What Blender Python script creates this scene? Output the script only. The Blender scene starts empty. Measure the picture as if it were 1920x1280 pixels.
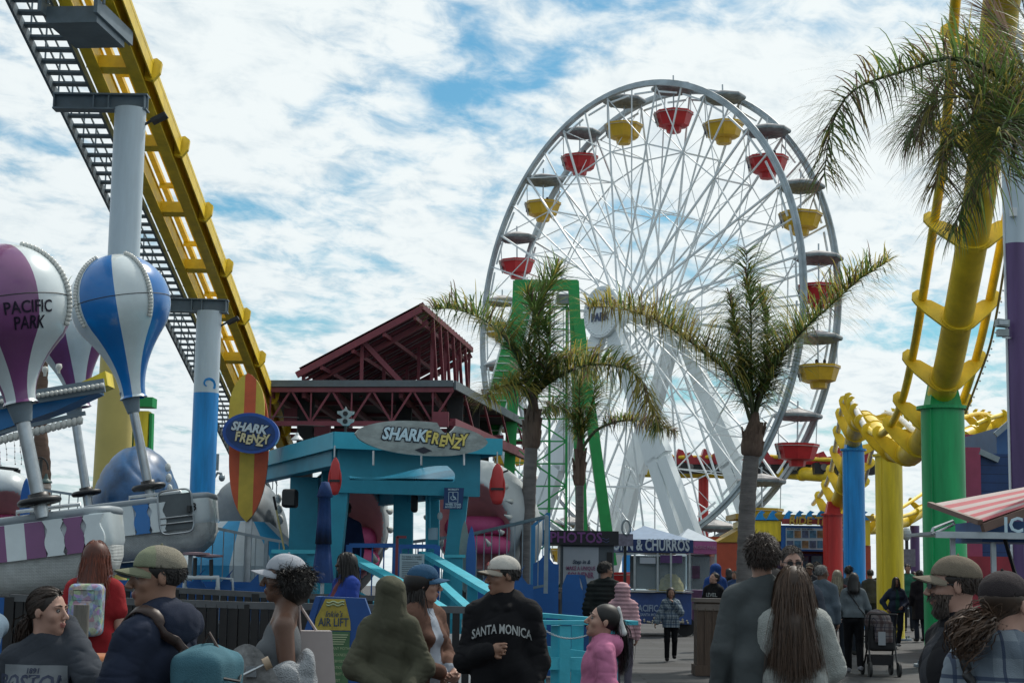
import bpy, bmesh, math, random
import numpy as np
from mathutils import Vector, Matrix, noise as mnoise
from mathutils.bvhtree import BVHTree
R = math.radians
PI = math.pi
random.seed(7)
scene = bpy.context.scene
COL = scene.collection

# ---------------------------------------------------------------- camera
FPX = 3200.0                      # focal length in photograph pixels (1920 wide)
cam_data = bpy.data.cameras.new('camera')
cam_data.sensor_width = 36.0
cam_data.lens = FPX / 1920 * 36
cam_data.clip_end = 5000
cam_data.clip_start = 0.3
cam = bpy.data.objects.new('camera', cam_data)
COL.objects.link(cam)
PITCH = math.atan(428 / FPX)
ROLL = R(0.9)
CM = Matrix.Translation((0, 0, 1.65)) @ (Matrix.Rotation(R(90) + PITCH, 4, 'X') @ Matrix.Rotation(ROLL, 4, 'Z'))
cam.matrix_world = CM
scene.camera = cam

def at(px, py, Y):
    """world point at depth Y (metres north of the camera) seen at photograph pixel px, py"""
    d = CM.to_3x3() @ Vector(((px - 960) / FPX, -(py - 640) / FPX, -1))
    d = d / d.y
    return Vector((0, 0, 1.65)) + d * Y

# ---------------------------------------------------------------- light and exposure
SUN_EL, SUN_AZ = 52, 35           # azimuth clockwise from +Y
sun = bpy.data.lights.new('sun', 'SUN')
sun.energy = 3.0
sun.angle = R(3)
sun.color = (1.0, 0.95, 0.86)
so = bpy.data.objects.new('sun', sun)
COL.objects.link(so)
sd = Vector((math.sin(R(SUN_AZ)) * math.cos(R(SUN_EL)), math.cos(R(SUN_AZ)) * math.cos(R(SUN_EL)), math.sin(R(SUN_EL))))
so.rotation_euler = sd.to_track_quat('Z', 'Y').to_euler()
scene.view_settings.view_transform = 'Standard'
scene.view_settings.look = 'None'
scene.view_settings.exposure = 0.0
scene.view_settings.gamma = 1.0
scene.view_settings.use_curve_mapping = False

# ---------------------------------------------------------------- sky
world = bpy.data.worlds.new('World')
scene.world = world
world.use_nodes = True
world.cycles.sampling_method = 'NONE'
nt = world.node_tree
N = nt.nodes
L = nt.links
for n in list(N):
    N.remove(n)

def mk(t, **k):
    n = N.new(t)
    for a, b in k.items():
        setattr(n, a, b)
    return n

def mth(op, a, b=None, c=None, clamp=False):
    n = N.new('ShaderNodeMath')
    n.operation = op
    n.use_clamp = clamp
    for i, v in enumerate((a, b, c)):
        if v is None:
            continue
        if isinstance(v, (int, float)):
            n.inputs[i].default_value = v
        else:
            L.new(v, n.inputs[i])
    return n.outputs[0]

tc = mk('ShaderNodeTexCoord')
sep = mk('ShaderNodeSeparateXYZ')
L.new(tc.outputs['Generated'], sep.inputs[0])
dx, dy, dz = sep.outputs
sky = mk('ShaderNodeTexSky', sky_type='NISHITA', sun_disc=False)
sky.sun_elevation = R(SUN_EL)
sky.sun_rotation = R(SUN_AZ)
sky.air_density = 1.2
sky.ozone_density = 2.0
skyc = mk('ShaderNodeMixRGB', blend_type='MULTIPLY')
skyc.inputs[0].default_value = 1
L.new(sky.outputs[0], skyc.inputs[1])
skyc.inputs[2].default_value = (0.42, 0.82, 0.92, 1)
zz = mth('ADD', mth('MAXIMUM', dz, 0.0), 0.16)
cx = mth('DIVIDE', dx, zz)
cy = mth('DIVIDE', dy, zz)
comb = mk('ShaderNodeCombineXYZ')
L.new(mth('ADD', cx, mth('MULTIPLY', cy, 0.12)), comb.inputs[0])
L.new(mth('SUBTRACT', mth('MULTIPLY', cy, 0.8), mth('MULTIPLY', cx, 0.35)), comb.inputs[1])

def noise_n(scale, detail, rough=0.55, dist=0.0, off=(0, 0, 0), lac=2.0):
    m = mk('ShaderNodeMapping')
    m.inputs['Location'].default_value = off
    L.new(comb.outputs[0], m.inputs[0])
    n = mk('ShaderNodeTexNoise')
    n.inputs['Scale'].default_value = scale
    n.inputs['Detail'].default_value = detail
    n.inputs['Roughness'].default_value = rough
    n.inputs['Distortion'].default_value = dist
    n.inputs['Lacunarity'].default_value = lac
    L.new(m.outputs[0], n.inputs['Vector'])
    return n.outputs['Fac']

n1 = noise_n(1.9, 6, 0.6, 0.35, (3.1, 1.7, 0))
n2 = noise_n(13.0, 5, 0.62, 0.35, (9, 4, 2))
n3 = n2
# openings in the cloud deck, by azimuth / elevation (radians)
az = mth('ARCTAN2', dx, dy)
el = mth('ARCSINE', dz)
def spot(px, py, sa, se, rot, w):
    d = (at(px, py, 1) - Vector((0, 0, 1.65))).normalized()
    a0, e0 = math.atan2(d.x, d.y), math.asin(d.z)
    u = mth('SUBTRACT', az, a0)
    v = mth('SUBTRACT', el, e0)
    c, s = math.cos(R(rot)), math.sin(R(rot))
    up = mth('DIVIDE', mth('ADD', mth('MULTIPLY', u, c), mth('MULTIPLY', v, s)), sa / FPX)
    vp = mth('DIVIDE', mth('SUBTRACT', mth('MULTIPLY', v, c), mth('MULTIPLY', u, s)), se / FPX)
    r2 = mth('ADD', mth('MULTIPLY', up, up), mth('MULTIPLY', vp, vp))
    return mth('MULTIPLY', mth('EXPONENT', mth('MULTIPLY', r2, -1.0)), w)
sp = None
for s_ in ((930, 155, 170, 42, 12, .22), (575, 205, 110, 26, 15, .13), (430, 385, 120, 30, -8, .17), (60, 262, 140, 22, -10, .15),
           (600, 590, 160, 34, 8, .17), (770, 300, 120, 30, 20, .06), (1640, 640, 150, 34, 3, .15), (1850, 700, 90, 80, 0, .15),
           (1300, 400, 160, 60, 10, .06), (1640, 815, 80, 25, 0, .1), (620, 480, 100, 30, 0, .05), (520, 300, 120, 26, 20, .07),
           (1500, 500, 110, 30, 0, .05), (880, 80, 60, 20, 40, .1)):
    v = spot(*s_)
    sp = v if sp is None else mth('ADD', sp, v)
cov = mth('SUBTRACT', mth('ADD', n1, mth('MULTIPLY', n2, 0.46)), sp)
ramp = mk('ShaderNodeMapRange', interpolation_type='SMOOTHSTEP')
ramp.inputs['From Min'].default_value = 0.47
ramp.inputs['From Max'].default_value = 0.74
L.new(cov, ramp.inputs['Value'])
hz = mk('ShaderNodeMapRange', interpolation_type='SMOOTHSTEP')
hz.inputs['From Min'].default_value = 0.02
hz.inputs['From Max'].default_value = 0.10
hz.inputs['To Min'].default_value = 0.88
hz.inputs['To Max'].default_value = 0.0
L.new(dz, hz.inputs['Value'])
mask = mth('MAXIMUM', ramp.outputs[0], hz.outputs[0])
# cloud colour: bright veil with faint blue-grey undersides
ct = mk('ShaderNodeMapRange', interpolation_type='SMOOTHSTEP')
ct.inputs['From Min'].default_value = 0.42
ct.inputs['From Max'].default_value = 0.80
L.new(mth('ADD', mth('MULTIPLY', n2, 1.1), mth('MULTIPLY', n1, 0.30)), ct.inputs['Value'])
cc = mk('ShaderNodeMixRGB')
L.new(ct.outputs[0], cc.inputs[0])
cc.inputs[1].default_value = (0.76, 0.87, 0.93, 1)
cc.inputs[2].default_value = (1.0, 1.07, 1.08, 1)
# the veil is brightest around the sun, dimmer behind the photographer
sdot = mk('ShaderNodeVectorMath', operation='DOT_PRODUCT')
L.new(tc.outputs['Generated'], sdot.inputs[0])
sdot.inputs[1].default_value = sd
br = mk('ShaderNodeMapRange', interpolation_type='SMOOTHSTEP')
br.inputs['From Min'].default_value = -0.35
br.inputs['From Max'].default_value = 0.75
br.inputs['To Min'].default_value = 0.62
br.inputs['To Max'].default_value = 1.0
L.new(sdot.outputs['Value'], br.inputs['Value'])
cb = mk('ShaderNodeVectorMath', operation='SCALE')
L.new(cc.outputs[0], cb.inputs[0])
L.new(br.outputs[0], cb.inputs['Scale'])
bg1 = mk('ShaderNodeBackground')
bg1.inputs[1].default_value = 0.105
L.new(skyc.outputs[0], bg1.inputs[0])
bg2 = mk('ShaderNodeBackground')
bg2.inputs[1].default_value = 0.90
rt = mk('ShaderNodeMixRGB', blend_type='MULTIPLY')
rt.inputs[0].default_value = 1
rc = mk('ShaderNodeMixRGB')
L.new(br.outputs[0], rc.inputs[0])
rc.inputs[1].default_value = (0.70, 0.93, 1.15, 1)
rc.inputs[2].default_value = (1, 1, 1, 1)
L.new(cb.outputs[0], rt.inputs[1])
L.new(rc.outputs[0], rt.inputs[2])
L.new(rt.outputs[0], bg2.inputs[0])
mx = mk('ShaderNodeMixShader')
L.new(mask, mx.inputs[0])
L.new(bg1.outputs[0], mx.inputs[1])
L.new(bg2.outputs[0], mx.inputs[2])
wo = mk('ShaderNodeOutputWorld')
L.new(mx.outputs[0], wo.inputs[0])

# ---------------------------------------------------------------- materials
MATS = {}
def mat(name, col, rough=0.6, var=0.25, scale=3.0, metal=0.0, bump=0.0, bscale=40.0, spec=0.5, emit=0.0, stretch=(1, 1, 1), trans=0.0, coat=0.0):
    if name in MATS:
        return MATS[name]
    m = bpy.data.materials.new(name)
    m.use_nodes = True
    t = m.node_tree
    b = t.nodes['Principled BSDF']
    b.inputs['Roughness'].default_value = rough
    b.inputs['Metallic'].default_value = metal
    b.inputs['Specular IOR Level'].default_value = spec
    b.inputs['Coat Weight'].default_value = coat
    tcn = t.nodes.new('ShaderNodeTexCoord')
    mp = t.nodes.new('ShaderNodeMapping')
    mp.inputs['Scale'].default_value = stretch
    t.links.new(tcn.outputs['Object'], mp.inputs[0])
    nz = t.nodes.new('ShaderNodeTexNoise')
    nz.inputs['Scale'].default_value = scale
    nz.inputs['Detail'].default_value = 6
    nz.inputs['Roughness'].default_value = 0.65
    t.links.new(mp.outputs[0], nz.inputs['Vector'])
    rp = t.nodes.new('ShaderNodeMapRange')
    rp.inputs['From Min'].default_value = 0.3
    rp.inputs['From Max'].default_value = 0.7
    t.links.new(nz.outputs['Fac'], rp.inputs['Value'])
    mi = t.nodes.new('ShaderNodeMixRGB')
    t.links.new(rp.outputs[0], mi.inputs[0])
    c = list(col)
    mi.inputs[1].default_value = [max(0, x * (1 - var)) for x in c] + [1]
    mi.inputs[2].default_value = [min(1, x * (1 + var * 0.45)) for x in c] + [1]
    t.links.new(mi.outputs[0], b.inputs['Base Color'])
    if trans:
        b.inputs['Transmission Weight'].default_value = trans
        b.inputs['IOR'].default_value = 1.05
    if emit:
        t.links.new(mi.outputs[0], b.inputs['Emission Color'])
        b.inputs['Emission Strength'].default_value = emit
    if bump:
        n2_ = t.nodes.new('ShaderNodeTexNoise')
        n2_.inputs['Scale'].default_value = bscale
        n2_.inputs['Detail'].default_value = 4
        t.links.new(mp.outputs[0], n2_.inputs['Vector'])
        bp = t.nodes.new('ShaderNodeBump')
        bp.inputs['Strength'].default_value = bump
        bp.inputs['Distance'].default_value = 0.02
        t.links.new(n2_.outputs['Fac'], bp.inputs['Height'])
        t.links.new(bp.outputs[0], b.inputs['Normal'])
    MATS[name] = m
    return m

def wave_mat(name, c1, c2, scale, axis='X', rough=0.7, duty=0.5, distort=0.0, bump=0.0, soft=0.02, base=None):
    """two-colour stripes / planks along an axis"""
    m = mat(name, c1, rough, 0.2)
    t = m.node_tree
    b = t.nodes['Principled BSDF']
    mi0 = b.inputs['Base Color'].links[0].from_node
    sp_ = t.nodes.new('ShaderNodeSeparateXYZ')
    tcn = [n for n in t.nodes if n.type == 'TEX_COORD'][0]
    t.links.new(tcn.outputs['Object'], sp_.inputs[0])
    ax = {'X': 0, 'Y': 1, 'Z': 2}[axis]
    a = t.nodes.new('ShaderNodeMath'); a.operation = 'MULTIPLY'; a.inputs[1].default_value = scale
    t.links.new(sp_.outputs[ax], a.inputs[0])
    f = t.nodes.new('ShaderNodeMath'); f.operation = 'FRACT'
    t.links.new(a.outputs[0], f.inputs[0])
    g = t.nodes.new('ShaderNodeMapRange')
    g.inputs['From Min'].default_value = duty - soft
    g.inputs['From Max'].default_value = duty + soft
    t.links.new(f.outputs[0], g.inputs['Value'])
    mi = t.nodes.new('ShaderNodeMixRGB')
    t.links.new(g.outputs[0], mi.inputs[0])
    t.links.new(mi0.outputs[0], mi.inputs[1])
    mi.inputs[2].default_value = list(c2) + [1]
    t.links.new(mi.outputs[0], b.inputs['Base Color'])
    return m

# ---------------------------------------------------------------- mesh helpers
class MB:
    def __init__(self):
        self.v, self.f, self.m = [], [], []
        self.mi = 0
        self.T = None
    def add(self, vs, fs):
        o = len(self.v)
        if self.T is not None:
            vs = [self.T @ Vector(p) for p in vs]
        self.v += [tuple(p) for p in vs]
        for f in fs:
            self.f.append(tuple(i + o for i in f))
            self.m.append(self.mi)
        return self
    def box(self, c, s, M=None):
        c = Vector(c)
        h = Vector(s) / 2
        vs = [Vector((x * h.x, y * h.y, z * h.z)) for x in (-1, 1) for y in (-1, 1) for z in (-1, 1)]
        if M is not None:
            vs = [M @ p for p in vs]
        vs = [p + c for p in vs]
        return self.add(vs, [(0, 1, 3, 2), (4, 6, 7, 5), (0, 4, 5, 1), (2, 3, 7, 6), (0, 2, 6, 4), (1, 5, 7, 3)])
    def beam(self, p, q, w, h=None, up=(0, 0, 1), w2=None, h2=None):
        h = h or w
        p, q = Vector(p), Vector(q)
        d = (q - p)
        if d.length < 1e-6:
            return self
        d.normalize()
        up = Vector(up)
        if abs(d.dot(up)) > 0.98:
            up = Vector((1, 0, 0)) if abs(d.x) < 0.9 else Vector((0, 1, 0))
        s = d.cross(up).normalized()
        u = s.cross(d).normalized()
        vs = []
        for c, ww, hh in ((p, w, h), (q, w2 or w, h2 or (h if w2 is None else w2 * h / w))):
            for a, b in ((-1, -1), (1, -1), (1, 1), (-1, 1)):
                vs.append(c + s * a * ww / 2 + u * b * hh / 2)
        return self.add(vs, [(0, 1, 2, 3), (7, 6, 5, 4), (0, 4, 5, 1), (1, 5, 6, 2), (2, 6, 7, 3), (3, 7, 4, 0)])
    def tube(self, pts, r, n=8, caps=True, close=False):
        pts = [Vector(p) for p in pts]
        rs = r if isinstance(r, (list, tuple)) else [r] * len(pts)
        k = len(pts)
        vs, fs = [], []
        prev = None
        for i, p in enumerate(pts):
            if close:
                d = pts[(i + 1) % k] - pts[i - 1]
            else:
                d = pts[min(i + 1, k - 1)] - pts[max(i - 1, 0)]
            if d.length < 1e-9:
                d = Vector((0, 0, 1))
            d.normalize()
            if prev is None:
                a = Vector((0, 0, 1)) if abs(d.z) < 0.9 else Vector((1, 0, 0))
                s = d.cross(a).normalized()
            else:
                s = (prev - d * prev.dot(d))
                s = s.normalized() if s.length > 1e-6 else d.orthogonal().normalized()
            prev = s
            u = d.cross(s)
            for j in range(n):
                t = 2 * PI * j / n
                vs.append(p + (s * math.cos(t) + u * math.sin(t)) * rs[i])
        for i in range(k if close else k - 1):
            for j in range(n):
                a = i * n + j
                b = i * n + (j + 1) % n
                c = ((i + 1) % k) * n + (j + 1) % n
                d_ = ((i + 1) % k) * n + j
                fs.append((a, b, c, d_))
        if caps and not close:
            fs.append(tuple(range(n - 1, -1, -1)))
            fs.append(tuple(range((k - 1) * n, k * n)))
        return self.add(vs, fs)
    def lathe(self, prof, c=(0, 0, 0), n=24, M=None, a0=0, a1=2 * PI, matfn=None):
        full = abs(a1 - a0 - 2 * PI) < 1e-6
        nn = n if full else n + 1
        c = Vector(c)
        vs, fs = [], []
        for (r, z) in prof:
            for j in range(nn):
                t = a0 + (a1 - a0) * j / n
                p = Vector((r * math.cos(t), r * math.sin(t), z))
                if M is not None:
                    p = M @ p
                vs.append(p + c)
        o = len(self.v)
        if self.T is not None:
            vs = [self.T @ Vector(p) for p in vs]
        self.v += [tuple(p) for p in vs]
        for i in range(len(prof) - 1):
            for j in range(n):
                a, b = i * nn + j, i * nn + (j + 1) % nn
                self.f.append((o + a, o + b, o + b + nn, o + a + nn))
                self.m.append(matfn(i, j) if matfn else self.mi)
        return self
    def ball(self, c, r, n=12, M=None):
        r = (r, r, r) if isinstance(r, (int, float)) else r
        h = n // 2
        c = Vector(c)
        vs, fs = [], []
        vs.append(Vector((0, 0, -r[2])))
        for i in range(1, h):
            ph = -PI / 2 + PI * i / h
            for j in range(n):
                t = 2 * PI * j / n
                vs.append(Vector((r[0] * math.cos(ph) * math.cos(t), r[1] * math.cos(ph) * math.sin(t), r[2] * math.sin(ph))))
        vs.append(Vector((0, 0, r[2])))
        for j in range(n):
            fs.append((0, 1 + (j + 1) % n, 1 + j))
            e = len(vs) - 1
            fs.append((e, e - n + j, e - n + (j + 1) % n))
        for i in range(h - 2):
            for j in range(n):
                a, b = 1 + i * n + j, 1 + i * n + (j + 1) % n
                fs.append((a, b, b + n, a + n))
        if M is not None:
            vs = [M @ p for p in vs]
        return self.add([p + c for p in vs], fs)
    def prism(self, poly, M, t):
        """poly in local xy, thickness t along local z (centred)"""
        n = len(poly)
        vs = [M @ Vector((x, y, -t / 2)) for x, y in poly] + [M @ Vector((x, y, t / 2)) for x, y in poly]
        fs = [tuple(range(n - 1, -1, -1)), tuple(range(n, 2 * n))]
        for i in range(n):
            j = (i + 1) % n
            fs.append((i, j, n + j, n + i))
        return self.add(vs, fs)
    def quad(self, a, b, c, d):
        return self.add([a, b, c, d], [(0, 1, 2, 3)])
    def text(self, s, M, size, bold=0.0, xs=1.0, shear=0.0, t=0.01, align='CENTER', font=None, res=2):
        vs, fs = text_geo(s, size, bold, xs, shear, t, align, res)
        return self.add([M @ p for p in vs], fs)
    def split(self):
        n = len(self.v); par = list(range(n))
        def fd(x):
            while par[x] != x:
                par[x] = par[par[x]]; x = par[x]
            return x
        for f in self.f:
            a = fd(f[0])
            for q in f[1:]:
                b = fd(q)
                if a != b: par[b] = a
        out = {}
        for f, mi in zip(self.f, self.m):
            r_ = fd(f[0])
            if r_ not in out: out[r_] = (MB(), {})
            m_, mp = out[r_]
            g_ = []
            for q in f:
                if q not in mp:
                    mp[q] = len(m_.v); m_.v.append(self.v[q])
                g_.append(mp[q])
            m_.f.append(tuple(g_)); m_.m.append(mi)
        return [m_ for m_, _ in out.values()]
    def each(self, name, ms, parent=None, smooth=False):
        for m_ in self.split():
            m_.build(name, ms, parent, smooth)
    def build(self, name, ms, parent=None, smooth=False, origin=None, label=None):
        me = bpy.data.meshes.new(name)
        if parent is not None:
            o0 = wloc(parent)
        elif origin is not None:
            o0 = Vector(origin)
        elif self.v:
            a = np.array(self.v)
            o0 = Vector(((a[:, 0].min() + a[:, 0].max()) / 2, (a[:, 1].min() + a[:, 1].max()) / 2, a[:, 2].min()))
        else:
            o0 = Vector((0, 0, 0))
        me.from_pydata([(p[0] - o0.x, p[1] - o0.y, p[2] - o0.z) for p in self.v], [], self.f)
        ms = ms if isinstance(ms, (list, tuple)) else [ms]
        for m in ms:
            me.materials.append(m)
        if len(ms) > 1:
            me.polygons.foreach_set('material_index', self.m)
        if smooth:
            me.shade_smooth() if smooth is True else me.set_sharp_from_angle(angle=R(smooth))
            if smooth is not True:
                me.polygons.foreach_set('use_smooth', [True] * len(me.polygons))
        me.update()
        o = bpy.data.objects.new(name, me)
        COL.objects.link(o)
        if parent is not None:
            o.parent = parent
        else:
            o.location = o0
        if label:
            o['label'] = label
        return o

_tc = {}
def text_geo(s, size, bold, xs, shear, t, align, res=2):
    key = (s, size, bold, xs, shear, t, align)
    if key in _tc:
        return _tc[key]
    cu = bpy.data.curves.new('t', 'FONT')
    cu.body = s
    cu.size = size
    cu.offset = bold
    cu.shear = shear
    cu.extrude = t / 2
    cu.align_x = align
    cu.align_y = 'CENTER'
    cu.resolution_u = res
    ob = bpy.data.objects.new('t', cu)
    me = ob.to_mesh()
    vs = [Vector((p.co.x * xs, p.co.y, p.co.z)) for p in me.vertices]
    fs = [tuple(p.vertices) for p in me.polygons]
    ob.to_mesh_clear()
    bpy.data.objects.remove(ob)
    bpy.data.curves.remove(cu)
    _tc[key] = (vs, fs)
    return vs, fs

def wloc(o):
    l = Vector((0, 0, 0))
    while o is not None:
        l += o.location
        o = o.parent
    return l

def frame(o, x, y):
    x, y = Vector(x).normalized(), Vector(y)
    z = x.cross(y).normalized()
    y = z.cross(x)
    M = Matrix((x, y, z)).transposed().to_4x4()
    M.translation = Vector(o)
    return M

def FR(px, py, Y, yaw=0, tilt=0):
    """upright frame at a point: local x = right, y = up, z = towards the camera side; yaw turns it about the vertical"""
    c, s = math.cos(R(yaw)), math.sin(R(yaw))
    x = Vector((c, s, 0))
    up = Vector((0, 0, 1))
    M = frame(at(px, py, Y) if not isinstance(px, Vector) else px, x, up)
    if tilt:
        M = M @ Matrix.Rotation(R(tilt), 4, 'Z')
    return M

def tag(o, label=None, cat=None, group=None, kind=None):
    if label: o['label'] = label
    if cat: o['category'] = cat
    if group: o['group'] = group
    if kind: o['kind'] = kind
    return o
def thing(name, label, cat, loc=(0, 0, 0), group=None):
    o = bpy.data.objects.new(name, None)
    o.empty_display_size = 0.2
    COL.objects.link(o)
    o.location = loc
    return tag(o, label, cat, group)
def dup(root, loc=None, rot=None, label=None, group=None, swap=None, scale=None):
    r = root.copy()
    COL.objects.link(r)
    if loc is not None: r.location = loc
    if rot is not None: r.rotation_euler = rot
    if scale is not None: r.scale = (scale,) * 3
    if label: r['label'] = label
    if group: r['group'] = group
    def rec(src, dst):
        for ch in src.children:
            c = ch.copy()
            COL.objects.link(c)
            c.parent = dst
            if swap:
                for i, s in enumerate(c.material_slots):
                    if s.material and s.material.name in swap:
                        new = swap[s.material.name]
                        s.link = 'OBJECT'
                        s.material = new
            rec(ch, c)
    rec(root, r)
    return r

# common colours
WHITE = mat('white_paint', (0.72, 0.76, 0.78), 0.45, 0.12, 1.5)
WHITE_C = mat('white_column_paint', (0.56, 0.66, 0.73), 0.4, 0.16, 2.2, stretch=(1.5, 1.5, 0.18))
YELLOW = mat('yellow_track_paint', (0.90, 0.62, 0.03), 0.42, 0.3, 2.0, bump=0.1, bscale=30)
YELLOW_C = mat('yellow_column_paint', (0.88, 0.66, 0.03), 0.4, 0.38, 2.2, stretch=(1.5, 1.5, 0.18), bump=0.06, bscale=14)
GREEN_C = mat('green_column_paint', (0.012, 0.42, 0.13), 0.42, 0.38, 2.2, stretch=(1.5, 1.5, 0.18), bump=0.06, bscale=14)
GREEN_T = mat('green_tower_paint', (0.015, 0.34, 0.08), 0.45, 0.2, 1.2)
BLUE_C = mat('blue_column_paint', (0.005, 0.28, 0.72), 0.4, 0.38, 2.2, stretch=(1.5, 1.5, 0.18), bump=0.06, bscale=14)
RED_C = mat('red_column_paint', (0.58, 0.03, 0.025), 0.45, 0.38, 2.2, stretch=(1.5, 1.5, 0.18), bump=0.06, bscale=14)
PURPLE_C = mat('purple_column_paint', (0.13, 0.07, 0.20), 0.4, 0.38, 2.2, stretch=(1.5, 1.5, 0.18), bump=0.06, bscale=14)
GREYM = mat('galvanised_grey_steel', (0.16, 0.21, 0.25), 0.5, 0.25, 2.0)
DARK = mat('dark_steel', (0.025, 0.028, 0.03), 0.5, 0.3, 4)
BLACK = mat('black_plastic', (0.012, 0.012, 0.014), 0.45, 0.3, 4)
STEEL = mat('brushed_steel', (0.45, 0.48, 0.50), 0.32, 0.2, 6, metal=0.9)
TEAL = mat('turquoise_hut_paint', (0.02, 0.28, 0.40), 0.5, 0.18, 2.5, bump=0.08, bscale=20)
BLUE_F = mat('blue_fence_paint', (0.008, 0.10, 0.34), 0.5, 0.2, 2.5)
MAROON = mat('maroon_steel_paint', (0.20, 0.04, 0.06), 0.55, 0.25, 1.5)
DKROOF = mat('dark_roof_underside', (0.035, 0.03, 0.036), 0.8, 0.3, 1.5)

# ---------------------------------------------------------------- organic surfaces: smooth union of fields, meshed by surface nets
def sdf_geo(prims, h, noise=None):
    """prims: ('c',a,b,ra,rb[,k]) tapered capsule, ('e',c,r[,k[,rot]]) ellipsoid, ('b',c,half,round[,k[,rot]]) box; prefix '-' subtracts"""
    lo = np.array([1e9] * 3); hi = -lo
    def bb(p):
        t = p[0].strip('-')
        if t == 'c':
            a, b = np.array(p[1], float), np.array(p[2], float)
            return np.minimum(a - p[3], b - p[4]), np.maximum(a + p[3], b + p[4])
        r = np.array(p[2], float)
        if len(p) > (4 if t == 'e' else 5) and p[-1] is not None:
            r = np.array([np.linalg.norm(r)] * 3)
        if t == 'b':
            r = r + p[3]
        return np.array(p[1], float) - r, np.array(p[1], float) + r
    for p in prims:
        if p[0][0] != '-':
            a, b = bb(p)
            lo = np.minimum(lo, a); hi = np.maximum(hi, b)
    lo -= 3 * h; hi += 3 * h
    n = np.ceil((hi - lo) / h).astype(int) + 1
    vol = np.full(n, 1.0, np.float32)
    axs = [lo[i] + h * np.arange(n[i]) for i in range(3)]
    for p in prims:
        t = p[0].strip('-')
        k = {'c': (p[5] if len(p) > 5 else .03), 'e': (p[3] if len(p) > 3 else .03), 'b': (p[4] if len(p) > 4 else .02)}[t]
        a, b = bb(p)
        mgn = k + 3 * h
        i0 = np.maximum(0, np.floor((a - mgn - lo) / h).astype(int)); i1 = np.minimum(n, np.ceil((b + mgn - lo) / h).astype(int) + 1)
        if (i1 <= i0).any():
            continue
        X = axs[0][i0[0]:i1[0], None, None]; Y = axs[1][None, i0[1]:i1[1], None]; Z = axs[2][None, None, i0[2]:i1[2]]
        if t == 'c':
            A, B = np.array(p[1], float), np.array(p[2], float)
            ab = B - A; L2 = max(1e-9, ab @ ab)
            px, py, pz = X - A[0], Y - A[1], Z - A[2]
            tt_ = np.clip((px * ab[0] + py * ab[1] + pz * ab[2]) / L2, 0, 1)
            d = np.sqrt((px - tt_ * ab[0]) ** 2 + (py - tt_ * ab[1]) ** 2 + (pz - tt_ * ab[2]) ** 2) - (p[3] + (p[4] - p[3]) * tt_)
        else:
            c = np.array(p[1], float); r = np.array(p[2], float)
            rot = p[-1] if len(p) > (4 if t == 'e' else 5) else None
            px, py, pz = X - c[0], Y - c[1], Z - c[2]
            if rot is not None:
                Mi = np.array(rot.inverted() if hasattr(rot, 'inverted') else rot)
                px, py, pz = (Mi[0][0] * px + Mi[0][1] * py + Mi[0][2] * pz, Mi[1][0] * px + Mi[1][1] * py + Mi[1][2] * pz, Mi[2][0] * px + Mi[2][1] * py + Mi[2][2] * pz)
            if t == 'e':
                k0 = np.sqrt((px / r[0]) ** 2 + (py / r[1]) ** 2 + (pz / r[2]) ** 2)
                k1 = np.sqrt((px / r[0] ** 2) ** 2 + (py / r[1] ** 2) ** 2 + (pz / r[2] ** 2) ** 2) + 1e-9
                d = k0 * (k0 - 1) / k1
            else:
                qx, qy, qz = np.abs(px) - r[0], np.abs(py) - r[1], np.abs(pz) - r[2]
                d = np.sqrt(np.maximum(qx, 0) ** 2 + np.maximum(qy, 0) ** 2 + np.maximum(qz, 0) ** 2) + np.minimum(np.maximum(qx, np.maximum(qy, qz)), 0) - p[3]
        sl = tuple(slice(i0[i], i1[i]) for i in range(3))
        v = vol[sl]
        if p[0][0] == '-':
            d = -d
            hh = np.clip(0.5 - 0.5 * (v - d) / k, 0, 1)
            vol[sl] = v * (1 - hh) + d * hh + k * hh * (1 - hh)
        else:
            hh = np.clip(0.5 + 0.5 * (v - d) / k, 0, 1)
            vol[sl] = v * (1 - hh) + d * hh - k * hh * (1 - hh)
    # surface nets
    m = n - 1
    tot = int(m[0] * m[1] * m[2])
    acc = [np.zeros(tot) for _ in range(3)]; cnt = np.zeros(tot)
    quads = []
    inside = vol < 0
    for ax in range(3):
        s0 = [slice(None)] * 3; s1 = [slice(None)] * 3
        s0[ax] = slice(0, -1); s1[ax] = slice(1, None)
        cr = inside[tuple(s0)] != inside[tuple(s1)]
        idx = np.argwhere(cr)
        o1, o2 = (ax + 1) % 3, (ax + 2) % 3
        ok = (idx[:, o1] > 0) & (idx[:, o2] > 0) & (idx[:, o1] < m[o1]) & (idx[:, o2] < m[o2])
        idx = idx[ok]
        a = vol[idx[:, 0], idx[:, 1], idx[:, 2]]
        j = idx.copy(); j[:, ax] += 1
        b = vol[j[:, 0], j[:, 1], j[:, 2]]
        pts = idx.astype(float); pts[:, ax] += a / (a - b)
        cs = []
        for d1, d2 in ((0, 0), (-1, 0), (-1, -1), (0, -1)):
            c = idx.copy(); c[:, o1] += d1; c[:, o2] += d2
            fl_ = (c[:, 0] * m[1] + c[:, 1]) * m[2] + c[:, 2]
            cs.append(fl_)
            for q in range(3):
                acc[q] += np.bincount(fl_, weights=pts[:, q], minlength=tot)
            cnt += np.bincount(fl_, minlength=tot)
        Q = np.stack(cs, 1)
        Q[a > 0] = Q[a > 0][:, ::-1]
        quads.append(Q)
    Q = np.concatenate(quads)
    used = np.nonzero(cnt)[0]
    remap = np.zeros(tot, int); remap[used] = np.arange(len(used))
    V = np.stack([acc[q][used] / cnt[used] for q in range(3)], 1) * h + lo
    return V, remap[Q]

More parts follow.
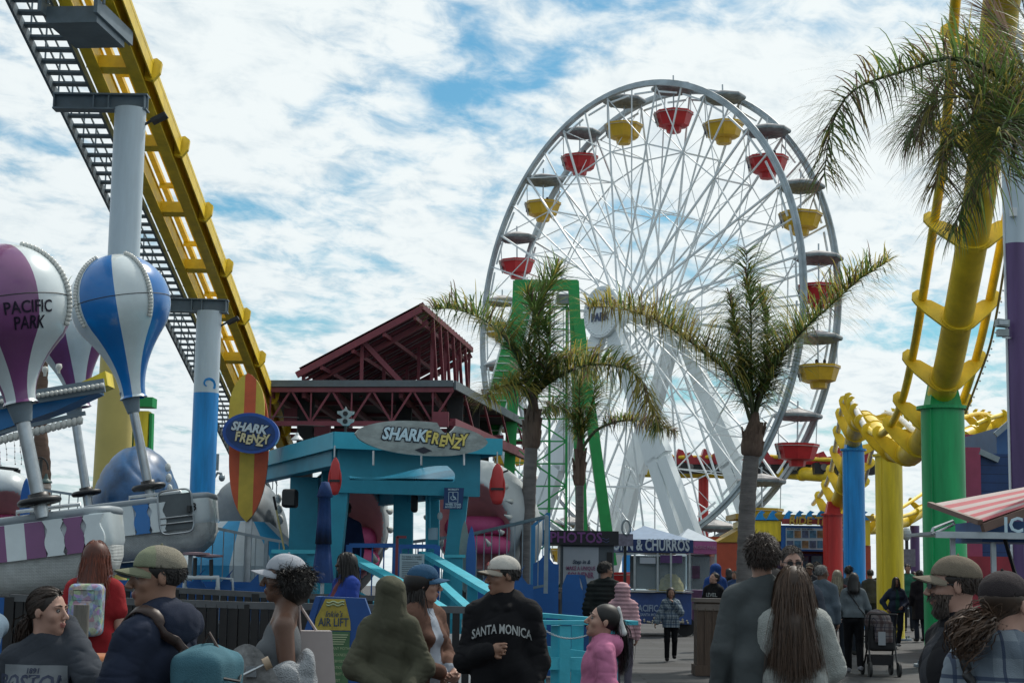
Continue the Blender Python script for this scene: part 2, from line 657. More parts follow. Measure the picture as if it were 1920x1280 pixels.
def vnoise(P, scale, seed=0):
    """smooth value noise, vectorised, about -1..1"""
    p = P * scale + seed * 17.31
    i = np.floor(p).astype(np.int64); f = p - i
    f = f * f * (3 - 2 * f)
    def hsh(a, b, c):
        x = (a * 374761393 + b * 668265263 + c * 2147483647 + seed * 1013904223) & 0x7fffffff
        x = ((x ^ (x >> 13)) * 1274126177) & 0x7fffffff
        return ((x ^ (x >> 16)) & 0xffff) / 32767.5 - 1
    r = 0
    for a in (0, 1):
        for b in (0, 1):
            for c in (0, 1):
                w = (f[:, 0] if a else 1 - f[:, 0]) * (f[:, 1] if b else 1 - f[:, 1]) * (f[:, 2] if c else 1 - f[:, 2])
                r = r + w * hsh(i[:, 0] + a, i[:, 1] + b, i[:, 2] + c)
    return r
def vnormals(V, Q):
    e1 = V[Q[:, 2]] - V[Q[:, 0]]; e2 = V[Q[:, 3]] - V[Q[:, 1]]
    fn = np.cross(e1, e2)
    N_ = np.zeros_like(V)
    for k in range(4):
        for q in range(3):
            N_[:, q] += np.bincount(Q[:, k], weights=fn[:, q], minlength=len(V))
    return N_ / (np.linalg.norm(N_, axis=1, keepdims=True) + 1e-9)
def np_obj(name, V, Q, ms, parent=None, smooth=True, mi=None, label=None, origin=None):
    me = bpy.data.meshes.new(name)
    V = np.asarray(V, np.float32)
    if origin is not None:
        V = V - np.array(origin, np.float32)
    k = Q.shape[1]
    me.vertices.add(len(V)); me.vertices.foreach_set('co', V.ravel())
    me.loops.add(len(Q) * k); me.loops.foreach_set('vertex_index', Q.astype(np.int32).ravel())
    me.polygons.add(len(Q)); me.polygons.foreach_set('loop_start', np.arange(0, len(Q) * k, k, dtype=np.int32))
    ms = ms if isinstance(ms, (list, tuple)) else [ms]
    for m in ms:
        me.materials.append(m)
    if mi is not None:
        me.polygons.foreach_set('material_index', np.asarray(mi, np.int32))
    me.polygons.foreach_set('use_smooth', [smooth] * len(Q))
    me.update(calc_edges=True)
    me.validate()
    o = bpy.data.objects.new(name, me)
    COL.objects.link(o)
    if parent is not None:
        o.parent = parent
    elif origin is not None:
        o.location = origin
    if label:
        o['label'] = label
    return o
def blob(name, prims, h, ms, parent=None, fold=0.0, fscale=8, seed=0, matfn=None, deform=None, label=None, world=False, fine=0.0):
    V, Q = sdf_geo(prims, h)
    if fold:
        N_ = vnormals(V, Q)
        St = V * np.array([1, 1, .55])
        w = vnoise(St + .05 * vnoise(V, 6, seed + 9)[:, None], fscale, seed)
        w2 = vnoise(St, fscale * 2.3, seed + 3)
        V = V + N_ * (fold * (w * .7 - .6 * np.abs(w) + .35 * w2))[:, None]
    if fine:
        V = V + vnormals(V, Q) * (fine * vnoise(V, 60, seed + 5))[:, None]
    if deform:
        V = deform(V)
    mi = matfn(V[Q].mean(1)) if matfn else None
    if world:
        # verts are in world space
        if parent is not None:
            V = V - np.array(wloc(parent))
            return np_obj(name, V, Q, ms, parent, True, mi, label)
        o0 = V.mean(0); o0[2] = V[:, 2].min()
        return np_obj(name, V, Q, ms, None, True, mi, label, origin=o0)
    return np_obj(name, V, Q, ms, parent, True, mi, label)
# ================================================================ SETTING
def plank_material():
    m = mat('weathered_deck_boards', (0.036, 0.037, 0.039), 0.75, 0.75, 0.8, stretch=(0.12, 1.6, 1), bump=0.25, bscale=25)
    t = m.node_tree
    b = t.nodes['Principled BSDF']
    mi0 = b.inputs['Base Color'].links[0].from_node
    tcn = [n for n in t.nodes if n.type == 'TEX_COORD'][0]
    br_ = t.nodes.new('ShaderNodeTexBrick')
    br_.offset = 0.37
    br_.inputs['Scale'].default_value = 1
    br_.inputs['Brick Width'].default_value = 3.4
    br_.inputs['Row Height'].default_value = 0.42
    br_.inputs['Mortar Size'].default_value = 0.03
    br_.inputs['Mortar Smooth'].default_value = 0.4
    br_.inputs['Bias'].default_value = 0.0
    br_.inputs['Color1'].default_value = (0.50, 0.50, 0.52, 1)
    br_.inputs['Color2'].default_value = (1.4, 1.4, 1.45, 1)
    br_.inputs['Mortar'].default_value = (0.10, 0.10, 0.10, 1)
    t.links.new(tcn.outputs['Object'], br_.inputs['Vector'])
    mu = t.nodes.new('ShaderNodeMixRGB'); mu.blend_type = 'MULTIPLY'; mu.inputs[0].default_value = 1
    t.links.new(mi0.outputs[0], mu.inputs[1])
    t.links.new(br_.outputs['Color'], mu.inputs[2])
    t.links.new(mu.outputs[0], b.inputs['Base Color'])
    return m
g = MB()
g.box((0, 65, -0.25), (170, 190, 0.5))
tag(g.build('pier_deck', plank_material(), origin=(0, 0, 0)), kind='structure')
g = MB()
g.quad((-4000, -400, -6), (4000, -400, -6), (4000, 4500, -6), (-4000, 4500, -6))
tag(g.build('sea', mat('sea_water', (0.03, 0.09, 0.11), 0.18, 0.3, 0.05, bump=0.4, bscale=0.6), origin=(0, 0, -6)), kind='structure')

# ================================================================ FERRIS WHEEL
WC = at(1206, 596, 95)
WANG = R(51.2)
WR = 13.0
WA = Vector((math.sin(WANG), math.cos(WANG), 0))
WU = Vector((math.cos(WANG), -math.sin(WANG), 0))
GAP = 1.3
RIMP = mat('wheel_rim_paint', (0.45, 0.52, 0.56), 0.45, 0.35, 1.0)
SPK = mat('wheel_spoke_paint', (0.80, 0.85, 0.87), 0.45, 0.2, 1.0)
LEGW = mat('wheel_leg_paint', (0.80, 0.86, 0.88), 0.5, 0.12, 0.6, stretch=(1, 1, 0.3))
def wp(th, r, s):
    return WC + WU * (r * math.sin(th)) + Vector((0, 0, 1)) * (r * math.cos(th)) + WA * s
wheel = thing('ferris_wheel', 'tall white steel Ferris wheel with red and yellow gondolas behind the palms', 'Ferris wheel', (WC.x, WC.y, 0))
PHI0 = R(10.5)
NG = 20
for s in (-GAP, GAP):
    m = MB()
    K = 120
    for i in range(K):
        a, b_ = 2 * PI * i / K, 2 * PI * (i + 1) / K
        u1 = (wp(a, 1, 0) - WC)
        m.beam(wp(a, WR, s), wp(b_, WR, s), 0.30, 0.16, up=u1)
        m.beam(wp(a, WR + .12, s), wp(b_, WR + .12, s), 0.08, 0.26, up=u1)
    m.build('rim', RIMP, wheel)
    m = MB()
    for i in range(NG * 2):
        a = PHI0 + PI * i / NG
        # short light battens inside the rim
        for k_ in (0.25, 0.75):
            pass
        m.beam(wp(a + 0.02, WR - .42, s), wp(a + PI / NG - 0.02, WR - .42, s), 0.07, 0.10)
    m.build('light_batten', SPK, wheel)
for i in range(NG):
    th = PHI0 + 2 * PI * i / NG
    for s, hs in ((-GAP, -GAP * 1.6), (GAP, GAP * 1.6)):
        m = MB()
        m.beam(wp(th, 0.9, hs * 0.9), wp(th, WR, s), 0.10, 0.10)
        m.build('spoke', SPK, wheel)
        m = MB()
        t2 = th + PI / NG
        m.beam(wp(t2, 0.9, hs * 0.45), wp(t2, WR, s), 0.075, 0.075)
        m.build('spoke', SPK, wheel)
m = MB()
for i in range(NG * 2):
    th = PHI0 + PI * i / NG
    th2 = th + PI / NG
    for s in (-1, 1):
        for rr, w in ((0.74, .06), (0.47, .045)):
            if i % 2 == 0:
                m.beam(wp(th, WR * rr, s * GAP * 1.1), wp(th + 2 * PI / NG, WR * rr, s * GAP * 1.1), w, w)
        if i % 2 == 0:
            m.beam(wp(th, WR * .99, s * GAP), wp(th + 2 * PI / NG, WR * .74, s * GAP * 1.05), .045, .045)
            m.beam(wp(th, WR * .74, s * GAP), wp(th + 2 * PI / NG, WR * .47, s * GAP * 1.2), .035, .035)
m.build('ring_brace', SPK, wheel)
m = MB()
for i in range(NG):
    th = PHI0 + 2 * PI * i / NG
    m.beam(wp(th, WR * .74, -GAP), wp(th, WR * .74, GAP), .07, .07)
    m.beam(wp(th, WR * .47, -GAP * 1.2), wp(th, WR * .47, GAP * 1.2), .05, .05)
    m.beam(wp(th, WR * .74, -GAP), wp(th, WR * .99, GAP), .03, .03)
    m.beam(wp(th, WR * .74, GAP), wp(th, WR * .47, -GAP), .03, .03)
    m.beam(wp(th, WR, -GAP), wp(th, WR, GAP), .08, .08)
m.build('cross_brace', SPK, wheel)
HM = frame(WC, WU, (0, 0, 1))        # local z = towards the camera-left side (-WA)
if HM.to_3x3().col[2].dot(WA) > 0:
    pass
def hubdisc(s, r, mname, name):
    m = MB()
    Mx = frame(WC + WA * s, WU, (0, 0, 1))
    m.T = Mx
    m.lathe([(0, -.12), (r, -.12), (r + .05, -.05), (r + .05, .05), (r, .12), (0, .12)], n=40)
    for j in range(40):
        a = 2 * PI * j / 40
        m.ball((math.cos(a) * r * .9, math.sin(a) * r * .9, .14), .045, 6)
    return m.build(name, LEGW, wheel, smooth=30)
hd = hubdisc(-3.1, 1.42, '', 'hub_disc')
m = MB()
m.T = frame(WC - WA * 3.28, WU, (0, 0, 1))
m.text('PACIFIC', Matrix.Translation((0, .45, 0)), .64, .018, .92, t=.02)
m.text('PARK', Matrix.Translation((0, -.3, 0)), .64, .018, .92, t=.02)
m.build('hub_lettering', mat('navy_lettering', (0.02, 0.05, 0.16), 0.5, 0.1), hd)
hubdisc(3.1, 1.3, '', 'hub_disc')
m = MB()
m.tube([WC - WA * 3.1, WC + WA * 3.1], .42, 20)
for s in (-GAP * 1.5, GAP * 1.5):
    m.tube([WC + WA * (s - .12), WC + WA * (s + .12)], 0.85, 28)
m.build('axle', LEGW, wheel, smooth=30)
for hx, fx, fx2, s in ((0, 962, 0, -2.75), (0, 1338, 1, -2.75), (0, 1122, 0, 2.75), (0, 1480, 1, 2.75)):
    m = MB()
    top = WC + WA * s
    foot = Vector(top)
    tq = (fx - 960) / FPX
    k = (tq * top.y - top.x) / (math.cos(WANG) + tq * math.sin(WANG))
    foot = top + WU * k
    foot.z = 0
    d = (foot - top)
    pp = [top + d * t_ for t_ in (0.02, .3, .52, 1.0)]
    m.beam(pp[0], pp[1], 0.5, 0.75, up=WU, w2=.5, h2=1.05)
    m.beam(pp[1], pp[2], 0.5, 1.05, up=WU, w2=.5, h2=1.7)
    sgn = WU * (0.72)
    m.beam(pp[2] - sgn * .58, pp[3] - sgn * 1.0, 0.5, .7, up=WU)
    m.beam(pp[2] + sgn * .58, pp[3] + sgn * 1.0, 0.5, .7, up=WU)
    q1 = pp[2] + d * .36
    m.beam(q1 - sgn * .8, q1 + sgn * .8, .4, .4)
    m.build('support_leg', LEGW, wheel)

# gondolas
GR = mat('gondola_red', (0.56, 0.03, 0.035), 0.4, 0.2, 1.2)
GY = mat('gondola_yellow', (0.72, 0.44, 0.03), 0.4, 0.2, 1.2)
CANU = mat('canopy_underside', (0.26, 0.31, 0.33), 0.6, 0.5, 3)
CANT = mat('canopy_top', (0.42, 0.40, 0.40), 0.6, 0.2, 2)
def make_gondola(rider=False):
    root = thing('gondola', 'gondola', 'gondola')
    # origin = pivot at the canopy; tub hangs 1.75 below
    m = MB()
    m.lathe([(0, .42), (.35, .34), (1.22, .08), (1.26, .0)], n=8, a0=PI / 8, a1=PI / 8 + 2 * PI)
    cp = m.build('canopy', CANT, root)
    m = MB()
    m.lathe([(1.26, 0), (1.24, -.10), (.9, -.22), (.3, -.26), (0, -.26)], n=8, a0=PI / 8, a1=PI / 8 + 2 * PI)
    for j in range(8):
        a = PI * j / 4 + PI / 8
        m.beam((math.cos(a) * .2, math.sin(a) * .2, -.28), (math.cos(a) * 1.2, math.sin(a) * 1.2, -.12), .05, .04)
    m.build('canopy_underside', CANU, root)
    m = MB()
    m.tube([(0, 0, .75), (0, 0, -2.1)], .045, 8)
    for a in (0.6, 3.7):
        m.tube([(math.cos(a) * 1.0, math.sin(a) * 1.0, -.1), (math.cos(a) * .95, math.sin(a) * .95, -1.6)], .025, 6)
    m.build('pole', STEEL, root)
    m = MB()
    z0 = -1.42
    a0 = PI / 8
    prof = [(1.12, z0), (1.10, z0 - .12), (1.06, z0 - .14), (.84, z0 - .78), (.62, z0 - .84), (.45, z0 - .86), (.40, z0 - 1.14), (0, z0 - 1.16)]
    m.lathe(prof, n=8, a0=a0, a1=a0 + 2 * PI)
    m.lathe([(1.02, z0), (.8, z0 - .7), (0, z0 - .72)], n=8, a0=a0, a1=a0 + 2 * PI)
    m.lathe([(1.02, z0), (1.12, z0)], n=8, a0=a0, a1=a0 + 2 * PI)
    tub = m.build('tub', GR, root)
    m = MB()
    for a in (PI * 1.12, PI * 1.24):
        c, s = math.cos(a), math.sin(a)
        m.beam((c * 1.13, s * 1.13, z0 - .02), (c * .9, s * .9, z0 - .78), .05, .07)
    for j in range(8):
        a, b_ = a0 + PI * j / 4, a0 + PI * (j + 1) / 4
        m.beam((math.cos(a) * 1.115, math.sin(a) * 1.115, z0 - .13), (math.cos(b_) * 1.115, math.sin(b_) * 1.115, z0 - .13), .02, .025)
    m.build('trim', mat('pale_trim', (0.5, 0.48, 0.45), .5, .1), root)
    m = MB()
    for a in (PI * 1.18,):
        c, s = math.cos(a), math.sin(a)
        m.box((c * .96, s * .96, z0 - .48), (.16, .16, .2), Matrix.Rotation(a, 3, 'Z'))
    m.build('latch', mat('dark_blue_emblem', (0.04, 0.06, 0.12), .5, .2), root)
    return root
gproto = make_gondola()
posn = {0: 'at the very top of the wheel', 1: 'first right of the top', 2: 'second right of the top', 3: 'third right of the top, upper right of the wheel',
        4: 'fourth right of the top, behind a palm frond tip', 5: 'fifth right of the top, half hidden by palm leaves', 6: 'at the lower right of the wheel, below the palm leaves', 7: 'lower right, just above the red coaster train', 8: 'low right, behind the trunk of the palm',
        9: 'near the bottom, right of the white legs', 10: 'at the very bottom of the wheel', 11: 'near the bottom, left of the white legs', 12: 'low left, behind the green tower', 13: 'lower left, behind the palm with the bent frond', 14: 'lower left, hidden behind the green tower post',
        15: 'left side, behind the top of the green tower', 16: 'far left of the wheel, just above the green tower', 17: 'third left of the top, upper left of the wheel', 18: 'second left of the top', 19: 'first left of the top'}
for i in range(NG):
    th = PHI0 + 2 * PI * i / NG
    yel = (i % 2 == 1)
    p = wp(th, WR, 0)
    col = 'yellow' if yel else 'red'
    lab = '%s gondola %s' % (col, posn[i])
    if i == 0:
        o = gproto
        o.location = p
        tag(o, lab, 'gondola', 'gondolas hanging on the Ferris wheel')
    else:
        o = dup(gproto, p, None, lab, 'gondolas hanging on the Ferris wheel', {'gondola_red': GY} if yel else None)
    o.rotation_euler = (R(random.uniform(-1.5, 1.5)), R(random.uniform(-1.5, 1.5)), R(-30))

# ================================================================ LEFT COASTER INCLINE
A_ = at(247, 180, 38)
B_ = at(525, 868, 66)
tt = (B_ - A_).normalized()
ss = tt.cross(Vector((0, 0, 1))).normalized()
uu = ss.cross(tt)
L0, L1 = -20.0, (B_ - A_).length + 1
def lc(l, s, u):
    return A_ + tt * l + ss * s + uu * u
lct = thing('coaster_track', 'steep yellow ladder-like coaster track climbing from the shelter to the top left corner', 'roller coaster track', (B_.x, B_.y, 0))
for s in (-.48, .38):
    m = MB(); m.beam(lc(L0, s, 0), lc(L1, s, 0), .20, .44, up=uu); m.beam(lc(L0, s, .22), lc(L1, s, .22), .27, .03, up=uu); m.beam(lc(L0, s, -.235), lc(L1, s, -.235), .27, .03, up=uu)
    m.build('girder', YELLOW, lct)
m = MB()
for s in (-.42, -.12):
    m.beam(lc(L0, s, .75), lc(L1, s, .75), .09, .16, up=uu)
    m.beam(lc(L0, s, .66), lc(L1, s, .66), .14, .03, up=uu)
m.build('inner_rail', YELLOW, lct)
m = MB()
m.beam(lc(L0, .60, .25), lc(L1, .60, .25), .16, .10, up=uu)
m.beam(lc(L0, .66, .05), lc(L1, .66, .05), .03, .34, up=uu)
m.build('outer_rail', YELLOW, lct)
l = L0
k = 0
while l < L1:
    m = MB()
    m.beam(lc(l, -.5, -.06), lc(l, .4, -.06), .30, .30, up=uu)
    m.build('cross_tie', YELLOW, lct)
    m = MB(); m.beam(lc(l, -.5, .62), lc(l, .3, .62), .12, .12, up=uu); m.build('rail_tie', YELLOW, lct)
    m = MB(); m.beam(lc(l + 1.6, -.44, .62), lc(l + 1.6, -.1, .62), .25, .03, up=uu); m.build('rail_plate', YELLOW, lct)
    if l > -6:
        m = MB()
        M_ = frame(lc(l + .5, .62, .12), ss, uu)
        m.prism([(-.12, -.25), (.08, -.3), (.22, -.1), (.24, .16), (.12, .26), (-.05, .22), (-.12, .1)], M_, .12)
        m.build('rail_clamp', YELLOW, lct)
    l += 3.7
    k += 1
cw = thing('catwalk_stairs', 'long grey steel stair catwalk running along the left of the yellow coaster incline', 'stairs', (lc(L1, -1.5, 0).x, lc(L1, -1.5, 0).y, 0))
m = MB()
m.beam(lc(L0, -1.68, -.1), lc(L1 + 4, -1.68, -.1), .06, .26, up=uu)
m.build('stringer', GREYM, cw)
m = MB()
m.beam(lc(L0, -.80, -.1), lc(L1 + 4, -.80, -.1), .06, .2, up=uu)
m.build('stringer', GREYM, cw)
m = MB()
l = L0
while l < L1 + 4:
    c = lc(l, -1.24, 0)
    Mt = Matrix((ss, Vector((tt.x, tt.y, 0)).normalized(), (0, 0, 1))).transposed()
    m.box(c, (.86, .27, .05), Mt)
    l += .5
tr = m.build('tread', GREYM, cw)
tr['kind'] = 'stuff'
m = MB()
for hh in (1.0, .55):
    for s in (-1.68, -.74):
        m.beam(lc(L0, s, hh), lc(L1 + 4, s, hh), .035, .035)
l = L0
while l < L1 + 4:
    for s in (-1.68, -.74):
        b0 = lc(l, s, 0)
        m.beam(b0, b0 + Vector((0, 0, 1.0)), .035, .035)
    l += 1.25
m.build('handrail', GREYM, cw)
# columns of the incline
def column(name, label, c0, r, ztop, ms, split=None, seam=False):
    t = thing(name, label, 'column', (c0.x, c0.y, 0), 'columns carrying the coaster')
    if split is None:
        m = MB(); m.tube([(c0.x, c0.y, 0), (c0.x, c0.y, ztop)], r, 40)
        m.build('shaft', ms[0], t, smooth=30)
    else:
        m = MB(); m.tube([(c0.x, c0.y, 0), (c0.x, c0.y, split)], r, 40)
        m.build('shaft', ms[0], t, smooth=30)
        m = MB(); m.tube([(c0.x, c0.y, split), (c0.x, c0.y, ztop)], r, 40)
        m.build('shaft', ms[1], t, smooth=30)
    m = MB()
    m.tube([(c0.x, c0.y, 0.004), (c0.x, c0.y, .05)], r * 1.5, 32)
    for j in range(8):
        a = 2 * PI * j / 8
        m.tube([(c0.x + math.cos(a) * r * 1.3, c0.y + math.sin(a) * r * 1.3, .05), (c0.x + math.cos(a) * r * 1.3, c0.y + math.sin(a) * r * 1.3, .12)], .025, 6)
    m.build('base_plate', GREYM, t)
    return t
def crossbeam(t, pa, pb, h, Y):
    m = MB()
    a, b_ = Vector(pa), Vector(pb)
    m.beam(a, b_, .04, h)
    for dz in (h / 2, -h / 2):
        m.beam(a + Vector((0, 0, dz)), b_ + Vector((0, 0, dz)), .34, .035)
    for f in (0, .42, .58, .96):
        q = a.lerp(b_, f + .01)
        m.box(q, (.03, .3, h - .04))
    m.build('crossbeam', GREYM, t)
def flood(px, py, Y, label, yaw=0):
    t = thing('floodlight', label, 'floodlight', at(px, py, Y), 'floodlights on the coaster columns')
    c = at(px, py, Y)
    m = MB(); m.beam(c + Vector((-.2, 0, -.12)), c + Vector((.0, 0, 0)), .05, .05)
    m.build('bracket', DARK, t)
    m = MB(); m.box(c + Vector((.16, 0, .05)), (.36, .3, .09), Matrix.Rotation(R(-28), 3, 'Y'))
    m.build('lamp_head', DARK, t)
    m = MB(); m.box(c + Vector((.14, 0, .0)), (.28, .24, .012), Matrix.Rotation(R(-28), 3, 'Y'))
    m.build('lens', STEEL, t)
def track_depth(ty):
    for i in range(600):
        q = A_ + tt * (-10 + i * .08) - uu * .3
        loc = CM.inverted() @ q
        if 640 + FPX * loc.y / loc.z > ty:
            return q.y
    return 50
YC1 = track_depth(178) - .35
YC2 = track_depth(560) - .35
p = at(232, 480, YC1)
zt = at(238, 205, YC1).z
c1 = column('coaster_column', 'tall round column painted white above and pale yellow at its base, under the upper incline', p, 30 / FPX * YC1, zt, [mat('pale_yellow_paint', (.52, .42, .12), .5, .15, 1), WHITE_C], split=at(220, 640, YC1).z)
m = MB(); m.tube([(p.x - .04, p.y, 0.06), (p.x - .03, p.y, at(220, 640, YC1).z - .05)], [37 / FPX * YC1, 32 / FPX * YC1], 40); m.build('sleeve', mat('pale_yellow_paint', (.52, .42, .12), .5, .15, 1), c1, smooth=30)
crossbeam(c1, at(102, 192, YC1), at(278, 194, YC1), .33, YC1)
p = at(388, 700, YC2)
zt = at(395, 584, YC2).z
c2 = column('coaster_column', 'round column painted white above and bright blue below with a curling wave', p, 23.5 / FPX * YC2, zt, [BLUE_C, WHITE_C], split=at(388, 737, YC2).z)
crossbeam(c2, at(310, 572, YC2), at(428, 575, YC2), .36, YC2)
m = MB()
cw_ = Vector((p.x, p.y, 0))
zc = at(396, 722, YC2).z
r2 = 23.5 / FPX * YC2
pts = []
for i in range(26):
    a = -0.6 + 4.9 * i / 25
    r_ = .21 - .15 * i / 25
    pts.append((r_ * math.cos(a) + .10, r_ * math.sin(a)))
for i in range(len(pts) - 1):
    (x1, z1), (x2, z2) = pts[i], pts[i + 1]
    def onc(x, z):
        ang = (x) / r2
        return Vector((p.x + (r2 + .008) * math.sin(ang), p.y - (r2 + .008) * math.cos(ang), zc + z))
    w_ = .10 * (1 - i / 34)
    m.beam(onc(x1, z1), onc(x2, z2), w_, .012, up=(0, -1, 0))
m.build('wave_curl', BLUE_C, c2)
flood(285, 226, YC1, 'black floodlight on the taller white coaster column')
flood(426, 604, YC2, 'black floodlight on the blue and white coaster column')
# service platform at the top left
m = MB()
pf = thing('service_platform', 'grey sheet steel service platform under the top of the yellow incline', 'platform', at(160, 60, 33))
c = at(162, 52, 34)
m.box(c, (1.05, 1.7, .34), Matrix.Rotation(R(-6), 3, 'Z'))
m.build('deck_box', GREYM, pf)
m = MB()
for sx in (-.56, .56):
    m.box(c + Vector((sx, 0, .12)), (.08, 2.2, .3), Matrix.Rotation(R(-6), 3, 'Z'))
    m.tube([c + Vector((sx, -.9, .2)), c + Vector((sx, -.9, 1.4))], .03, 6)
m.build('edge_beam', GREYM, pf)

# ================================================================ RIGHT COASTER
def catmull(P, n):
    out = []
    P = [Vector(p) for p in P]
    Q = [P[0] * 2 - P[1]] + P + [P[-1] * 2 - P[-2]]
    for i in range(1, len(Q) - 2):
        for j in range(n):
            t = j / n
            a, b, c, d = Q[i - 1], Q[i], Q[i + 1], Q[i + 2]
            out.append(0.5 * ((2 * b) + (c - a) * t + (2 * a - 5 * b + 4 * c - d) * t * t + (-a + 3 * b - 3 * c + d) * t ** 3))
    out.append(P[-1])
    return out
def resample(pts, step):
    out = [pts[0]]
    acc = 0
    for i in range(1, len(pts)):
        seg = (pts[i] - pts[i - 1]).length
        while acc + seg >= step:
            t = (step - acc) / seg
            q = pts[i - 1].lerp(pts[i], t)
            out.append(q)
            pts[i - 1] = q
            seg = (pts[i] - q).length
            acc = 0
        acc += seg
    return out
RAILW = mat('sun_glare_rail_paint', (0.68, 0.66, 0.60), 0.4, 0.4, 5)  # pale colour paints in the sun's reflection on the curved rails
def tube_track(name, label, P, rs, w, h, rr, tie_every, bank=None, step=.35, railmat=None, grp=None, ties=True, flip=False, split=0):
    pts = resample(catmull(P, 16), step)
    t = thing(name, label, 'roller coaster track', (P[0][0], P[0][1], 0), grp)
    n = len(pts)
    S, U = [], []
    for i, p in enumerate(pts):
        d = (pts[min(i + 1, n - 1)] - pts[max(i - 1, 0)]).normalized()
        s = d.cross(Vector((0, 0, 1)))
        s.normalize()
        u = s.cross(d).normalized()
        if bank:
            b = bank(i / (n - 1))
            s, u = s * math.cos(b) + u * math.sin(b), u * math.cos(b) - s * math.sin(b)
        S.append(s); U.append(u)
    m = MB(); m.tube(pts, rs, 20); m.build('spine', YELLOW, t, smooth=40)
    for sg in (-1, 1):
        rp_ = [p + S[i] * w * sg + U[i] * h for i, p in enumerate(pts)]
        if split:
            c_ = int(len(rp_) * split)
            m = MB(); m.tube(rp_[:c_ + 1], rr, 10); m.build('rail', YELLOW, t, smooth=40)
            m = MB(); m.tube(rp_[c_:], rr, 10); m.build('rail', RAILW, t, smooth=40, label='pale rail of the curved section, sun glare painted in')
        else:
            m = MB(); m.tube(rp_, rr, 10); m.build('rail', railmat or YELLOW, t, smooth=40)
    k = 1
    e = .14 * w / .58
    half = [(0, -1.12 * rs), (.55 * rs, -1.05 * rs), (1.0 * rs, -.75 * rs), (w * .95, h - .32 * w / .58), (w + .9 * e, h - .9 * e), (w + 1.35 * e, h - .1 * e),
            (w + 1.25 * e, h + .8 * e), (w + .6 * e, h + 1.3 * e), (w - .1 * e, h + 1.2 * e), (w + .25 * e, h + .7 * e), (w + .4 * e, h + .1 * e), (w - .3 * e, h - .25 * e), (w - 1.0 * e, h - .35 * e), (rs * .9, h * .55 if h > 0 else h)]
    poly = half + [(-x, y) for x, y in reversed(half[1:])]
    for i in range(2, n - 1, max(1, int(tie_every / step))):
        m = MB()
        M_ = frame(pts[i], S[i], U[i])
        m.prism(poly, M_, .05 * w / .58)
        m.tube([pts[i] - (pts[i] - pts[i - 1]).normalized() * .06, pts[i] + (pts[i] - pts[i - 1]).normalized() * .06], rs * 1.13, 18)
        m.build('cross_tie', YELLOW, t)
    return t, pts
PR = [at(1900, -150, 21.5), at(1872, 50, 23.5), at(1853, 230, 25.5), at(1835, 380, 27), at(1803, 560, 29), at(1775, 700, 31.2), at(1745, 800, 33.8), at(1708, 848, 37),
      at(1668, 838, 40.5), at(1640, 806, 44), at(1620, 788, 48), at(1606, 800, 51), at(1595, 850, 54.5), at(1582, 912, 58), at(1566, 950, 61), at(1545, 975, 64)]
def bank1(f):
    return 0.0 if f < .42 else (f - .42) / .2 * -.35 if f < .62 else -.35
tube_track('coaster_track', 'thick yellow tube coaster track sweeping down from the top right over the green column', PR, .26, .58, .42, .078, 2.3, bank1, split=.46)
P2 = [at(1560, 986, 66), at(1640, 990, 70), at(1700, 975, 74), at(1760, 935, 78), at(1800, 905, 80)]
tube_track('coaster_track', 'lower yellow coaster track crossing behind the yellow column and the blue column', P2, .24, .5, .4, .08, 3.0)
P3 = [at(1806, 822, 60), at(1838, 808, 61), at(1868, 800, 63), at(1893, 806, 66), at(1905, 830, 70)]
tube_track('coaster_track', 'distant yellow coaster hump showing above the purple and blue sheds', P3, .3, .6, .5, .08, 1.4)
P4 = [at(1610, 893, 104), at(1540, 890, 106), at(1450, 884, 110), at(1350, 884, 114), at(1260, 884, 117), at(1185, 882, 119)]
trk4, pts4 = tube_track('coaster_track', 'level yellow coaster track carrying the red train behind the Ferris wheel', P4, .42, .62, .95, .13, 4.0)
# coaster column tops
def tap_column(label, x, Y, ytop, ycone, r, mt, ybase=None):
    p = at(x, ytop, Y)
    t = column('coaster_column', label, p, r, p.z, [mt])
    m = MB()
    m.lathe([(0, 0), (r * 1.2, 0), (r * 1.2, .06), (0, .06)], c=p, n=28)
    m.build('flange', mt, t)
    m = MB()
    q = at(x, ycone, Y)
    m.beam(p + Vector((0, 0, .05)), Vector((p.x, p.y, q.z)), r * 1.5, r * 1.4, up=(0, 1, 0), w2=r * .95)
    m.build('saddle', mt, t)
    # seam strip and bolts
    m = MB()
    m.tube([(p.x - r * .72, p.y - r * .72, .05), (p.x - r * .72, p.y - r * .72, p.z)], .018, 6)
    m.build('seam', mt, t)
    return t
tap_column('thick green coaster column standing at the right of the deck', 1767, 32, 768, 700, .40, GREEN_C)
tap_column('yellow coaster column behind the woman with the stroller', 1666, 45, 856, 812, .355, YELLOW_C)
tap_column('blue coaster column between the red column and the yellow column', 1600, 53, 845, 800, .335, BLUE_C)
tap_column('red coaster column beside the ride ticket building', 1561, 60, 966, 940, .34, RED_C)
for x, Y, yt, mt, lb, r_ in ((1176, 118, 892, BLUE_C, 'blue column under the left end of the train track', .32), (1319, 115, 894, RED_C, 'red column under the train track seen between the wheel legs', .34),
                         (1715, 74, 985, PURPLE_C, 'short purple column under the lower coaster track', .2)):
    p = at(x, yt, Y)
    column('coaster_column', lb, p, r_, p.z, [mt])
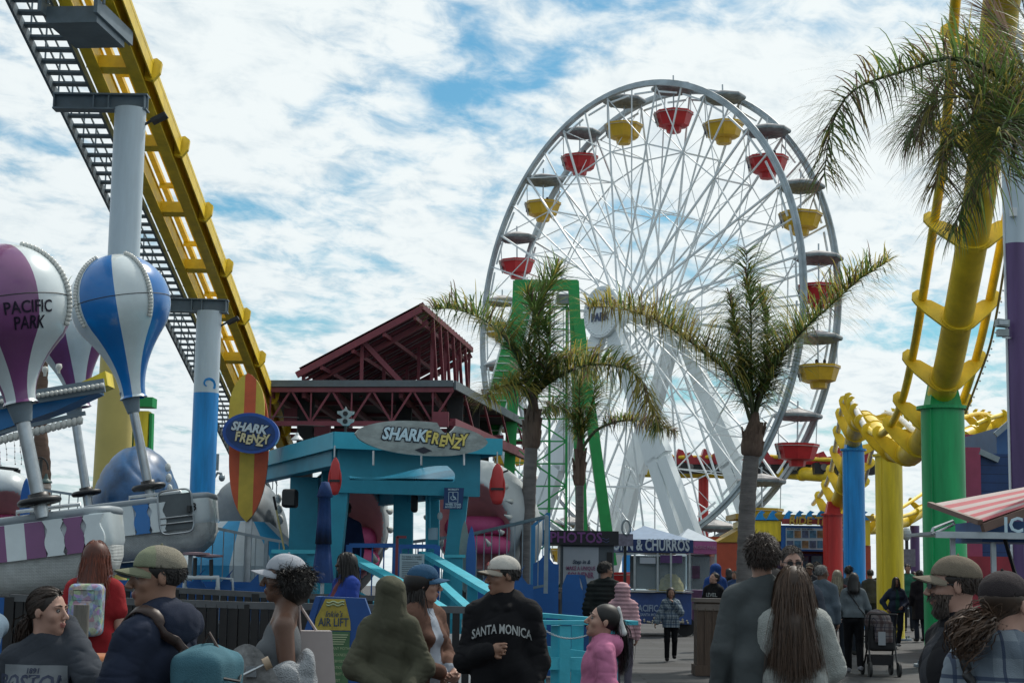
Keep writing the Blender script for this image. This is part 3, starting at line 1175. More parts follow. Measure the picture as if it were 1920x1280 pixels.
# train
TR = mat('train_red', (0.36, 0.02, 0.03), 0.35, 0.2, 2)
group = 'cars of the red coaster train'
xs_ = [1205, 1262, 1310, 1362, 1412, 1455, 1505, 1560, 1602]
i0 = 0
for ci, px in enumerate(xs_):
    f = (1610 - px) / (1610 - 1185)
    Y = 104 + 15 * f
    c = at(px, 868, Y)
    t = thing('coaster_car', 'red coaster car %s' % ['at the left end of the train, right of the bent palm frond', 'second from the left end of the train, behind a white wheel leg', 'third from the left end of the train, between two wheel legs', 'fourth from the left end of the train, left of a wheel leg',
        'fifth from the left, just left of the palm trunk', 'sixth from the left, just right of the palm trunk', 'third from the right end of the train, behind the hanging red gondola', 'second from the right end of the train, left of the blue column', 'at the right end of the train, partly behind the blue column'][ci], 'coaster car', c, group)
    m = MB()
    M_ = FR(c, 0, 0)
    m.prism([(-.85, -.1), (.85, -.1), (.9, .35), (.62, .85), (.3, .95), (.15, .45), (-.4, .35), (-.62, .7), (-.9, .6)], M_, 1.15)
    m.build('body', TR, t)
    m = MB(); m.box(c + Vector((0, 0, -.35)), (2.3, .95, .7)); m.build('chassis', BLACK, t)
    m = MB()
    for dx_ in (-.6, .6):
        m.tube([c + Vector((dx_, -.62, -.28)), c + Vector((dx_, -.5, -.28))], .2, 14)
    m.build('wheel', mat('grey_tyre', (0.2, 0.2, 0.2), .6, .2), t)

# ================================================================ GREEN TOWER
GT = thing('drop_tower_ride', 'green steel drop tower frame with lattice mast in front of the Ferris wheel', 'amusement ride', (at(1030, 900, 70).x, 70, 0))
m = MB()
Y = 70
def gb(a, b, w=.42, h=None, w2=None, Ya=None, Yb=None):
    m.beam(at(a[0], a[1], Ya or Y), at(b[0], b[1], Yb or Y), w, h, w2=w2)
gb((965, 535), (1083, 535), .42, .42); m.build('top_beam', GREEN_T, GT)
for a, b, w in (((972, 528), (968, 640), .48), ((1075, 528), (1080, 640), .44), ((968, 640), (945, 1060), .62), ((1080, 640), (1093, 1060), .36), ((1084, 600), (1146, 1060), .62)):
    m = MB(); gb(a, b, w, .45); m.build('tower_leg', GREEN_T, GT)
m = MB()
for x in (1003, 1031, 1063):
    gb((x, 560), (x - 2, 1060), .10, .10)
m.build('mast_chord', GREEN_T, GT)
m = MB()
y = 575
j = 0
while y < 1000:
    gb((1001, y), (1063, y), .06)
    gb((1001, y) if j % 2 else (1063, y), (1063, y + 42) if j % 2 else (1001, y + 42), .06)
    gb((955, y + 40), (1001, y + 40), .05) if y > 700 else None
    gb((955, y), (1001, y + 42), .05) if y > 740 else None
    y += 42; j += 1
m.build('lattice', GREEN_T, GT)
m = MB()
for x in (1056, 1066):
    gb((x, 575), (x + 2, 1000), .03)
for x in (1090, 962):
    gb((x, 640), (x + (8 if x > 1000 else -10), 1040), .06)
m.tube([at(1057, 562, 70) + Vector((0, 0, -.2)), at(1057, 562, 70) + Vector((0, 0, .2))], .3, 12)
m.build('cable', GREYM, GT)
LD = thing('ladder', 'green inclined ladder chute with white rungs left of the green tower', 'ladder', (at(920, 900, 72).x, 72, 0))
m = MB()
Y = 72
m.beam(at(985, 560, 73), at(905, 850, 71), .85, .12, up=(0, 1, 0)); m.build('back_panel', GREEN_T, LD)
m = MB()
for k in (-.46, .46):
    m.beam(at(985, 560, 73) + Vector((k, -.08, 0)), at(905, 850, 71) + Vector((k, -.08, 0)), .06, .1)
for j in range(22):
    q = at(985, 560, 73).lerp(at(905, 850, 71), j / 21)
    m.beam(q + Vector((-.46, -.12, 0)), q + Vector((.46, -.12, 0)), .04, .04)
m.build('rung', SPK, LD)

# ================================================================ MAROON SHELTER
SH = thing('open_shelter', 'dark red steel shelter with a tilted corrugated roof above a flat roof', 'shelter', (at(720, 900, 62).x, 62, 0))
Y0 = 58
fl, fr_ = at(470, 728, Y0), at(850, 728, Y0)
br2 = at(912, 775, Y0 + 12)
zr = fl.z
DY = 14
m = MB()
bl = Vector((fl.x - 1.0, fl.y + DY, zr))
brr = Vector((fr_.x + 2.6, fr_.y + DY, zr))
m.add([fl, fr_, brr, bl] + [q + Vector((0, 0, .22)) for q in (fl, fr_, brr, bl)], [(3, 2, 1, 0), (4, 5, 6, 7), (0, 1, 5, 4), (1, 2, 6, 5), (2, 3, 7, 6), (3, 0, 4, 7)])
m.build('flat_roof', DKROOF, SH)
m = MB()
m.beam(fl + Vector((0, -.1, .16)), fr_ + Vector((0, -.1, .16)), .08, .22)
m.beam(fr_ + Vector((.05, 0, .12)), brr + Vector((.05, 0, .12)), .08, .3)
m.build('roof_edge', mat('grey_roof_edge', (0.12, 0.15, 0.17), .6, .2), SH)
m = MB()
for dy in (0, 4.6, 9.2, 13.8):
    a, b_ = fl + Vector((0, dy, -.05)), fr_ + Vector((dy * 2.6 / 14, dy, -.05))
    for dz in (0, -1.15 + dy * .03):
        m.beam(a + Vector((0, 0, dz)), b_ + Vector((0, 0, dz)), .16, .16)
    n = 5
    for i in range(n):
        q1, q2 = a.lerp(b_, i / n), a.lerp(b_, (i + 1) / n)
        mid = (q1 + q2) / 2 + Vector((0, 0, -1.12))
        if dy == 0:
            m.beam(q1, mid, .07, .07); m.beam(mid, q2, .07, .07)
            m.beam(mid, mid + Vector((0, 0, 1.12)), .05, .05)
m.beam(fr_ + Vector((0, 0, -1.2)), brr + Vector((0, 0, -1.2)), .2, .35)
for i in range(9):
    q1, q2 = fr_.lerp(brr, i / 8), fr_.lerp(brr, min(1, (i + 1) / 8))
    m.beam(q1, q2 + Vector((0, 0, -1.15)), .07, .07) if i % 2 else None
for j in range(6):
    q = fl.lerp(fr_, .1 + j * .16)
    m.beam(q + Vector((0, .2, -.2)), q + Vector((.4, 13.5, -.2)), .14, .2)
m.build('roof_truss', MAROON, SH)
m = MB()
q = fr_ + Vector((-.4, -.3, -1.1)); m.box(q, (.55, .4, .5))
for px, py in ((548, 782), (605, 802)):
    m.box(at(px, py, 60), (.55, .4, .6))
m.each('gusset', MAROON, SH)
for px, Y_ in ((573, 60), (757, 62), (853, 60), (885, 64), (905, 70), (640, 70)):
    m = MB(); q = at(px, 800, Y_)
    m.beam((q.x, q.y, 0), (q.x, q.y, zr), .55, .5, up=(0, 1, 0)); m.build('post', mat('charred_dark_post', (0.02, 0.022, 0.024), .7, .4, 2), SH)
# tilted corrugated roof
Y1 = 60
e0, e1 = at(556, 698, Y1), at(790, 574, Y1)
e2, e3 = at(884, 656, Y1 + 9), at(700, 735, Y1 + 11)
m = MB()
ax = (e1 - e0)
back = (e2 - e1)
e3 = e0 + back
n = 34
vs, fs = [], []
for i in range(n + 1):
    o_ = back * (i / n) + Vector((0, 0, .09 * (i % 2)))
    vs += [e0 + o_, e1 + o_]
for i in range(n):
    fs.append((2 * i, 2 * i + 1, 2 * i + 3, 2 * i + 2))
m.add(vs, fs)
m.add([v + Vector((0, 0, .12)) for v in vs], fs)
m.build('tilted_roof', mat('corrugated_dark_roof', (0.17, 0.05, 0.07), .6, .3, 1), SH)
m = MB()
m.beam(e0 + Vector((0, 0, -.10)), e1 + Vector((0, 0, -.10)), .12, .22)
m.beam(e0 + back * .12 + Vector((0, 0, -.35)), e1 + back * .12 + Vector((0, 0, -.35)), .14, .18)
m.beam(e1, e2, .15, .2); m.beam(e3 + Vector((0, 0, -.2)), e2 + Vector((0, 0, -.2)), .16, .22)
for i in range(1, 9):
    o_ = back * (i / 9) + Vector((0, 0, -.14))
    m.beam(e0 + o_, e1 + o_, .06, .09)
for f in (.2, .45, .7, .95):
    q = e0.lerp(e1, f)
    m.beam(q + Vector((0, 0, -.3)), q + back + Vector((0, 0, -.3)), .10, .14)
m.build('rafter', MAROON, SH)
m = MB()
for i in range(24):
    o_ = back * ((i + .5) / 24) + Vector((0, 0, -.05))
    m.beam(e0 + o_, e1 + o_, .045, .03)
m.build('roof_seam', mat('pale_roof_seam', (.30, .26, .28), .6, .3), SH)
m = MB()
for f, g_ in ((.04, .03), (.5, .05), (.98, .25), (.98, .5), (.98, .75), (.98, 1.0), (.75, .5), (.5, .4), (.55, .7)):
    q = e0.lerp(e1, f) + back * g_
    m.beam(q, (q.x, q.y, zr), .12, .12, up=(0, 1, 0))
for i in range(6):
    q = e1 + back * (.2 + i * .13); q2 = e1 + back * (.2 + (i + 1) * .13)
    m.beam(q, (q2.x, q2.y, zr), .11, .11)
a = e0.lerp(e1, .5) + back * .05
m.beam(a, (fr_.x - 1.4, fr_.y + 3, zr), .18, .18)
m.each('strut', MAROON, SH)
for k_, (px, py) in enumerate(((508, 806), (557, 822))):
    t = thing('hanging_lamp', ['pale cone lamp hanging on a wire beside the yellow track', 'pale cone lamp hanging beside the dark shelter post'][k_], 'lamp', at(px, py, 56), 'cone lamps on wires')
    q = at(px, py, 56)
    m = MB(); m.lathe([(.03, .2), (.08, .1), (.2, -.02), (.2, -.05), (0, -.04)], c=q, n=12); m.build('lamp_shade', WHITE, t)
    m = MB(); m.tube([q + Vector((0, 0, .2)), q + Vector((0, 0, .45)), q + Vector((.9, 0, .42))], .015, 5); m.build('wire', DARK, t)
# ================================================================ SHARK FRENZY HUT
PLAT = 0.85
HUT = thing('ride_entrance_hut', 'turquoise entrance hut with a bitten surfboard sign on its wide flat roof', 'entrance hut', (at(700, 900, 25).x, 25, 0))
ca, cb_ = at(630, 812, 23.5), at(937, 828, 24.3)
ux = (cb_ - ca); ux.z = 0; wdt = ux.length; ux.normalize()
uy = Vector((-ux.y, ux.x, 0))
dep = 6.9
zt = ca.z
def hp(a, b, z):
    return ca + ux * a + uy * b + Vector((0, 0, z - ca.z))
m = MB()
ft = .21
def slab(m, a0, a1, b0, b1, z0, z1):
    vs = [hp(a, b, z) for z in (z0, z1) for a, b in ((a0, b0), (a1, b0), (a1, b1), (a0, b1))]
    m.add(vs, [(3, 2, 1, 0), (4, 5, 6, 7), (0, 1, 5, 4), (1, 2, 6, 5), (2, 3, 7, 6), (3, 0, 4, 7)])
slab(m, 0, wdt, 0, dep, zt - ft * .6, zt)
m.build('roof', TEAL, HUT)
m = MB()
slab(m, -.03, wdt + .03, -.04, -.003, zt - ft, zt + .02)
slab(m, -.04, -.003, -.003, dep, zt - ft, zt + .02)
slab(m, wdt + .003, wdt + .04, -.003, dep, zt - ft, zt + .02)
m.each('fascia', mat('turquoise_fascia', (0.03, 0.38, 0.52), .45, .15, 2), HUT)
m = MB()
slab(m, .12, wdt - .2, .25, .40, zt - .8, zt - ft * .6 - .003)
slab(m, -.15 + .2, .28, .42, dep - 1, zt - .42, zt - ft * .6 - .003)
slab(m, wdt - .5, wdt - .35, .42, dep - 1, zt - .8, zt - ft * .6 - .003)
slab(m, .4, wdt - .6, 2.4, 2.5, zt - .7, zt - ft * .6 - .003)
m.each('header_beam', TEAL, HUT)
def post(p, q, w, d, lab=None):
    m = MB(); m.beam(p, q, w, d, up=(0, 1, 0)); return m.build('post', TEAL, HUT, label=lab)
Yf = 24
post(at(640, 880, Yf), Vector((at(612, 1060, Yf).x, Yf, PLAT)), .28, .3, 'leaning front post of the hut')
post(at(868, 880, 24.6), Vector((at(838, 1060, 24.6).x, 24.6, PLAT)), .24, .3)
post(at(573, 895, 27), Vector((at(570, 1060, 27).x, 27, PLAT)), .44, .35)
post(at(757, 895, 27), Vector((at(757, 1060, 27).x, 27, PLAT)), .30, .3)
post(at(812, 885, 26), Vector((at(812, 1060, 26).x, 26, PLAT)), .2, .2)
m = MB()   # curved awning panel below the header
M_ = FR(at(760, 884, 23.2), 0, 0)
vs, fs = [], []
n = 16
for i in range(n + 1):
    x = -.83 + 1.4 * i / n
    for j in range(7):
        f = j / 6
        vs.append(M_ @ Vector((x + .12 * math.sin(f * 2), -.12 * f + .09 * math.sin(x * 3.0) * (1 - f), .55 * f)))
for i in range(n):
    for j in range(6):
        a = i * 7 + j
        fs.append((a, a + 7, a + 8, a + 1))
m.add(vs, fs)
m.add([v + Vector((0, 0, -.03)) for v in vs], [tuple(reversed(f)) for f in fs])
aw = m.build('awning_panel', mat('glossy_teal_panel', (0.03, 0.22, 0.34), .22, .3, 3), HUT, smooth=True)
m = MB()
for px in (700, 790, 870):
    m.tube([at(px, 845, 23.3), at(px, 872, 23.25)], .015, 6)
m.each('chain', STEEL, HUT)
# platform under the hut
m = MB()
m.box((at(690, 1000, 26).x, 27.2, PLAT - .1), (4.6, 6.2, .2))
m.build('platform', mat('grey_platform', (0.09, 0.10, 0.11), .7, .3, 2), HUT)
m = MB()
for x in (-2.2, 0, 2.2):
    for y in (24.3, 27.2, 30):
        m.beam((at(690, 1000, 26).x + x, y, 0), (at(690, 1000, 26).x + x, y, PLAT - .2), .14, .14)
m.each('platform_support', BLUE_F, HUT)
# surfboard sign on the roof
SG = thing('surfboard_sign', 'horizontal grey-blue surfboard with a bite taken out, reading SHARK FRENZY, on the hut roof', 'sign', at(800, 850, 22.9))
M_ = frame(at(791, 821, 22.95), ux, (0, 0, 1)) @ Matrix.Rotation(R(-1.5), 4, 'Z')
top, bot = [], []
W2 = .93
Nn = 48
for i in range(Nn + 1):
    x = -W2 + 2 * W2 * i / Nn
    t = x / W2
    hgt = .235 * (1 - abs(t) ** 2.3) ** .62
    yt = hgt * .95
    if .22 < t < .5:
        u = (t - .36) / .14
        yt = min(yt, hgt * .95 - .11 * (1 - u * u) - .02 * abs(math.sin(u * 9)))
    top.append((x, yt)); bot.append((x, -hgt))
poly = bot + top[::-1][1:-1]
m = MB(); m.prism(poly, M_, .07)
SURFG = mat('airbrushed_grey_surfboard', (0.33, 0.37, 0.36), .45, .5, 3.2, stretch=(1, 1, 2.5))
m.build('board', SURFG, SG)
LT_W = mat('pale_blue_lettering', (0.55, 0.72, 0.80), .5, .1)
LT_Y = mat('yellow_lettering', (0.75, 0.62, 0.16), .5, .25, 6)
LT_K = mat('dark_outline', (0.012, 0.015, 0.03), .5, .1)
def double_text(SGo, M_, s, size, x, y, fill, xs=1.0, shear=0.15, z=.04, out=.014, rot=0, bold=.008):
    Mt = M_ @ Matrix.Translation((x, y, z)) @ Matrix.Rotation(R(rot), 4, 'Z')
    m = MB(); m.text(s, Mt, size, bold + out, xs, shear, t=.01)
    m.build('lettering_outline', LT_K, SGo)
    m = MB(); m.text(s, Mt @ Matrix.Translation((0, 0, .009)), size, bold, xs, shear, t=.01)
    m.build('lettering', fill, SGo)
double_text(SG, M_, 'SHARK', .225, -.27, .02, LT_W, .86, .25)
for ch, x, y, r_ in (('F', .06, .015, 6), ('R', .165, .0, -2), ('E', .265, -.03, 0), ('N', .37, .0, 2), ('Z', .475, -.045, -4), ('Y', .565, .0, 8)):
    double_text(SG, M_, ch, .205, x, y, LT_Y, .78, .25, rot=r_)
m = MB(); m.prism([(-.12, 0), (0, -.045), (.12, 0), (0, .045)], M_ @ Matrix.Translation((.02, -.165, .04)), .012)
m.build('diamond_badge', LT_K, SG)
# traffic light above the hut
TL = thing('traffic_light', 'pale grey two-lens traffic light with side fins above the hut roof', 'traffic light', at(648, 812, 24))
m = MB(); M_ = FR(at(648, 783, 24), 0, 0)
for dy in (-.055, .055):
    m.prism([(math.cos(2 * PI * i / 16) * .075, dy + math.sin(2 * PI * i / 16) * .06) for i in range(16)], M_, .1)
    for sg in (-1, 1):
        m.prism([(sg * .05, dy - .03), (sg * .115, dy + .0), (sg * .12, dy + .035), (sg * .05, dy + .04)][::sg], M_, .06)
m.prism([(-.03, .1), (.03, .1), (0, .16)], M_, .05)
m.build('housing', mat('pale_grey_housing', (0.35, 0.40, 0.40), .6, .2), TL)
m = MB()
for dy in (-.055, .055):
    m.prism([(math.cos(2 * PI * i / 16) * .035, dy + math.sin(2 * PI * i / 16) * .035) for i in range(16)], M_ @ Matrix.Translation((0, 0, .05)), .02)
m.build('lens', BLACK, TL)
m = MB(); m.tube([at(648, 795, 24), Vector((at(648, 795, 24).x, 24, zt))], .02, 6); m.build('stem', DARK, TL)

# lifeguard rescue buoys
RB = mat('red_rescue_buoy', (0.50, 0.035, 0.035), .4, .15, 3)
def buoy(px, y0, y1, Y, label, w):
    a, b_ = at(px, y0, Y), at(px, y1, Y)
    t = thing('rescue_buoy', label, 'rescue buoy', b_, 'red lifeguard rescue buoys')
    Ln = a.z - b_.z
    Mz = Matrix.Scale(.55, 3, (0, 1, 0))
    m = MB(); m.lathe([(0, 0), (w * .38, .015), (w * .5, Ln * .12), (w * .5, Ln * .7), (w * .42, Ln * .84), (w*.22, Ln*.95), (.01, Ln)], c=b_, n=20, M=Mz)
    m.build('float', RB, t, smooth=True)
    m = MB(); m.tube([b_ + Vector((w * .58 * math.cos(a_) , 0, Ln * .38 + w * .1 + (Ln * .38) * math.sin(a_))) for a_ in [2 * PI * i / 24 for i in range(24)]], .018, 6, close=True)
    m.build('grab_handle', RB, t)
    m = MB(); m.box(b_ + Vector((0, 0, Ln * .38)), (w * 1.08, w * .66, .03)); m.build('strap', BLACK, t)
    m = MB(); m.tube([a, a + Vector((0, 0, .16))], .012, 5); m.build('chain', STEEL, t)
buoy(627, 857, 928, 23.0, 'red rescue buoy hanging from the left corner of the hut roof', .13)
buoy(932, 868, 946, 24.0, 'red rescue buoy hanging under the right end of the hut roof', .17)
# speakers
def speaker(px, py, Y, w, h, label):
    c = at(px, py, Y)
    t = thing('loudspeaker', label, 'loudspeaker', c - Vector((0, 0, h / 2)), 'black loudspeakers on the hut')
    blob('cabinet', [('b', c, (w / 2 - .04, .1, h / 2 - .04), .04, .01)], .02, BLACK, t, world=True)
    m = MB(); m.box(c + Vector((0, -.145, 0)), (w * .7, .01, h * .75)); m.build('grille', DARK, t)
speaker(544, 934, 25, .22, .27, 'black loudspeaker on the left rear post of the hut')
speaker(777, 943, 26, .10, .28, 'slim black loudspeaker beside the middle post of the hut')
m = MB()
WS = thing('access_sign', 'small dark blue wheelchair access sign on the right hut post', 'sign', at(850, 955, 24))
M_ = FR(at(850, 934, 24.2), 0, 0)
m.prism([(-.14, -.15), (.13, -.15), (.15, .15), (-.13, .15)], M_, .015); m.build('panel', mat('navy_sign', (0.012, 0.05, 0.16), .5, .1), WS)
m = MB()
Mx = M_ @ Matrix.Translation((0, 0, .012))
m.text('MOBILITY', Mx @ Matrix.Translation((0, .125, 0)), .035, .001, 1, t=.003)
m.text('WHEEL CHAIR', Mx @ Matrix.Translation((0, -.085, 0)), .036, .001, .95, t=.003)
m.text('ACCESS AT EXIT', Mx @ Matrix.Translation((0, -.122, 0)), .034, .001, .9, t=.003)
def ring2(m, M, cx_, cy_, r, w, a0=0, a1=2 * PI, n=18):
    for i in range(n):
        a, b = a0 + (a1 - a0) * i / n, a0 + (a1 - a0) * (i + 1) / n
        m.add([M @ Vector((cx_ + math.cos(t_) * rr, cy_ + math.sin(t_) * rr, 0)) for t_, rr in ((a, r), (b, r), (b, r - w), (a, r - w))], [(0, 1, 2, 3)])
ring2(m, Mx, -.005, .01, .034, .008, 2.4, 6.0)
m.prism([(-.012, .06), (0, .06), (.0, .03), (.022, .028), (.022, .02), (-.008, .02)], Mx, .003)
m.prism([(.0, .02), (.03, .02), (.045, -.02), (.036, -.022), (.024, .01), (0, .01)], Mx, .003)
m.ball(Mx @ Vector((-.006, .072, 0)), .008, 8)
for q in (((-.065, .09), (.065, .09)), ((.065, .09), (.065, -.06)), ((.065, -.06), (-.065, -.06)), ((-.065, -.06), (-.065, .09))):
    m.beam(Mx @ Vector((*q[0], 0)), Mx @ Vector((*q[1], 0)), .006, .003, up=(0, 1, 0))
m.build('lettering', LT_W, WS)

# closed blue umbrella
UM = thing('closed_umbrella', 'folded navy blue patio umbrella standing at the front left hut post', 'umbrella', (at(607, 1000, 22).x, 22, 0))
c = at(607, 1000, 22)
tz, b0 = at(607, 902, 22).z, at(607, 1092, 22).z
m = MB()
n = 40
prof = [(.0, tz), (.05, tz - .01), (.08, tz - .1), (.105, tz - .2), (.07, tz - .21), (.085, tz - .5), (.10, tz - .80), (.075, (tz + b0) / 2 - .02), (.10, b0 + .35), (.14, b0)]
vs, fs = [], []
for k, (r_, z) in enumerate(prof):
    for j in range(n):
        a = 2 * PI * j / n
        rr = r_ * (1 + (.07 * math.cos(a * 8) if k > 3 else 0))
        vs.append((c.x + rr * math.cos(a), c.y + rr * math.sin(a), z))
for k in range(len(prof) - 1):
    for j in range(n):
        fs.append((k * n + j, k * n + (j + 1) % n, (k + 1) * n + (j + 1) % n, (k + 1) * n + j))
m.add(vs, fs)
m.build('canopy', mat('navy_umbrella_cloth', (0.012, 0.045, 0.16), .85, .3, 5, bump=.2), UM, smooth=True)
m = MB(); m.tube([(c.x, c.y, 0), (c.x, c.y, b0 + .1)], .025, 8); m.build('pole', STEEL, UM)
m = MB(); m.lathe([(.3, 0.01), (.3, .06), (.06, .1), (.0, .1)], c=(c.x, c.y, 0), n=20); m.build('base', DARK, UM)

# notice board by the gate
NB = thing('notice_board', 'white printed rules notice on a dark red stand beside the blue gate', 'notice board', (at(770, 1100, 22.5).x, 22.5, 0))
M_ = FR(at(772, 1068, 22.5), 0, 0)
m = MB(); m.prism([(-.16, -.24), (.16, -.24), (.16, .21), (-.16, .21)], M_, .02); m.build('panel', mat('pale_notice', (0.30, 0.38, 0.42), .6, .1), NB)
m = MB()
Mx = M_ @ Matrix.Translation((0, 0, .012))
m.text('TO RIDE A SHARK', Mx @ Matrix.Translation((0, .17, 0)), .032, 0, 1, t=.002)
m.text('REQUIREMENTS OF RIDERS', Mx @ Matrix.Translation((0, .14, 0)), .024, 0, .9, t=.002)
for i in range(13):
    w = .13 - random.random() * .05
    m.box(Mx @ Vector((-.13 + w, .105 - i * .024, .001)), (2 * w, .002, .006))
m.build('lettering', LT_K, NB)
m = MB()
x = at(745, 1000, 22.5).x
m.beam((x, 22.5, 0), (x, 22.5, at(745, 1005, 22.5).z), .035); m.beam((x, 22.5, at(745, 1006, 22.5).z), (x + .12, 22.5, at(745, 1006, 22.5).z), .035)
m.build('stand', mat('dark_red_tube', (0.16, 0.02, 0.03), .5, .2), NB)
UB = thing('utility_box', 'pale blue utility box with conduit beside the right hut post', 'utility box', at(818, 1010, 25))
m = MB(); m.box(at(812, 1000, 24.5), (.13, .1, .17)); m.build('box', mat('pale_blue_box', (0.25, 0.38, 0.46), .5, .1), UB)
m = MB(); m.tube([at(806, 885, 24.4), at(806, 990, 24.4)], .015, 6); m.tube([at(799, 885, 24.4), at(799, 1110, 24.4)], .012, 6); m.build('conduit', TEAL, UB)
m = MB(); m.ball(at(825, 967, 24.45), (.04, .02, .06), 12); m.build('meter', mat('pale_meter', (.4, .48, .5), .4, .1), UB)

# gates and railings at the hut
def railing(name, label, P, hgt, mt, posts=True, balus=.12, rail=.04, Ybase=None, cap=None, bt=.018, group=None, cat='railing', bottom=.12):
    """P: list of top-rail points; height down"""
    t = thing(name, label, cat, (P[0].x, P[0].y, P[0].z - hgt), group)
    m = MB()
    for i in range(len(P) - 1):
        m.beam(P[i], P[i + 1], rail * 1.3, rail)
    m.build('top_rail', cap or mt, t)
    m = MB()
    for i in range(len(P) - 1):
        a, b_ = P[i] - Vector((0, 0, hgt - bottom)), P[i + 1] - Vector((0, 0, hgt - bottom))
        m.beam(a, b_, rail * .8, rail * .8)
    m.build('bottom_rail', mt, t)
    m = MB()
    for i in range(len(P) - 1):
        n = max(1, int((P[i + 1] - P[i]).length / balus))
        for j in range(n + 1):
            q = P[i].lerp(P[i + 1], j / n)
            m.beam(q, q - Vector((0, 0, hgt - bottom)), bt, bt)
    b = m.build('balusters', mt, t)
    m = MB()
    for i in range(len(P)):
        m.beam(P[i] + Vector((0, 0, .01)), P[i] - Vector((0, 0, hgt)), rail * 1.4, rail * 1.4)
    m.each('post', mt, t)
    return t
railing('gate', 'blue metal gate behind the hut posts, left leaf', [at(655, 1022, 24.0), at(742, 1022, 24.0)], 1.0, BLUE_F, balus=.13, rail=.06, cat='gate')
railing('gate', 'blue metal gate leaf beside the notice board', [at(748, 1024, 24.0), at(820, 1024, 24.0)], 1.0, BLUE_F, balus=.13, rail=.06, cat='gate')
TEALR = mat('turquoise_rail_paint', (0.05, 0.42, 0.53), .45, .2, 4, bump=.1)
def timber_rail(label, P, w=.15, h=.07, posts=()):
    t = thing('timber_handrail', label, 'handrail', (P[0].x, P[0].y, 0), 'turquoise timber handrails of the ramp')
    m = MB()
    for i in range(len(P) - 1):
        m.beam(P[i], P[i + 1], w, h)
    m.build('top_rail', TEALR, t)
    for q in posts:
        m = MB(); m.beam((q.x, q.y, 0), (q.x, q.y, q.z - h / 2 - .003), .13, .1, up=(0, 1, 0)); m.build('post', TEAL, t)
    return t
PA = [at(655, 1042, 23.5), at(748, 1092, 21.5), at(828, 1142, 19.6)]
t = timber_rail('turquoise ramp handrail passing behind the two hooded and denim-capped people', PA, .17, .06, (PA[2] + (PA[1] - PA[2]) * .12, PA[1], PA[0]))
m = MB()
for i in range(2):
    m.beam(PA[i] - Vector((0, 0, .45)), PA[i + 1] - Vector((0, 0, .45)), .05, .10)
m.build('lower_rail', TEAL, t)
PB = [at(796, 1037, 24), at(832, 1057, 23), at(912, 1105, 20.8), at(1010, 1158, 18.8)]
t = timber_rail('upper turquoise ramp handrail running down toward the man in the black hoodie', PB, .17, .06, (PB[0], PB[2] + (PB[1] - PB[2]) * .3, PB[3]))
m = MB()
m.beam(at(825, 1092, 22), at(878, 1140, 20), .12, .05); m.beam(at(845, 1150, 21), at(900, 1152, 21), .06, .12)
m.build('lower_rail', TEALR, t)
HS = thing('timber_railing', 'short level turquoise timber railing left of the folded umbrella', 'railing', (at(540, 1040, 23).x, 23, 0))
m = MB(); m.beam(at(510, 1033, 23), at(592, 1034, 23), .14, .05); m.build('top_rail', TEALR, HS)
for px in (518, 548, 588):
    m = MB(); q = at(px, 1034, 23); m.beam((q.x, 23, PLAT), (q.x, 23, q.z - .028), .16, .05, up=(0, 1, 0)); m.build('board', TEAL, HS)
HS = thing('timber_railing', 'short level turquoise railing right of the hut beside the upright surfboards', 'railing', (at(850, 1040, 24).x, 24, 0))
m = MB(); m.beam(at(832, 1042, 23.8), at(872, 1042, 23.8), .12, .04); m.build('top_rail', TEALR, HS)
m = MB(); q = at(857, 1045, 23.8); m.beam((q.x, 23.8, 0), (q.x, 23.8, q.z), .16, .05, up=(0, 1, 0)); m.build('board', TEAL, HS)
# ramp sheet
RM = MB()
a, b_, c, d = at(775, 1165, 19.5), at(905, 1165, 20.5), at(1000, 1300, 16.2), at(845, 1300, 15.2)
ps = [Vector((q.x, q.y, z)) for q, z in ((at(800, 1180, 23), .80), (at(880, 1180, 23), .80), (at(975, 1300, 14.5), .12), (at(835, 1300, 14.5), .12))]
RM.add(ps + [p_ - Vector((0, 0, .06)) for p_ in ps], [(3, 2, 1, 0), (4, 5, 6, 7), (0, 1, 5, 4), (1, 2, 6, 5), (2, 3, 7, 6), (3, 0, 4, 7)])
tag(RM.build('entrance_ramp', mat('grey_grit_ramp', (0.13, 0.15, 0.17), .8, .2, 20, bump=.2, bscale=200)), 'grey non-slip ramp sloping down between the turquoise handrails', 'ramp')
# turquoise queue fence in the centre
QF = thing('timber_fence', 'turquoise timber queue fence between the black hoodie and the pink hoodie', 'fence', (at(1080, 1250, 18).x, 18, 0))
def tb(p, q, w, h, name='rail', mt=TEALR):
    m = MB(); m.beam(p, q, w, h); m.build(name, mt, QF)
tb(at(1012, 1152, 18.8), at(1188, 1167, 18.2), .10, .045)
tb(at(1012, 1166, 17.2), at(1196, 1167, 17.2), .12, .04, 'rail')
tb(at(1005, 1217, 18.6), at(1120, 1232, 18.2), .05, .10)
tb(at(1000, 1243, 17.2), at(1125, 1243, 17.2), .05, .12)
for px, Y, w in ((1016, 18.7, .1), (1060, 17.2, .11), (1083, 18.6, .13), (1042, 17.3, .09), (1142, 17.3, .10), (1150, 18.3, .1)):
    q = at(px, 1166, Y)
    m = MB(); m.beam((q.x, Y, 0), (q.x, Y, q.z - .03), w, .08, up=(0, 1, 0)); m.build('post', TEALR, QF)
CHN = thing('chain', 'thin steel chain sagging across the turquoise queue fence', 'chain', at(1100, 1200, 17))
m = MB()
p0, p1 = at(1020, 1180, 17.0), at(1145, 1160, 16.9)
n = 46
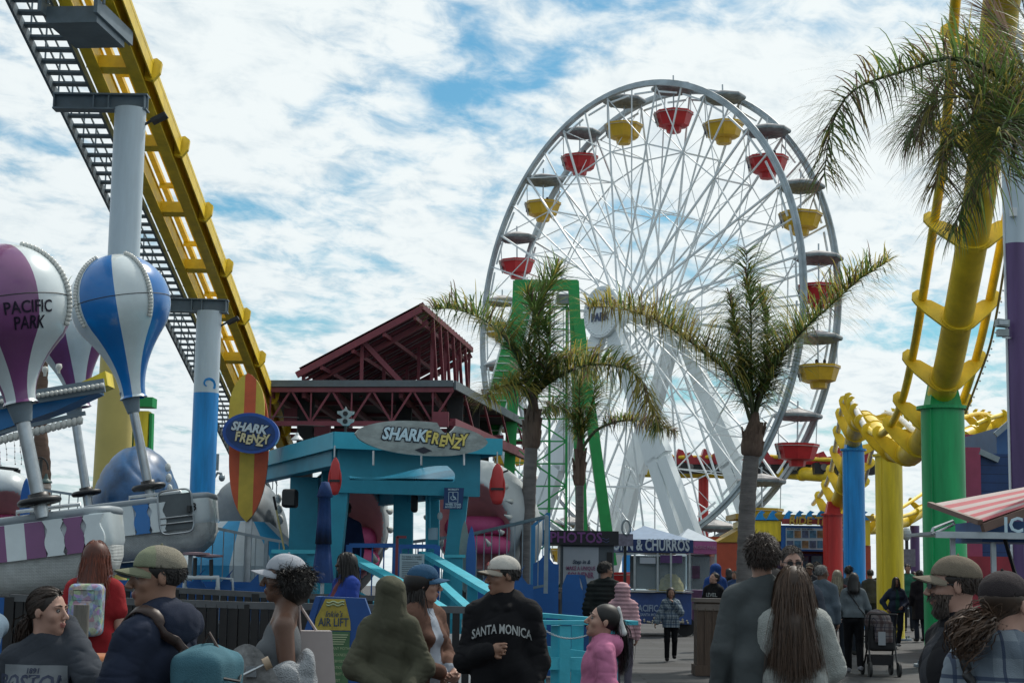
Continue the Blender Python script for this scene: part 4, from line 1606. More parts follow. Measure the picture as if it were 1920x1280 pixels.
for i in range(n):
    f = i / (n - 1)
    q = p0.lerp(p1, f) - Vector((0, 0, .13 * 4 * f * (1 - f)))
    ax_ = Matrix.Rotation(R(90 * (i % 2)), 3, 'X')
    m.tube([q + ax_ @ Vector((.012 * math.cos(a), 0, .007 * math.sin(a))) for a in [2 * PI * k / 8 for k in range(8)]], .003, 4, close=True)
m.build('links', STEEL, CHN)
# queue rails left: two runs of dark fence
DKF = mat('black_brown_fence', (0.009, 0.008, 0.008), .45, .3, 5)
CAPM = mat('grey_cap_rail', (0.09, 0.095, 0.10), .35, .3, 5)  # cap rail coloured a paler grey than the slats
def queue_fence(label, P, hgt):
    return railing('queue_fence', label, P, hgt, DKF, balus=.10, rail=.07, cap=CAPM, bt=.075, group=None, cat='fence', bottom=.1)
queue_fence('front run of black slatted queue fence behind the air lift sign', [at(20, 1120, 17.5), at(280, 1128, 17.5), at(460, 1134, 17.8), at(930, 1144, 18)], 1.26)
queue_fence('rear run of black slatted queue fence just above the front run', [at(40, 1094, 22), at(330, 1106, 22), at(480, 1114, 22), at(800, 1124, 22)], 1.25)
# galvanised pipe railing with balusters
PIPE = mat('galvanised_pipe', (0.28, 0.33, 0.36), .4, .25, 4, metal=.5)
railing('pipe_railing', 'grey pipe railing in front of the blue and white tent', [at(360, 980, 27), at(500, 1010, 27), at(548, 1018, 27)], 1.15, PIPE, balus=.16, rail=.045, bt=.015, cat='railing')
railing('pipe_railing', 'grey pipe railing left of the blue whale fin', [at(-20, 915, 33), at(80, 918, 33), at(230, 940, 33)], 1.1, PIPE, balus=.16, rail=.05, bt=.018, cat='railing')
railing('pipe_railing', 'grey pipe railing rising from the hut toward the nearest palm trunk', [at(768, 1016, 28), at(880, 1002, 27), at(1025, 968, 26)], 1.15, PIPE, balus=.15, rail=.045, bt=.015, cat='railing')

# ================================================================ SHARKS
SHW = mat('shark_white', (0.55, 0.60, 0.62), .4, .15, 1.5)
SHG = mat('shark_grey', (0.13, 0.16, 0.18), .45, .35, 1.2)
SHB = mat('shark_blue', (0.022, 0.10, 0.24), .4, .75, 1.6)
SHP = mat('shark_mouth_pink', (0.78, 0.36, 0.36), .5, .2, 1.5)
SHM = mat('seat_cushion_magenta', (0.62, 0.10, 0.26), .6, .2, 3, bump=.2, bscale=8)
TOOTH = mat('tooth_white', (0.6, 0.62, 0.60), .4, .1)
def shark(label, px, py, Y, w, hgt, yaw, body, lipcol=SHW, wt=0):
    c = at(px, py, Y)
    t = thing('shark_ride_car', label, 'shark ride', (c.x, c.y, 0), 'shark shaped cars of the shark ride')
    Rz = Matrix.Rotation(R(yaw), 3, 'Z')
    def loc(x, y, z):
        return np.array(c) + np.array(Rz @ Vector((x, y, z)))
    rot = Rz @ Matrix.Rotation(R(-20), 3, 'X')
    rn = rot
    prims = [('e', loc(0, .9, 0), (w, 1.9, hgt), .1, rn), ('-e', loc(0, -1.0, -.1), (w * .82, 1.55, hgt * .84), .06, rn)]
    def mf(P):
        q = (P - loc(0, -1.0, -.1)) @ np.array(rn)
        k = np.sqrt((q[:, 0] / (w * .82)) ** 2 + (q[:, 1] / 1.55) ** 2 + (q[:, 2] / (hgt * .84)) ** 2)
        q2 = (P - loc(0, .9, 0)) @ np.array(rn)
        k2 = q2[:, 1]
        up = q2[:, 2] / hgt
        out = np.where(k < 1.03, 1, np.where((k2 < -.75) & (np.abs(up) < 2), 0, 2))
        return out
    blob('shell', prims, .05, [lipcol, SHP, body], t, matfn=mf, world=True)
    # cushions
    m = MB()
    for zz in (-.15, -.5):
        pts = [Vector(loc(x * w * .55, -.15 + .25 * x * x, zz * hgt + .1)) for x in (-1, -.6, -.2, .2, .6, 1)]
        m.tube(pts, .17 * hgt, 12)
    m.build('cushion', SHM, t, smooth=True)
    # teeth around the lips
    for i in range(16):
        a = 2 * PI * i / 16 + .2
        r1, r2 = w * .80, hgt * .82
        base = Vector((r1 * math.cos(a), -.62, r2 * math.sin(a)))
        tip = Vector((r1 * .87 * math.cos(a), -.72, r2 * .87 * math.sin(a)))
        base = Matrix.Rotation(R(-20), 3, 'X') @ base
        tip = Matrix.Rotation(R(-20), 3, 'X') @ tip
        m = MB(); m.tube([Vector(loc(*base)), Vector(loc(*tip))], [.055 * hgt, .01], 8); m.build('tooth', TOOTH, t, smooth=True)
    m = MB()
    for sx in (-1, 1):
        q = Matrix.Rotation(R(-20), 3, 'X') @ Vector((sx * w * .55, -.3, hgt * .80))
        m.beam(Vector(loc(q.x - .08, q.y - .2, q.z + .03)), Vector(loc(q.x + .08, q.y - .2, q.z + .09)), .03)
    m.build('eye', BLACK, t)
    m = MB(); q = Vector(loc(0, .9, -hgt * .9)); m.beam((q.x, q.y, 0), (q.x, q.y, max(.2, q.z + .2)), .5, .5); m.build('pedestal', SHG, t)
    return t
shark('open-mouthed white and pink shark seen between the left and middle hut posts', 650, 1000, 29, .82, 1.05, 14, SHG)
shark('open-mouthed white and pink shark right of the hut behind the wheelchair sign', 893, 980, 30, .95, .95, -12, SHW)
shark('pink shark mouth cut off by the left edge of the photograph', 2, 975, 33, .85, .75, 20, SHG)
def hump(label, px, py, Y, w, hgt, body, folds):
    c = at(px, py, Y)
    t = thing('shark_ride_car', label, 'shark ride', (c.x, c.y, 0), 'shark shaped cars of the shark ride')
    pr = [('e', np.array(c) + (0, .5, -hgt), (w, 1.3, hgt * 1.9), .1)]
    for a, b, r_ in folds:
        pr.append(('-c', np.array(c) + (a[0] * w, -.72, a[1] * hgt), np.array(c) + (b[0] * w, -.85, b[1] * hgt), r_, r_ * .8, .12))
    def rip(V):
        P = V - np.array(c)
        w_ = np.sin(P[:, 0] * 7 + 2.5 * np.sin(P[:, 2] * 3)) ; w_ = -np.abs(w_) ** 14 * .02
        N_ = P / (np.linalg.norm(P, axis=1, keepdims=True) + 1e-6)
        return V + N_ * (w_ + .025 * vnoise(V, 1.6, 4))[:, None]
    blob('shell', pr, .05, body, t, world=True, deform=rip)
    m = MB()
    for k in range(3):
        q = c + Vector((w * (.86 + .03 * k), -.1, hgt * (.25 - .3 * k))); m.ball(q, (.06, .06, .09), 8)
    m.build('tooth', TOOTH, t, smooth=True)
    m = MB(); m.beam((c.x, c.y + .5, 0), (c.x, c.y + .5, 1), .5, .5); m.build('pedestal', SHG, t)
hump('blue sculpted shark back rising behind the balloon baskets', 247, 892, 32, .80, .66, SHB, [((-.7, -.5), (.0, .45), .035), ((.0, .3), (.4, -.9), .035), ((-.1, .2), (-.25, -.9), .03)])
hump('dark grey shark back behind the striped surfboard sign', 455, 950, 30.5, .75, .62, SHG, [((-.5, -.9), (.0, -.1), .05), ((.5, -.9), (.3, .1), .04)])

# upright decorative surfboards
def upright_board(label, px, y0, y1, Y, w, mt, tilt=0):
    a, b_ = at(px, y0, Y), at(px, y1, Y)
    H = a.z - b_.z
    poly = []
    for i in range(17):
        f = i / 16
        poly.append((w / 2 * math.sin(PI * min(1, f * .95 + .05)) ** .6 * (1 - .15 * f), f * H))
    poly = poly + [(-x, y) for x, y in reversed(poly)][1:-1]
    m = MB(); m.prism(poly, FR(b_, 0, 0, 0, tilt), .05)
    tag(m.build('surfboard', mt), label, 'surfboard', 'upright decorative surfboards')
BB = mat('blue_board', (0.02, 0.12, 0.38), .5, .2, 3)
GB = mat('grey_green_board', (0.22, 0.30, 0.28), .5, .3, 3)
upright_board('pale grey-green upright surfboard right of the hut', 869, 975, 1110, 24.3, .16, GB)
upright_board('dark blue upright surfboard right of the pale one', 882, 985, 1110, 24.2, .15, BB)
upright_board('blue upright surfboard at the far left in front of the pink shark', 45, 896, 985, 29, .18, BB)
m = MB()
PB_ = at(865, 1110, 26.5)
# blue wave cut-outs
def wave_panel(label, pxs, ytop, Y, hgt, mt, yb=None):
    pts = []
    x0, x1 = at(pxs[0], ytop, Y).x, at(pxs[1], ytop, Y).x
    z0 = at(pxs[0], ytop, Y).z
    nn = max(1, int(round((x1 - x0) / .38)))
    st = (x1 - x0) / nn
    poly = [(x1 - x0, -hgt), (0, -hgt)][::-1]
    top = []
    for i in range(nn):
        b = i * st
        for u, v in ((0, -.18), (.25, -.12), (.5, .0), (.72, .1), (.6, .02), (.62, -.08), (.8, -.17)):
            top.append((b + u * st, v))
    top.append((x1 - x0, -.18))
    poly = top + [(x1 - x0, -hgt), (0, -hgt)]
    m = MB()
    M_ = frame((x0, Y, z0), (1, 0, 0), (0, 0, 1))
    m.prism(poly[::-1], M_, .04)
    tag(m.build('wave_panel', mt), label, 'wave panel', 'blue wave shaped panels')
wave_panel('blue wave-topped panel below the blue and white tent', (345, 560), 1078, 25.5, 1.6, BLUE_F)
wave_panel('blue wave-topped panel behind the man in the black hoodie', (895, 1000), 1070, 24.6, 1.6, BLUE_F)
wave_panel('blue wave-topped panel right of the nearest palm trunk', (1000, 1048), 1035, 27, 1.9, BLUE_F)
BP = MB(); BP.box(at(150, 1180, 26), (7.5, .1, 1.5)); tag(BP.build('ride_base_panel', BLUE_F), 'plain dark blue ride base panel below the balloon baskets', 'panel')
railing('blue_railing', 'blue mesh railing rising right of the nearest palm trunk', [at(1000, 985, 29), at(1028, 962, 29)], 2.0, mat('mid_blue_rail', (.03, .2, .42), .5, .2), balus=.1, rail=.05, cat='railing')

# tent
TENTB = mat('tent_blue', (0.03, 0.32, 0.60), .6, .15, 3, bump=.15, bscale=6)
TENTW = mat('tent_white', (0.50, 0.58, 0.62), .6, .12, 3, bump=.15, bscale=6)
TN = thing('striped_tent', 'low blue and white striped cone tent under the surfboard sign', 'tent', (at(460, 1080, 28.5).x, 28.5, 0))
c = at(458, 978, 28.5)
m = MB(); m.lathe([(.42, c.z), (1.35, c.z - .72), (1.42, c.z - 1.3), (1.42, .2)], c=(c.x, c.y, 0), n=24, matfn=lambda i, j: (j // 2) % 2)
m.lathe([(0, c.z + .02), (.42, c.z)], c=(c.x, c.y, 0), n=24)
m.build('canvas', [TENTB, TENTW], TN, smooth=30)

# surfboard totem sign with oval
SB = thing('totem_sign', 'tall upright striped surfboard sign with a blue oval reading SHARK FRENZY', 'sign', (at(468, 978, 27).x, 27, 0))
ORG = mat('board_orange', (0.62, 0.10, 0.03), .45, .2, 4)
YLW = mat('board_yellow', (0.62, 0.45, 0.05), .45, .2, 4)
def totem(px, y0, y1, Y, w, name, bands, tilt):
    a, b_ = at(px[0], y0, Y), at(px[1], y1, Y)
    H = (a - b_).length
    M_ = frame(b_, Vector((1, 0, 0)), a - b_)
    def hw(f):
        return w / 2 * max(0.0, 1 - abs(2 * f - 1.0) ** 2.6) ** .75
    for k, (s0, s1, mt) in enumerate(bands):
        left, right = [], []
        for i in range(25):
            f = i / 24
            x = hw(f)
            left.append((max(-x, min(x, s0 * w / 2)), f * H)); right.append((max(-x, min(x, s1 * w / 2)), f * H))
        left = [(p if p[0] < r[0] - 1e-4 else (r[0] - 1e-4, p[1])) for p, r in zip(left, right)]
        m = MB()
        vs = [M_ @ Vector((x, y, .03)) for x, y in left] + [M_ @ Vector((x, y, .03)) for x, y in right] + [M_ @ Vector((x, y, -.03)) for x, y in left] + [M_ @ Vector((x, y, -.03)) for x, y in right]
        fs = []
        for i in range(24):
            fs += [(i, 25 + i, 26 + i, i + 1), (50 + i + 1, 76 + i, 75 + i, 50 + i), (25 + i, 75 + i, 76 + i, 26 + i), (i + 1, 51 + i, 50 + i, i)]
        m.add(vs, fs)
        m.build(name, mt, SB)
totem((470, 462), 702, 978, 27.0, .62, 'board_stripe', [(-1, -.45, ORG), (-.45, .30, YLW), (.30, 1, ORG)], 0)
totem((480, 460), 700, 850, 26.9, .56, 'board_stripe', [(-1, -.15, YLW), (-.15, .5, ORG), (.5, 1, YLW)], 0)
oc = at(471, 812, 26.6)
M_ = frame(oc, Vector((math.cos(R(4)), 0, -math.sin(R(4)))), (0, 0, 1))
m = MB()
def ell(a, b, n=40):
    return [(a * math.cos(2 * PI * i / n), b * math.sin(2 * PI * i / n)) for i in range(n)]
m.prism(ell(.44, .315), M_, .14); m.build('oval_rim', mat('oval_rim_blue', (0.01, 0.08, 0.36), .3, .15), SB)
m = MB(); m.prism(ell(.385, .265), M_ @ Matrix.Translation((0, 0, .075)), .02); m.build('oval_face', mat('oval_face_blue', (0.005, 0.05, 0.20), .4, .4, 4), SB)
double_text(SB, M_, 'SHARK', .185, -.03, .07, mat('silver_lettering', (.55, .62, .66), .4, .1), .95, .2, z=.095, out=.008, rot=-3)
for ch, x, y, r_ in (('F', -.20, -.075, 6), ('R', -.11, -.09, -2), ('E', -.02, -.115, 0), ('N', .075, -.09, 2), ('Z', .165, -.13, -4), ('Y', .25, -.09, 10)):
    double_text(SB, M_, ch, .19, x, y, mat('cream_lettering', (.65, .58, .34), .4, .2), .8, .2, z=.095, out=.008, rot=r_)
m = MB(); q = at(468, 970, 27.1); m.beam((q.x, q.y, 0), at(475, 730, 27.1), .1, .06, up=(0, 1, 0)); m.build('pole', STEEL, SB)
MBm = mat('bare_metal', (.4, .45, .48), .35, .2, metal=.6)
PC = thing('pole', 'thin yellow and white marker pole leaning beside the tent', 'pole', at(535, 1045, 25.5))
m = MB(); m.tube([at(513, 930, 25.5), at(537, 1050, 25.5)], .015, 6); m.build('shaft', mat('pale_yellow_pole', (.5, .45, .2), .5, .2), PC)
m = MB(); m.tube([at(513, 930, 25.48), at(518, 955, 25.48)], .02, 6); m.build('grip', BLACK, PC)
# ================================================================ BALLOON RIDE
BLB = mat('balloon_blue', (0.005, 0.16, 0.48), .28, .15, 1.5, coat=.4)
BLW = mat('balloon_white', (0.64, 0.71, 0.73), .30, .15, 1.5, coat=.4)
BLP = mat('balloon_purple', (0.20, 0.065, 0.19), .28, .15, 1.5, coat=.4)
BULB = mat('clear_bulb', (0.62, 0.62, 0.58), .15, .15, 8)
def balloon(label, ctr, top, neck, r, colm, Y, spin, nb=8, text=None):
    """ctr / top / neck pixel positions; r radius in metres"""
    t = thing('balloon', label, 'balloon', at(neck[0], neck[1], Y), 'balloons of the balloon ride')
    a, b_ = at(top[0], top[1], Y), at(neck[0], neck[1], Y)
    zx = (a - b_); Ln = zx.length; zx.normalize()
    xx = Vector((1, 0, 0)) - zx * zx.x; xx.normalize()
    yy = zx.cross(xx)
    M3 = Matrix((xx, yy, zx)).transposed()
    nr = .21 * r
    hc = Ln - r * .98
    prof = []
    for i in range(15):
        ph = PI / 2 - (PI / 2 + .62) * i / 14
        prof.append((r * math.cos(ph), hc + r * .98 * math.sin(ph)))
    x0, z0 = prof[-1]
    for i in range(1, 11):
        f = i / 10
        # smooth neck curve
        xz = x0 + (nr * 1.15 - x0) * (1 - (1 - f) ** 1.9)
        prof.append((xz, z0 * (1 - f)))
    prof.append((nr * 1.3, -.04))
    NS = 48
    def mf(i, j):
        return (int((j + spin * NS / 360) // (NS / nb))) % 2
    m = MB(); m.lathe(prof, c=b_, n=NS, M=M3, matfn=mf)
    env = m.build('envelope', [colm, BLW], t, smooth=30)
    m = MB()
    m.tube([b_ + M3 @ Vector((r * 1.002 * math.cos(2 * PI * j / 60), r * 1.002 * math.sin(2 * PI * j / 60), hc - .02)) for j in range(60)], .006, 5, close=True)
    m.build('seam', DARK, env)
    m = MB()
    for g_ in range(0, nb, 2):
        a_ = 2 * PI * (g_ / nb) - R(spin)
        m = MB()
        for k in range(26):
            ph = 1.15 - 1.62 * k / 25
            rr, z = r * math.cos(ph), hc + r * .98 * math.sin(ph)
            c = b_ + M3 @ Vector((rr * 1.03 * math.cos(a_), rr * 1.03 * math.sin(a_), z + .02 * math.sin(ph)))
            m.ball(c, .036 * r / .8, 8)
        m.build('bulb_row', BULB, env, smooth=True)
    if text:
        m = MB()
        vs, fs = [], []
        for s_, dy in ((text[0], .09), (text[1], -.09)):
            v, f = text_geo(s_, .205, .003, .85, 0, .002, 'CENTER', 3)
            o = len(vs)
            for p in v:
                ang = -PI / 2 + text[2] + (p.x) / (r * .97)
                zz = hc - .28 + dy + p.y
                rr = math.sqrt(max(.01, r * r - ((zz - hc) / .98) ** 2)) + .012
                vs.append(b_ + M3 @ Vector((rr * math.cos(ang), rr * math.sin(ang), zz)))
            fs += [tuple(i + o for i in q) for q in f]
        m.add(vs, fs)
        m.build('lettering', mat('dark_lettering', (.03, .02, .05), .5, .1), env)
    return t, b_, M3
balloon('blue and white striped balloon in front of the white coaster column', None, (212, 479), (250, 742), .80, BLB, 27, 43)
balloon('purple and white striped balloon reading PACIFIC PARK at the left edge', None, (-8, 461), (38, 752), .80, BLP, 21, 5, text=('PACIFIC', 'PARK', .62))
balloon('purple and white balloon half hidden behind the other two balloons', None, (118, 540), (150, 760), .74, BLP, 31, 40)
def ridepole(label, a, b, Y, w, ring):
    pa, pb = at(*a, Y), at(*b, Y)
    t = thing('suspension_pole', label, 'pole', pb, 'poles between the balloons and their baskets')
    m = MB(); m.tube([pa, pb], w, 16); m.build('tube', STEEL, t, smooth=30)
    m = MB(); d = (pb - pa).normalized(); m.tube([pa - d * .1, pa + d * .25], [w * 2.2, w * 1.3], 16); m.build('collar', GREYM, t, smooth=30)
    if ring:
        q = pa.lerp(pb, ring)
        m = MB()
        m.tube([q + Vector((.22 * math.cos(2 * PI * i / 24), .22 * math.sin(2 * PI * i / 24), .04 * math.cos(2 * PI * i / 24))) for i in range(24)], .045, 8, close=True)
        m.tube([q - d * .1, q + d * .04], w * 1.5, 12)
        m.build('hand_ring', BLACK, t, smooth=True)
ridepole('steel pole under the blue and white balloon', (245, 745), (291, 972), 27, .075, .74)
ridepole('steel pole under the purple balloon at the left edge', (36, 755), (80, 970), 21, .085, .86)
ridepole('steel pole under the rear purple balloon', (138, 765), (166, 950), 31, .08, .86)
WICK = mat('white_wicker', (0.60, 0.63, 0.62), .7, .25, 6)
def wicker():
    m = WICK; t = m.node_tree; b = t.nodes['Principled BSDF']
    tcn = [n for n in t.nodes if n.type == 'TEX_COORD'][0]
    w = t.nodes.new('ShaderNodeTexBrick'); w.inputs['Scale'].default_value = 1; w.inputs['Brick Width'].default_value = .045; w.inputs['Row Height'].default_value = .018
    w.inputs['Mortar Size'].default_value = .006; w.inputs['Mortar Smooth'].default_value = 1
    mp = t.nodes.new('ShaderNodeMapping'); mp.inputs['Rotation'].default_value = (R(90), 0, 0)
    t.links.new(tcn.outputs['Object'], mp.inputs[0]); t.links.new(mp.outputs[0], w.inputs['Vector'])
    bp = t.nodes.new('ShaderNodeBump'); bp.inputs['Strength'].default_value = .5; bp.inputs['Distance'].default_value = .02; bp.invert = True
    t.links.new(w.outputs['Fac'], bp.inputs['Height']); t.links.new(bp.outputs[0], b.inputs['Normal'])
wicker()
GRIM = mat('grey_padded_rim', (0.26, 0.30, 0.33), .5, .15, 3)
def basket(label, px, py, Y, W, D, H, tilt, colm, number=None, door=False):
    c = at(px, py, Y)         # centre of the front top rim
    t = thing('ride_basket', label, 'ride basket', c, 'baskets hanging under the balloons')
    M_ = Matrix.Translation(c) @ Matrix.Rotation(R(-tilt), 4, 'Y')
    def ringpts(w, d, z, n=8, rad=.28):
        out = []
        for (sx, sy) in ((1, -1), (1, 1), (-1, 1), (-1, -1)):
            for i in range(n):
                a0 = {(1, -1): -PI / 2, (1, 1): 0, (-1, 1): PI / 2, (-1, -1): PI}[(sx, sy)]
                a = a0 + PI / 2 * i / (n - 1)
                out.append((sx * (w / 2 - rad) + rad * math.cos(a), D / 2 + sy * (d / 2 - rad) + rad * math.sin(a), z))
        return out
    def loft(m, rows):
        n = len(rows[0])
        vs = [M_ @ Vector(p) for r_ in rows for p in r_]
        fs = []
        for i in range(len(rows) - 1):
            for j in range(n):
                fs.append((i * n + j, i * n + (j + 1) % n, (i + 1) * n + (j + 1) % n, (i + 1) * n + j)[::-1])
        m.add(vs, fs)
    m = MB(); loft(m, [ringpts(W - .04, D - .04, -H * .42), ringpts(W - .06, D - .08, -H * .6), ringpts(W - .2, D - .2, -H * .82), ringpts(W - .5, D - .45, -H * .97, rad=.2), ringpts(W - .9, D - .7, -H, rad=.15)])
    m.build('wicker_hull', WICK, t, smooth=True)
    m = MB(); loft(m, [ringpts(W, D, 0), ringpts(W, D, -H * .38), ringpts(W - .05, D - .05, -H * .46)]); loft(m, [ringpts(W - .22, D - .22, -H * .5), ringpts(W - .22, D - .22, 0), ringpts(W, D, 0)])
    m.build('side_panel', BLW, t, smooth=30)
    m = MB(); m.tube([M_ @ Vector(p) for p in ringpts(W - .08, D - .08, .03)], .06, 10, close=True); m.build('rim', GRIM, t, smooth=True)
    # striped drape and gathered curtains on the front
    x = -W / 2 + .35
    k = 0
    span = W * (.50 if door else .78)
    seg = .24
    while x < -W / 2 + .3 + span:
        m = MB()
        M2 = M_ @ Matrix.Translation((x + seg / 2, -.012, -H * .25)) @ Matrix.Rotation(R(90), 4, 'X')
        flat = k < (3 if not door else 2)
        if flat:
            m.prism([(-seg / 2, -.24), (seg / 2, -.24), (seg / 2, .2), (-seg / 2, .2)], M2, .03)
        else:
            poly = []
            for i in range(13):
                f = i / 12
                wdt_ = seg / 2 * (.92 if f < .05 else (.62 + .42 * math.sin(PI * min(1, f / .72)) if f < .72 else .62 + .5 * ((f - .72) / .28)))
                poly.append((wdt_, -.24 + .44 * f))
            poly += [(-a, b) for a, b in reversed(poly)]
            m.prism(poly, M2, .07)
        m.build('drape', colm if k % 2 == 0 else BLW, t, smooth=False)
        x += seg; k += 1
    if number:
        m = MB()
        for xx in ((.20, .74) if door else ()):
            m.text(number, M_ @ Matrix.Translation((W / 2 - .98 + xx * 1.05, -.012, -.13)) @ Matrix.Rotation(R(90), 4, 'X'), .16, .004, 1, t=.01)
        if m.v: m.build('number', BLACK, t)
    if door:
        x0 = W / 2 - .48
        m = MB(); m.box(Vector((0, 0, 0)), (.001, .001, .001)) if False else None
        M2 = M_ @ Matrix.Translation((x0, -.02, -.2)) @ Matrix.Rotation(R(90), 4, 'X')
        m.prism([(-.24, -.24), (.24, -.24), (.24, .3), (-.24, .3)], M2, .02); m.build('door_opening', mat('grey_door_recess', (.10, .12, .13), .6, .2), t)
        m = MB()
        rr = [M2 @ Vector((.26 * math.copysign(abs(math.cos(a)) ** .35, math.cos(a)), .03 + .33 * math.copysign(abs(math.sin(a)) ** .35, math.sin(a)), .03)) for a in [2 * PI * i / 40 for i in range(40)]]
        m.tube(rr, .016, 6, close=True)
        for yy in (-.14, -.05):
            m.tube([M2 @ Vector((-.25, yy, .03)), M2 @ Vector((.25, yy, .03))], .013, 6)
        m.build('door_hoop', STEEL, t)
        m = MB(); m.box(M2 @ Vector((.2, .05, .04)), (.05, .06, .1)); m.build('latch', DARK, t)
    m = MB(); m.tube([M_ @ Vector((-.3, D * .4, .0)), M_ @ Vector((-.3, D * .4, .16)), M_ @ Vector((.5, D * .4, .16)), M_ @ Vector((.5, D * .4, 0))], .025, 8)
    m.build('grab_rail', STEEL, t, smooth=True)
basket('purple and white draped basket at the left edge, nearest of the balloon baskets', 60, 976, 21, 1.85, 1.1, .88, 8, BLP)
basket('blue and white draped basket with the number 3 and a hooped door', 268, 945, 26, 1.95, 1.2, .82, 7.5, BLB, '3', True)
ARM = thing('balloon_ride', 'blue and yellow arm of the balloon ride edged with rows of clear bulbs', 'balloon ride', at(100, 750, 25))
m = MB(); M_ = frame(at(100, 762, 25.5), at(200, 742, 25.5) - at(0, 782, 25.5), (0, 0, 1))
m.prism([(-1.0, -.26), (.1, -.10), (.72, .05), (.72, .18), (-1.0, .12)], M_, .5); m.build('beam', mat('arm_blue', (.01, .14, .36), .4, .2), ARM)
m = MB(); m.prism([(.42, .03), (.90, .12), (.90, .34), (.42, .22)], M_, .46); m.build('end_block', YELLOW_C, ARM)
m = MB(); m.beam(at(-20, 758, 25.1), at(196, 722, 25.1), .06, .20, up=(0, 0, 1)); m.build('bulb_strip', GREYM, ARM)
m = MB()
for i in range(26):
    m.ball(at(-20, 757, 25.05).lerp(at(192, 723, 25.05), i / 25) + Vector((0, -.04, 0)), .042, 8)
for i in range(18):
    q = at(-20, 826, 25.2).lerp(at(150, 784, 25.2), i / 17)
    m.lathe([(.02, .03), (.05, .0), (.045, -.08), (0, -.1)], c=q, n=8)
for i in range(6):
    q = at(-20, 726, 25.2).lerp(at(110, 700, 25.2), i / 5)
    m.lathe([(.02, 0), (.025, .05), (.05, .09), (.04, .14), (0, .15)], c=q, n=8)
m.build('bulbs', BULB, ARM, smooth=True)
m = MB(); m.beam(at(-20, 815, 25.3), at(160, 774, 25.3), .05, .06); m.build('lower_edge', GREYM, ARM)
m = MB(); q = at(-160, 780, 26); m.beam((q.x, 26, 0), (q.x, 26, q.z), .6, .6); m.beam((q.x, 26, q.z), at(0, 775, 25.6), .3, .3); m.build('mast', BLUE_C, ARM)
# other left background things
p = at(222, 811, 39.4)
t = thing('convex_mirror', 'round convex mirror with a dark rim on the yellow column base', 'mirror', p)
m = MB(); m.T = frame(p, (1, 0, 0), (0, 0, 1)); m.lathe([(0, .1), (.12, .09), (.2, .06), (.27, .0), (.0, 0)], n=32); m.build('glass', mat('mirror_glass', (.45, .55, .62), .03, .05, 2, metal=1), t, smooth=30)
m = MB(); m.T = frame(p, (1, 0, 0), (0, 0, 1)); m.tube([(.285 * math.cos(2 * PI * i / 32), .285 * math.sin(2 * PI * i / 32), 0) for i in range(32)], .022, 6, close=True); m.build('rim', DARK, t)
t = thing('ride_cabinet', 'yellow cabinet in a green frame right of the column with the convex mirror', 'cabinet', at(268, 880, 46))
a, b_ = at(252, 850, 46), at(283, 748, 46)
m = MB(); m.box(((a.x + b_.x) / 2, 46, (a.z + b_.z) / 2 - .4), (.36, .4, 1.6)); m.build('panel', YELLOW_C, t)
m = MB()
m.box(at(270, 755, 46), (.58, .6, .26)); m.beam(at(285, 775, 46), (at(287, 880, 46).x, 46, .0), .07, .3, up=(0, 1, 0)); m.beam(at(250, 775, 46), (at(250, 880, 46).x, 46, 0), .05, .3, up=(0, 1, 0)); m.each('frame', GREEN_T, t)
SLP = thing('street_lamp', 'old-fashioned lamp post with a hanging lantern behind the left pipe railing', 'street lamp', (at(86, 930, 40).x, 40, 0))
c = at(75, 900, 40)
m = MB(); m.tube([(c.x, 40, 0), (c.x, 40, at(75, 860, 40).z)], .04, 8); m.tube([c + Vector((math.cos(a) * .2 - .02, 0, .25 + math.sin(a) * .28)) for a in [PI * i / 14 for i in range(15)]], .02, 6); m.build('post', DARK, SLP)
m = MB(); q = at(86, 905, 40); m.lathe([(.02, .22), (.06, .1), (.14, .04), (.15, 0), (0, 0)], c=q, n=14); m.build('hood', mat('lamp_green', (.05, .1, .1), .5, .2), SLP)
m = MB(); m.lathe([(0, -.0), (.11, -.02), (.12, -.12), (.06, -.22), (0, -.23)], c=q, n=14); m.build('globe', mat('lamp_globe', (.5, .42, .38), .3, .1), SLP)
STL = thing('string_lights', 'thin strings of small lights hanging at the left edge', 'string lights', at(30, 860, 30))
m = MB()
for px in (-4, 8, 24, 36, 52):
    y1 = 855 + random.random() * 22
    P = [at(px + j * .8 + random.uniform(-1, 1), 800 + (y1 - 800) * j / 6, 30) for j in range(7)]
    m.tube(P, .004, 4)
    for j in range(7):
        m.ball(P[j], .014, 6)
m.build('bulbs', mat('tiny_bulb', (.25, .2, .18), .4, .2), STL)
FRM = MB(); FRM.beam(at(-20, 874, 33), at(34, 880, 33), .06, .06); FRM.beam(at(32, 880, 33), (at(32, 900, 33).x, 33, 0), .12, .06, up=(0, 1, 0)); tag(FRM.build('metal_frame', DARK), 'black square metal frame above the left pink shark mouth', 'frame')
CTV = thing('security_camera', 'small dome camera and box on the side of the blue coaster column', 'camera', at(410, 890, 52))
m = MB(); m.tube([at(402, 895, 52), at(408, 886, 52), at(416, 888, 52)], .04, 8); m.build('bracket', PIPE, CTV)
m = MB(); m.ball(at(416, 895, 52), (.1, .1, .12), 12); m.build('dome', PIPE, CTV)
m = MB(); m.box(at(407, 866, 52), (.1, .12, .5)); m.build('box', PIPE, CTV)
OC = thing('ride_stool_frame', 'white tubular frame with two small red-topped stools in front of the blue panel', 'seat frame', (at(385, 1100, 25.2).x, 25.2, 0))
m = MB()
m.tube([at(345, 1130, 25.2), at(347, 1082, 25.2), at(408, 1082, 25.2), at(409, 1130, 25.2)], .04, 10)
m.tube([at(409, 1110, 25.4), at(412, 1083, 25.4), at(436, 1085, 25.4), at(437, 1115, 25.4)], .02, 8)
m.build('frame', SHW, OC, smooth=True)
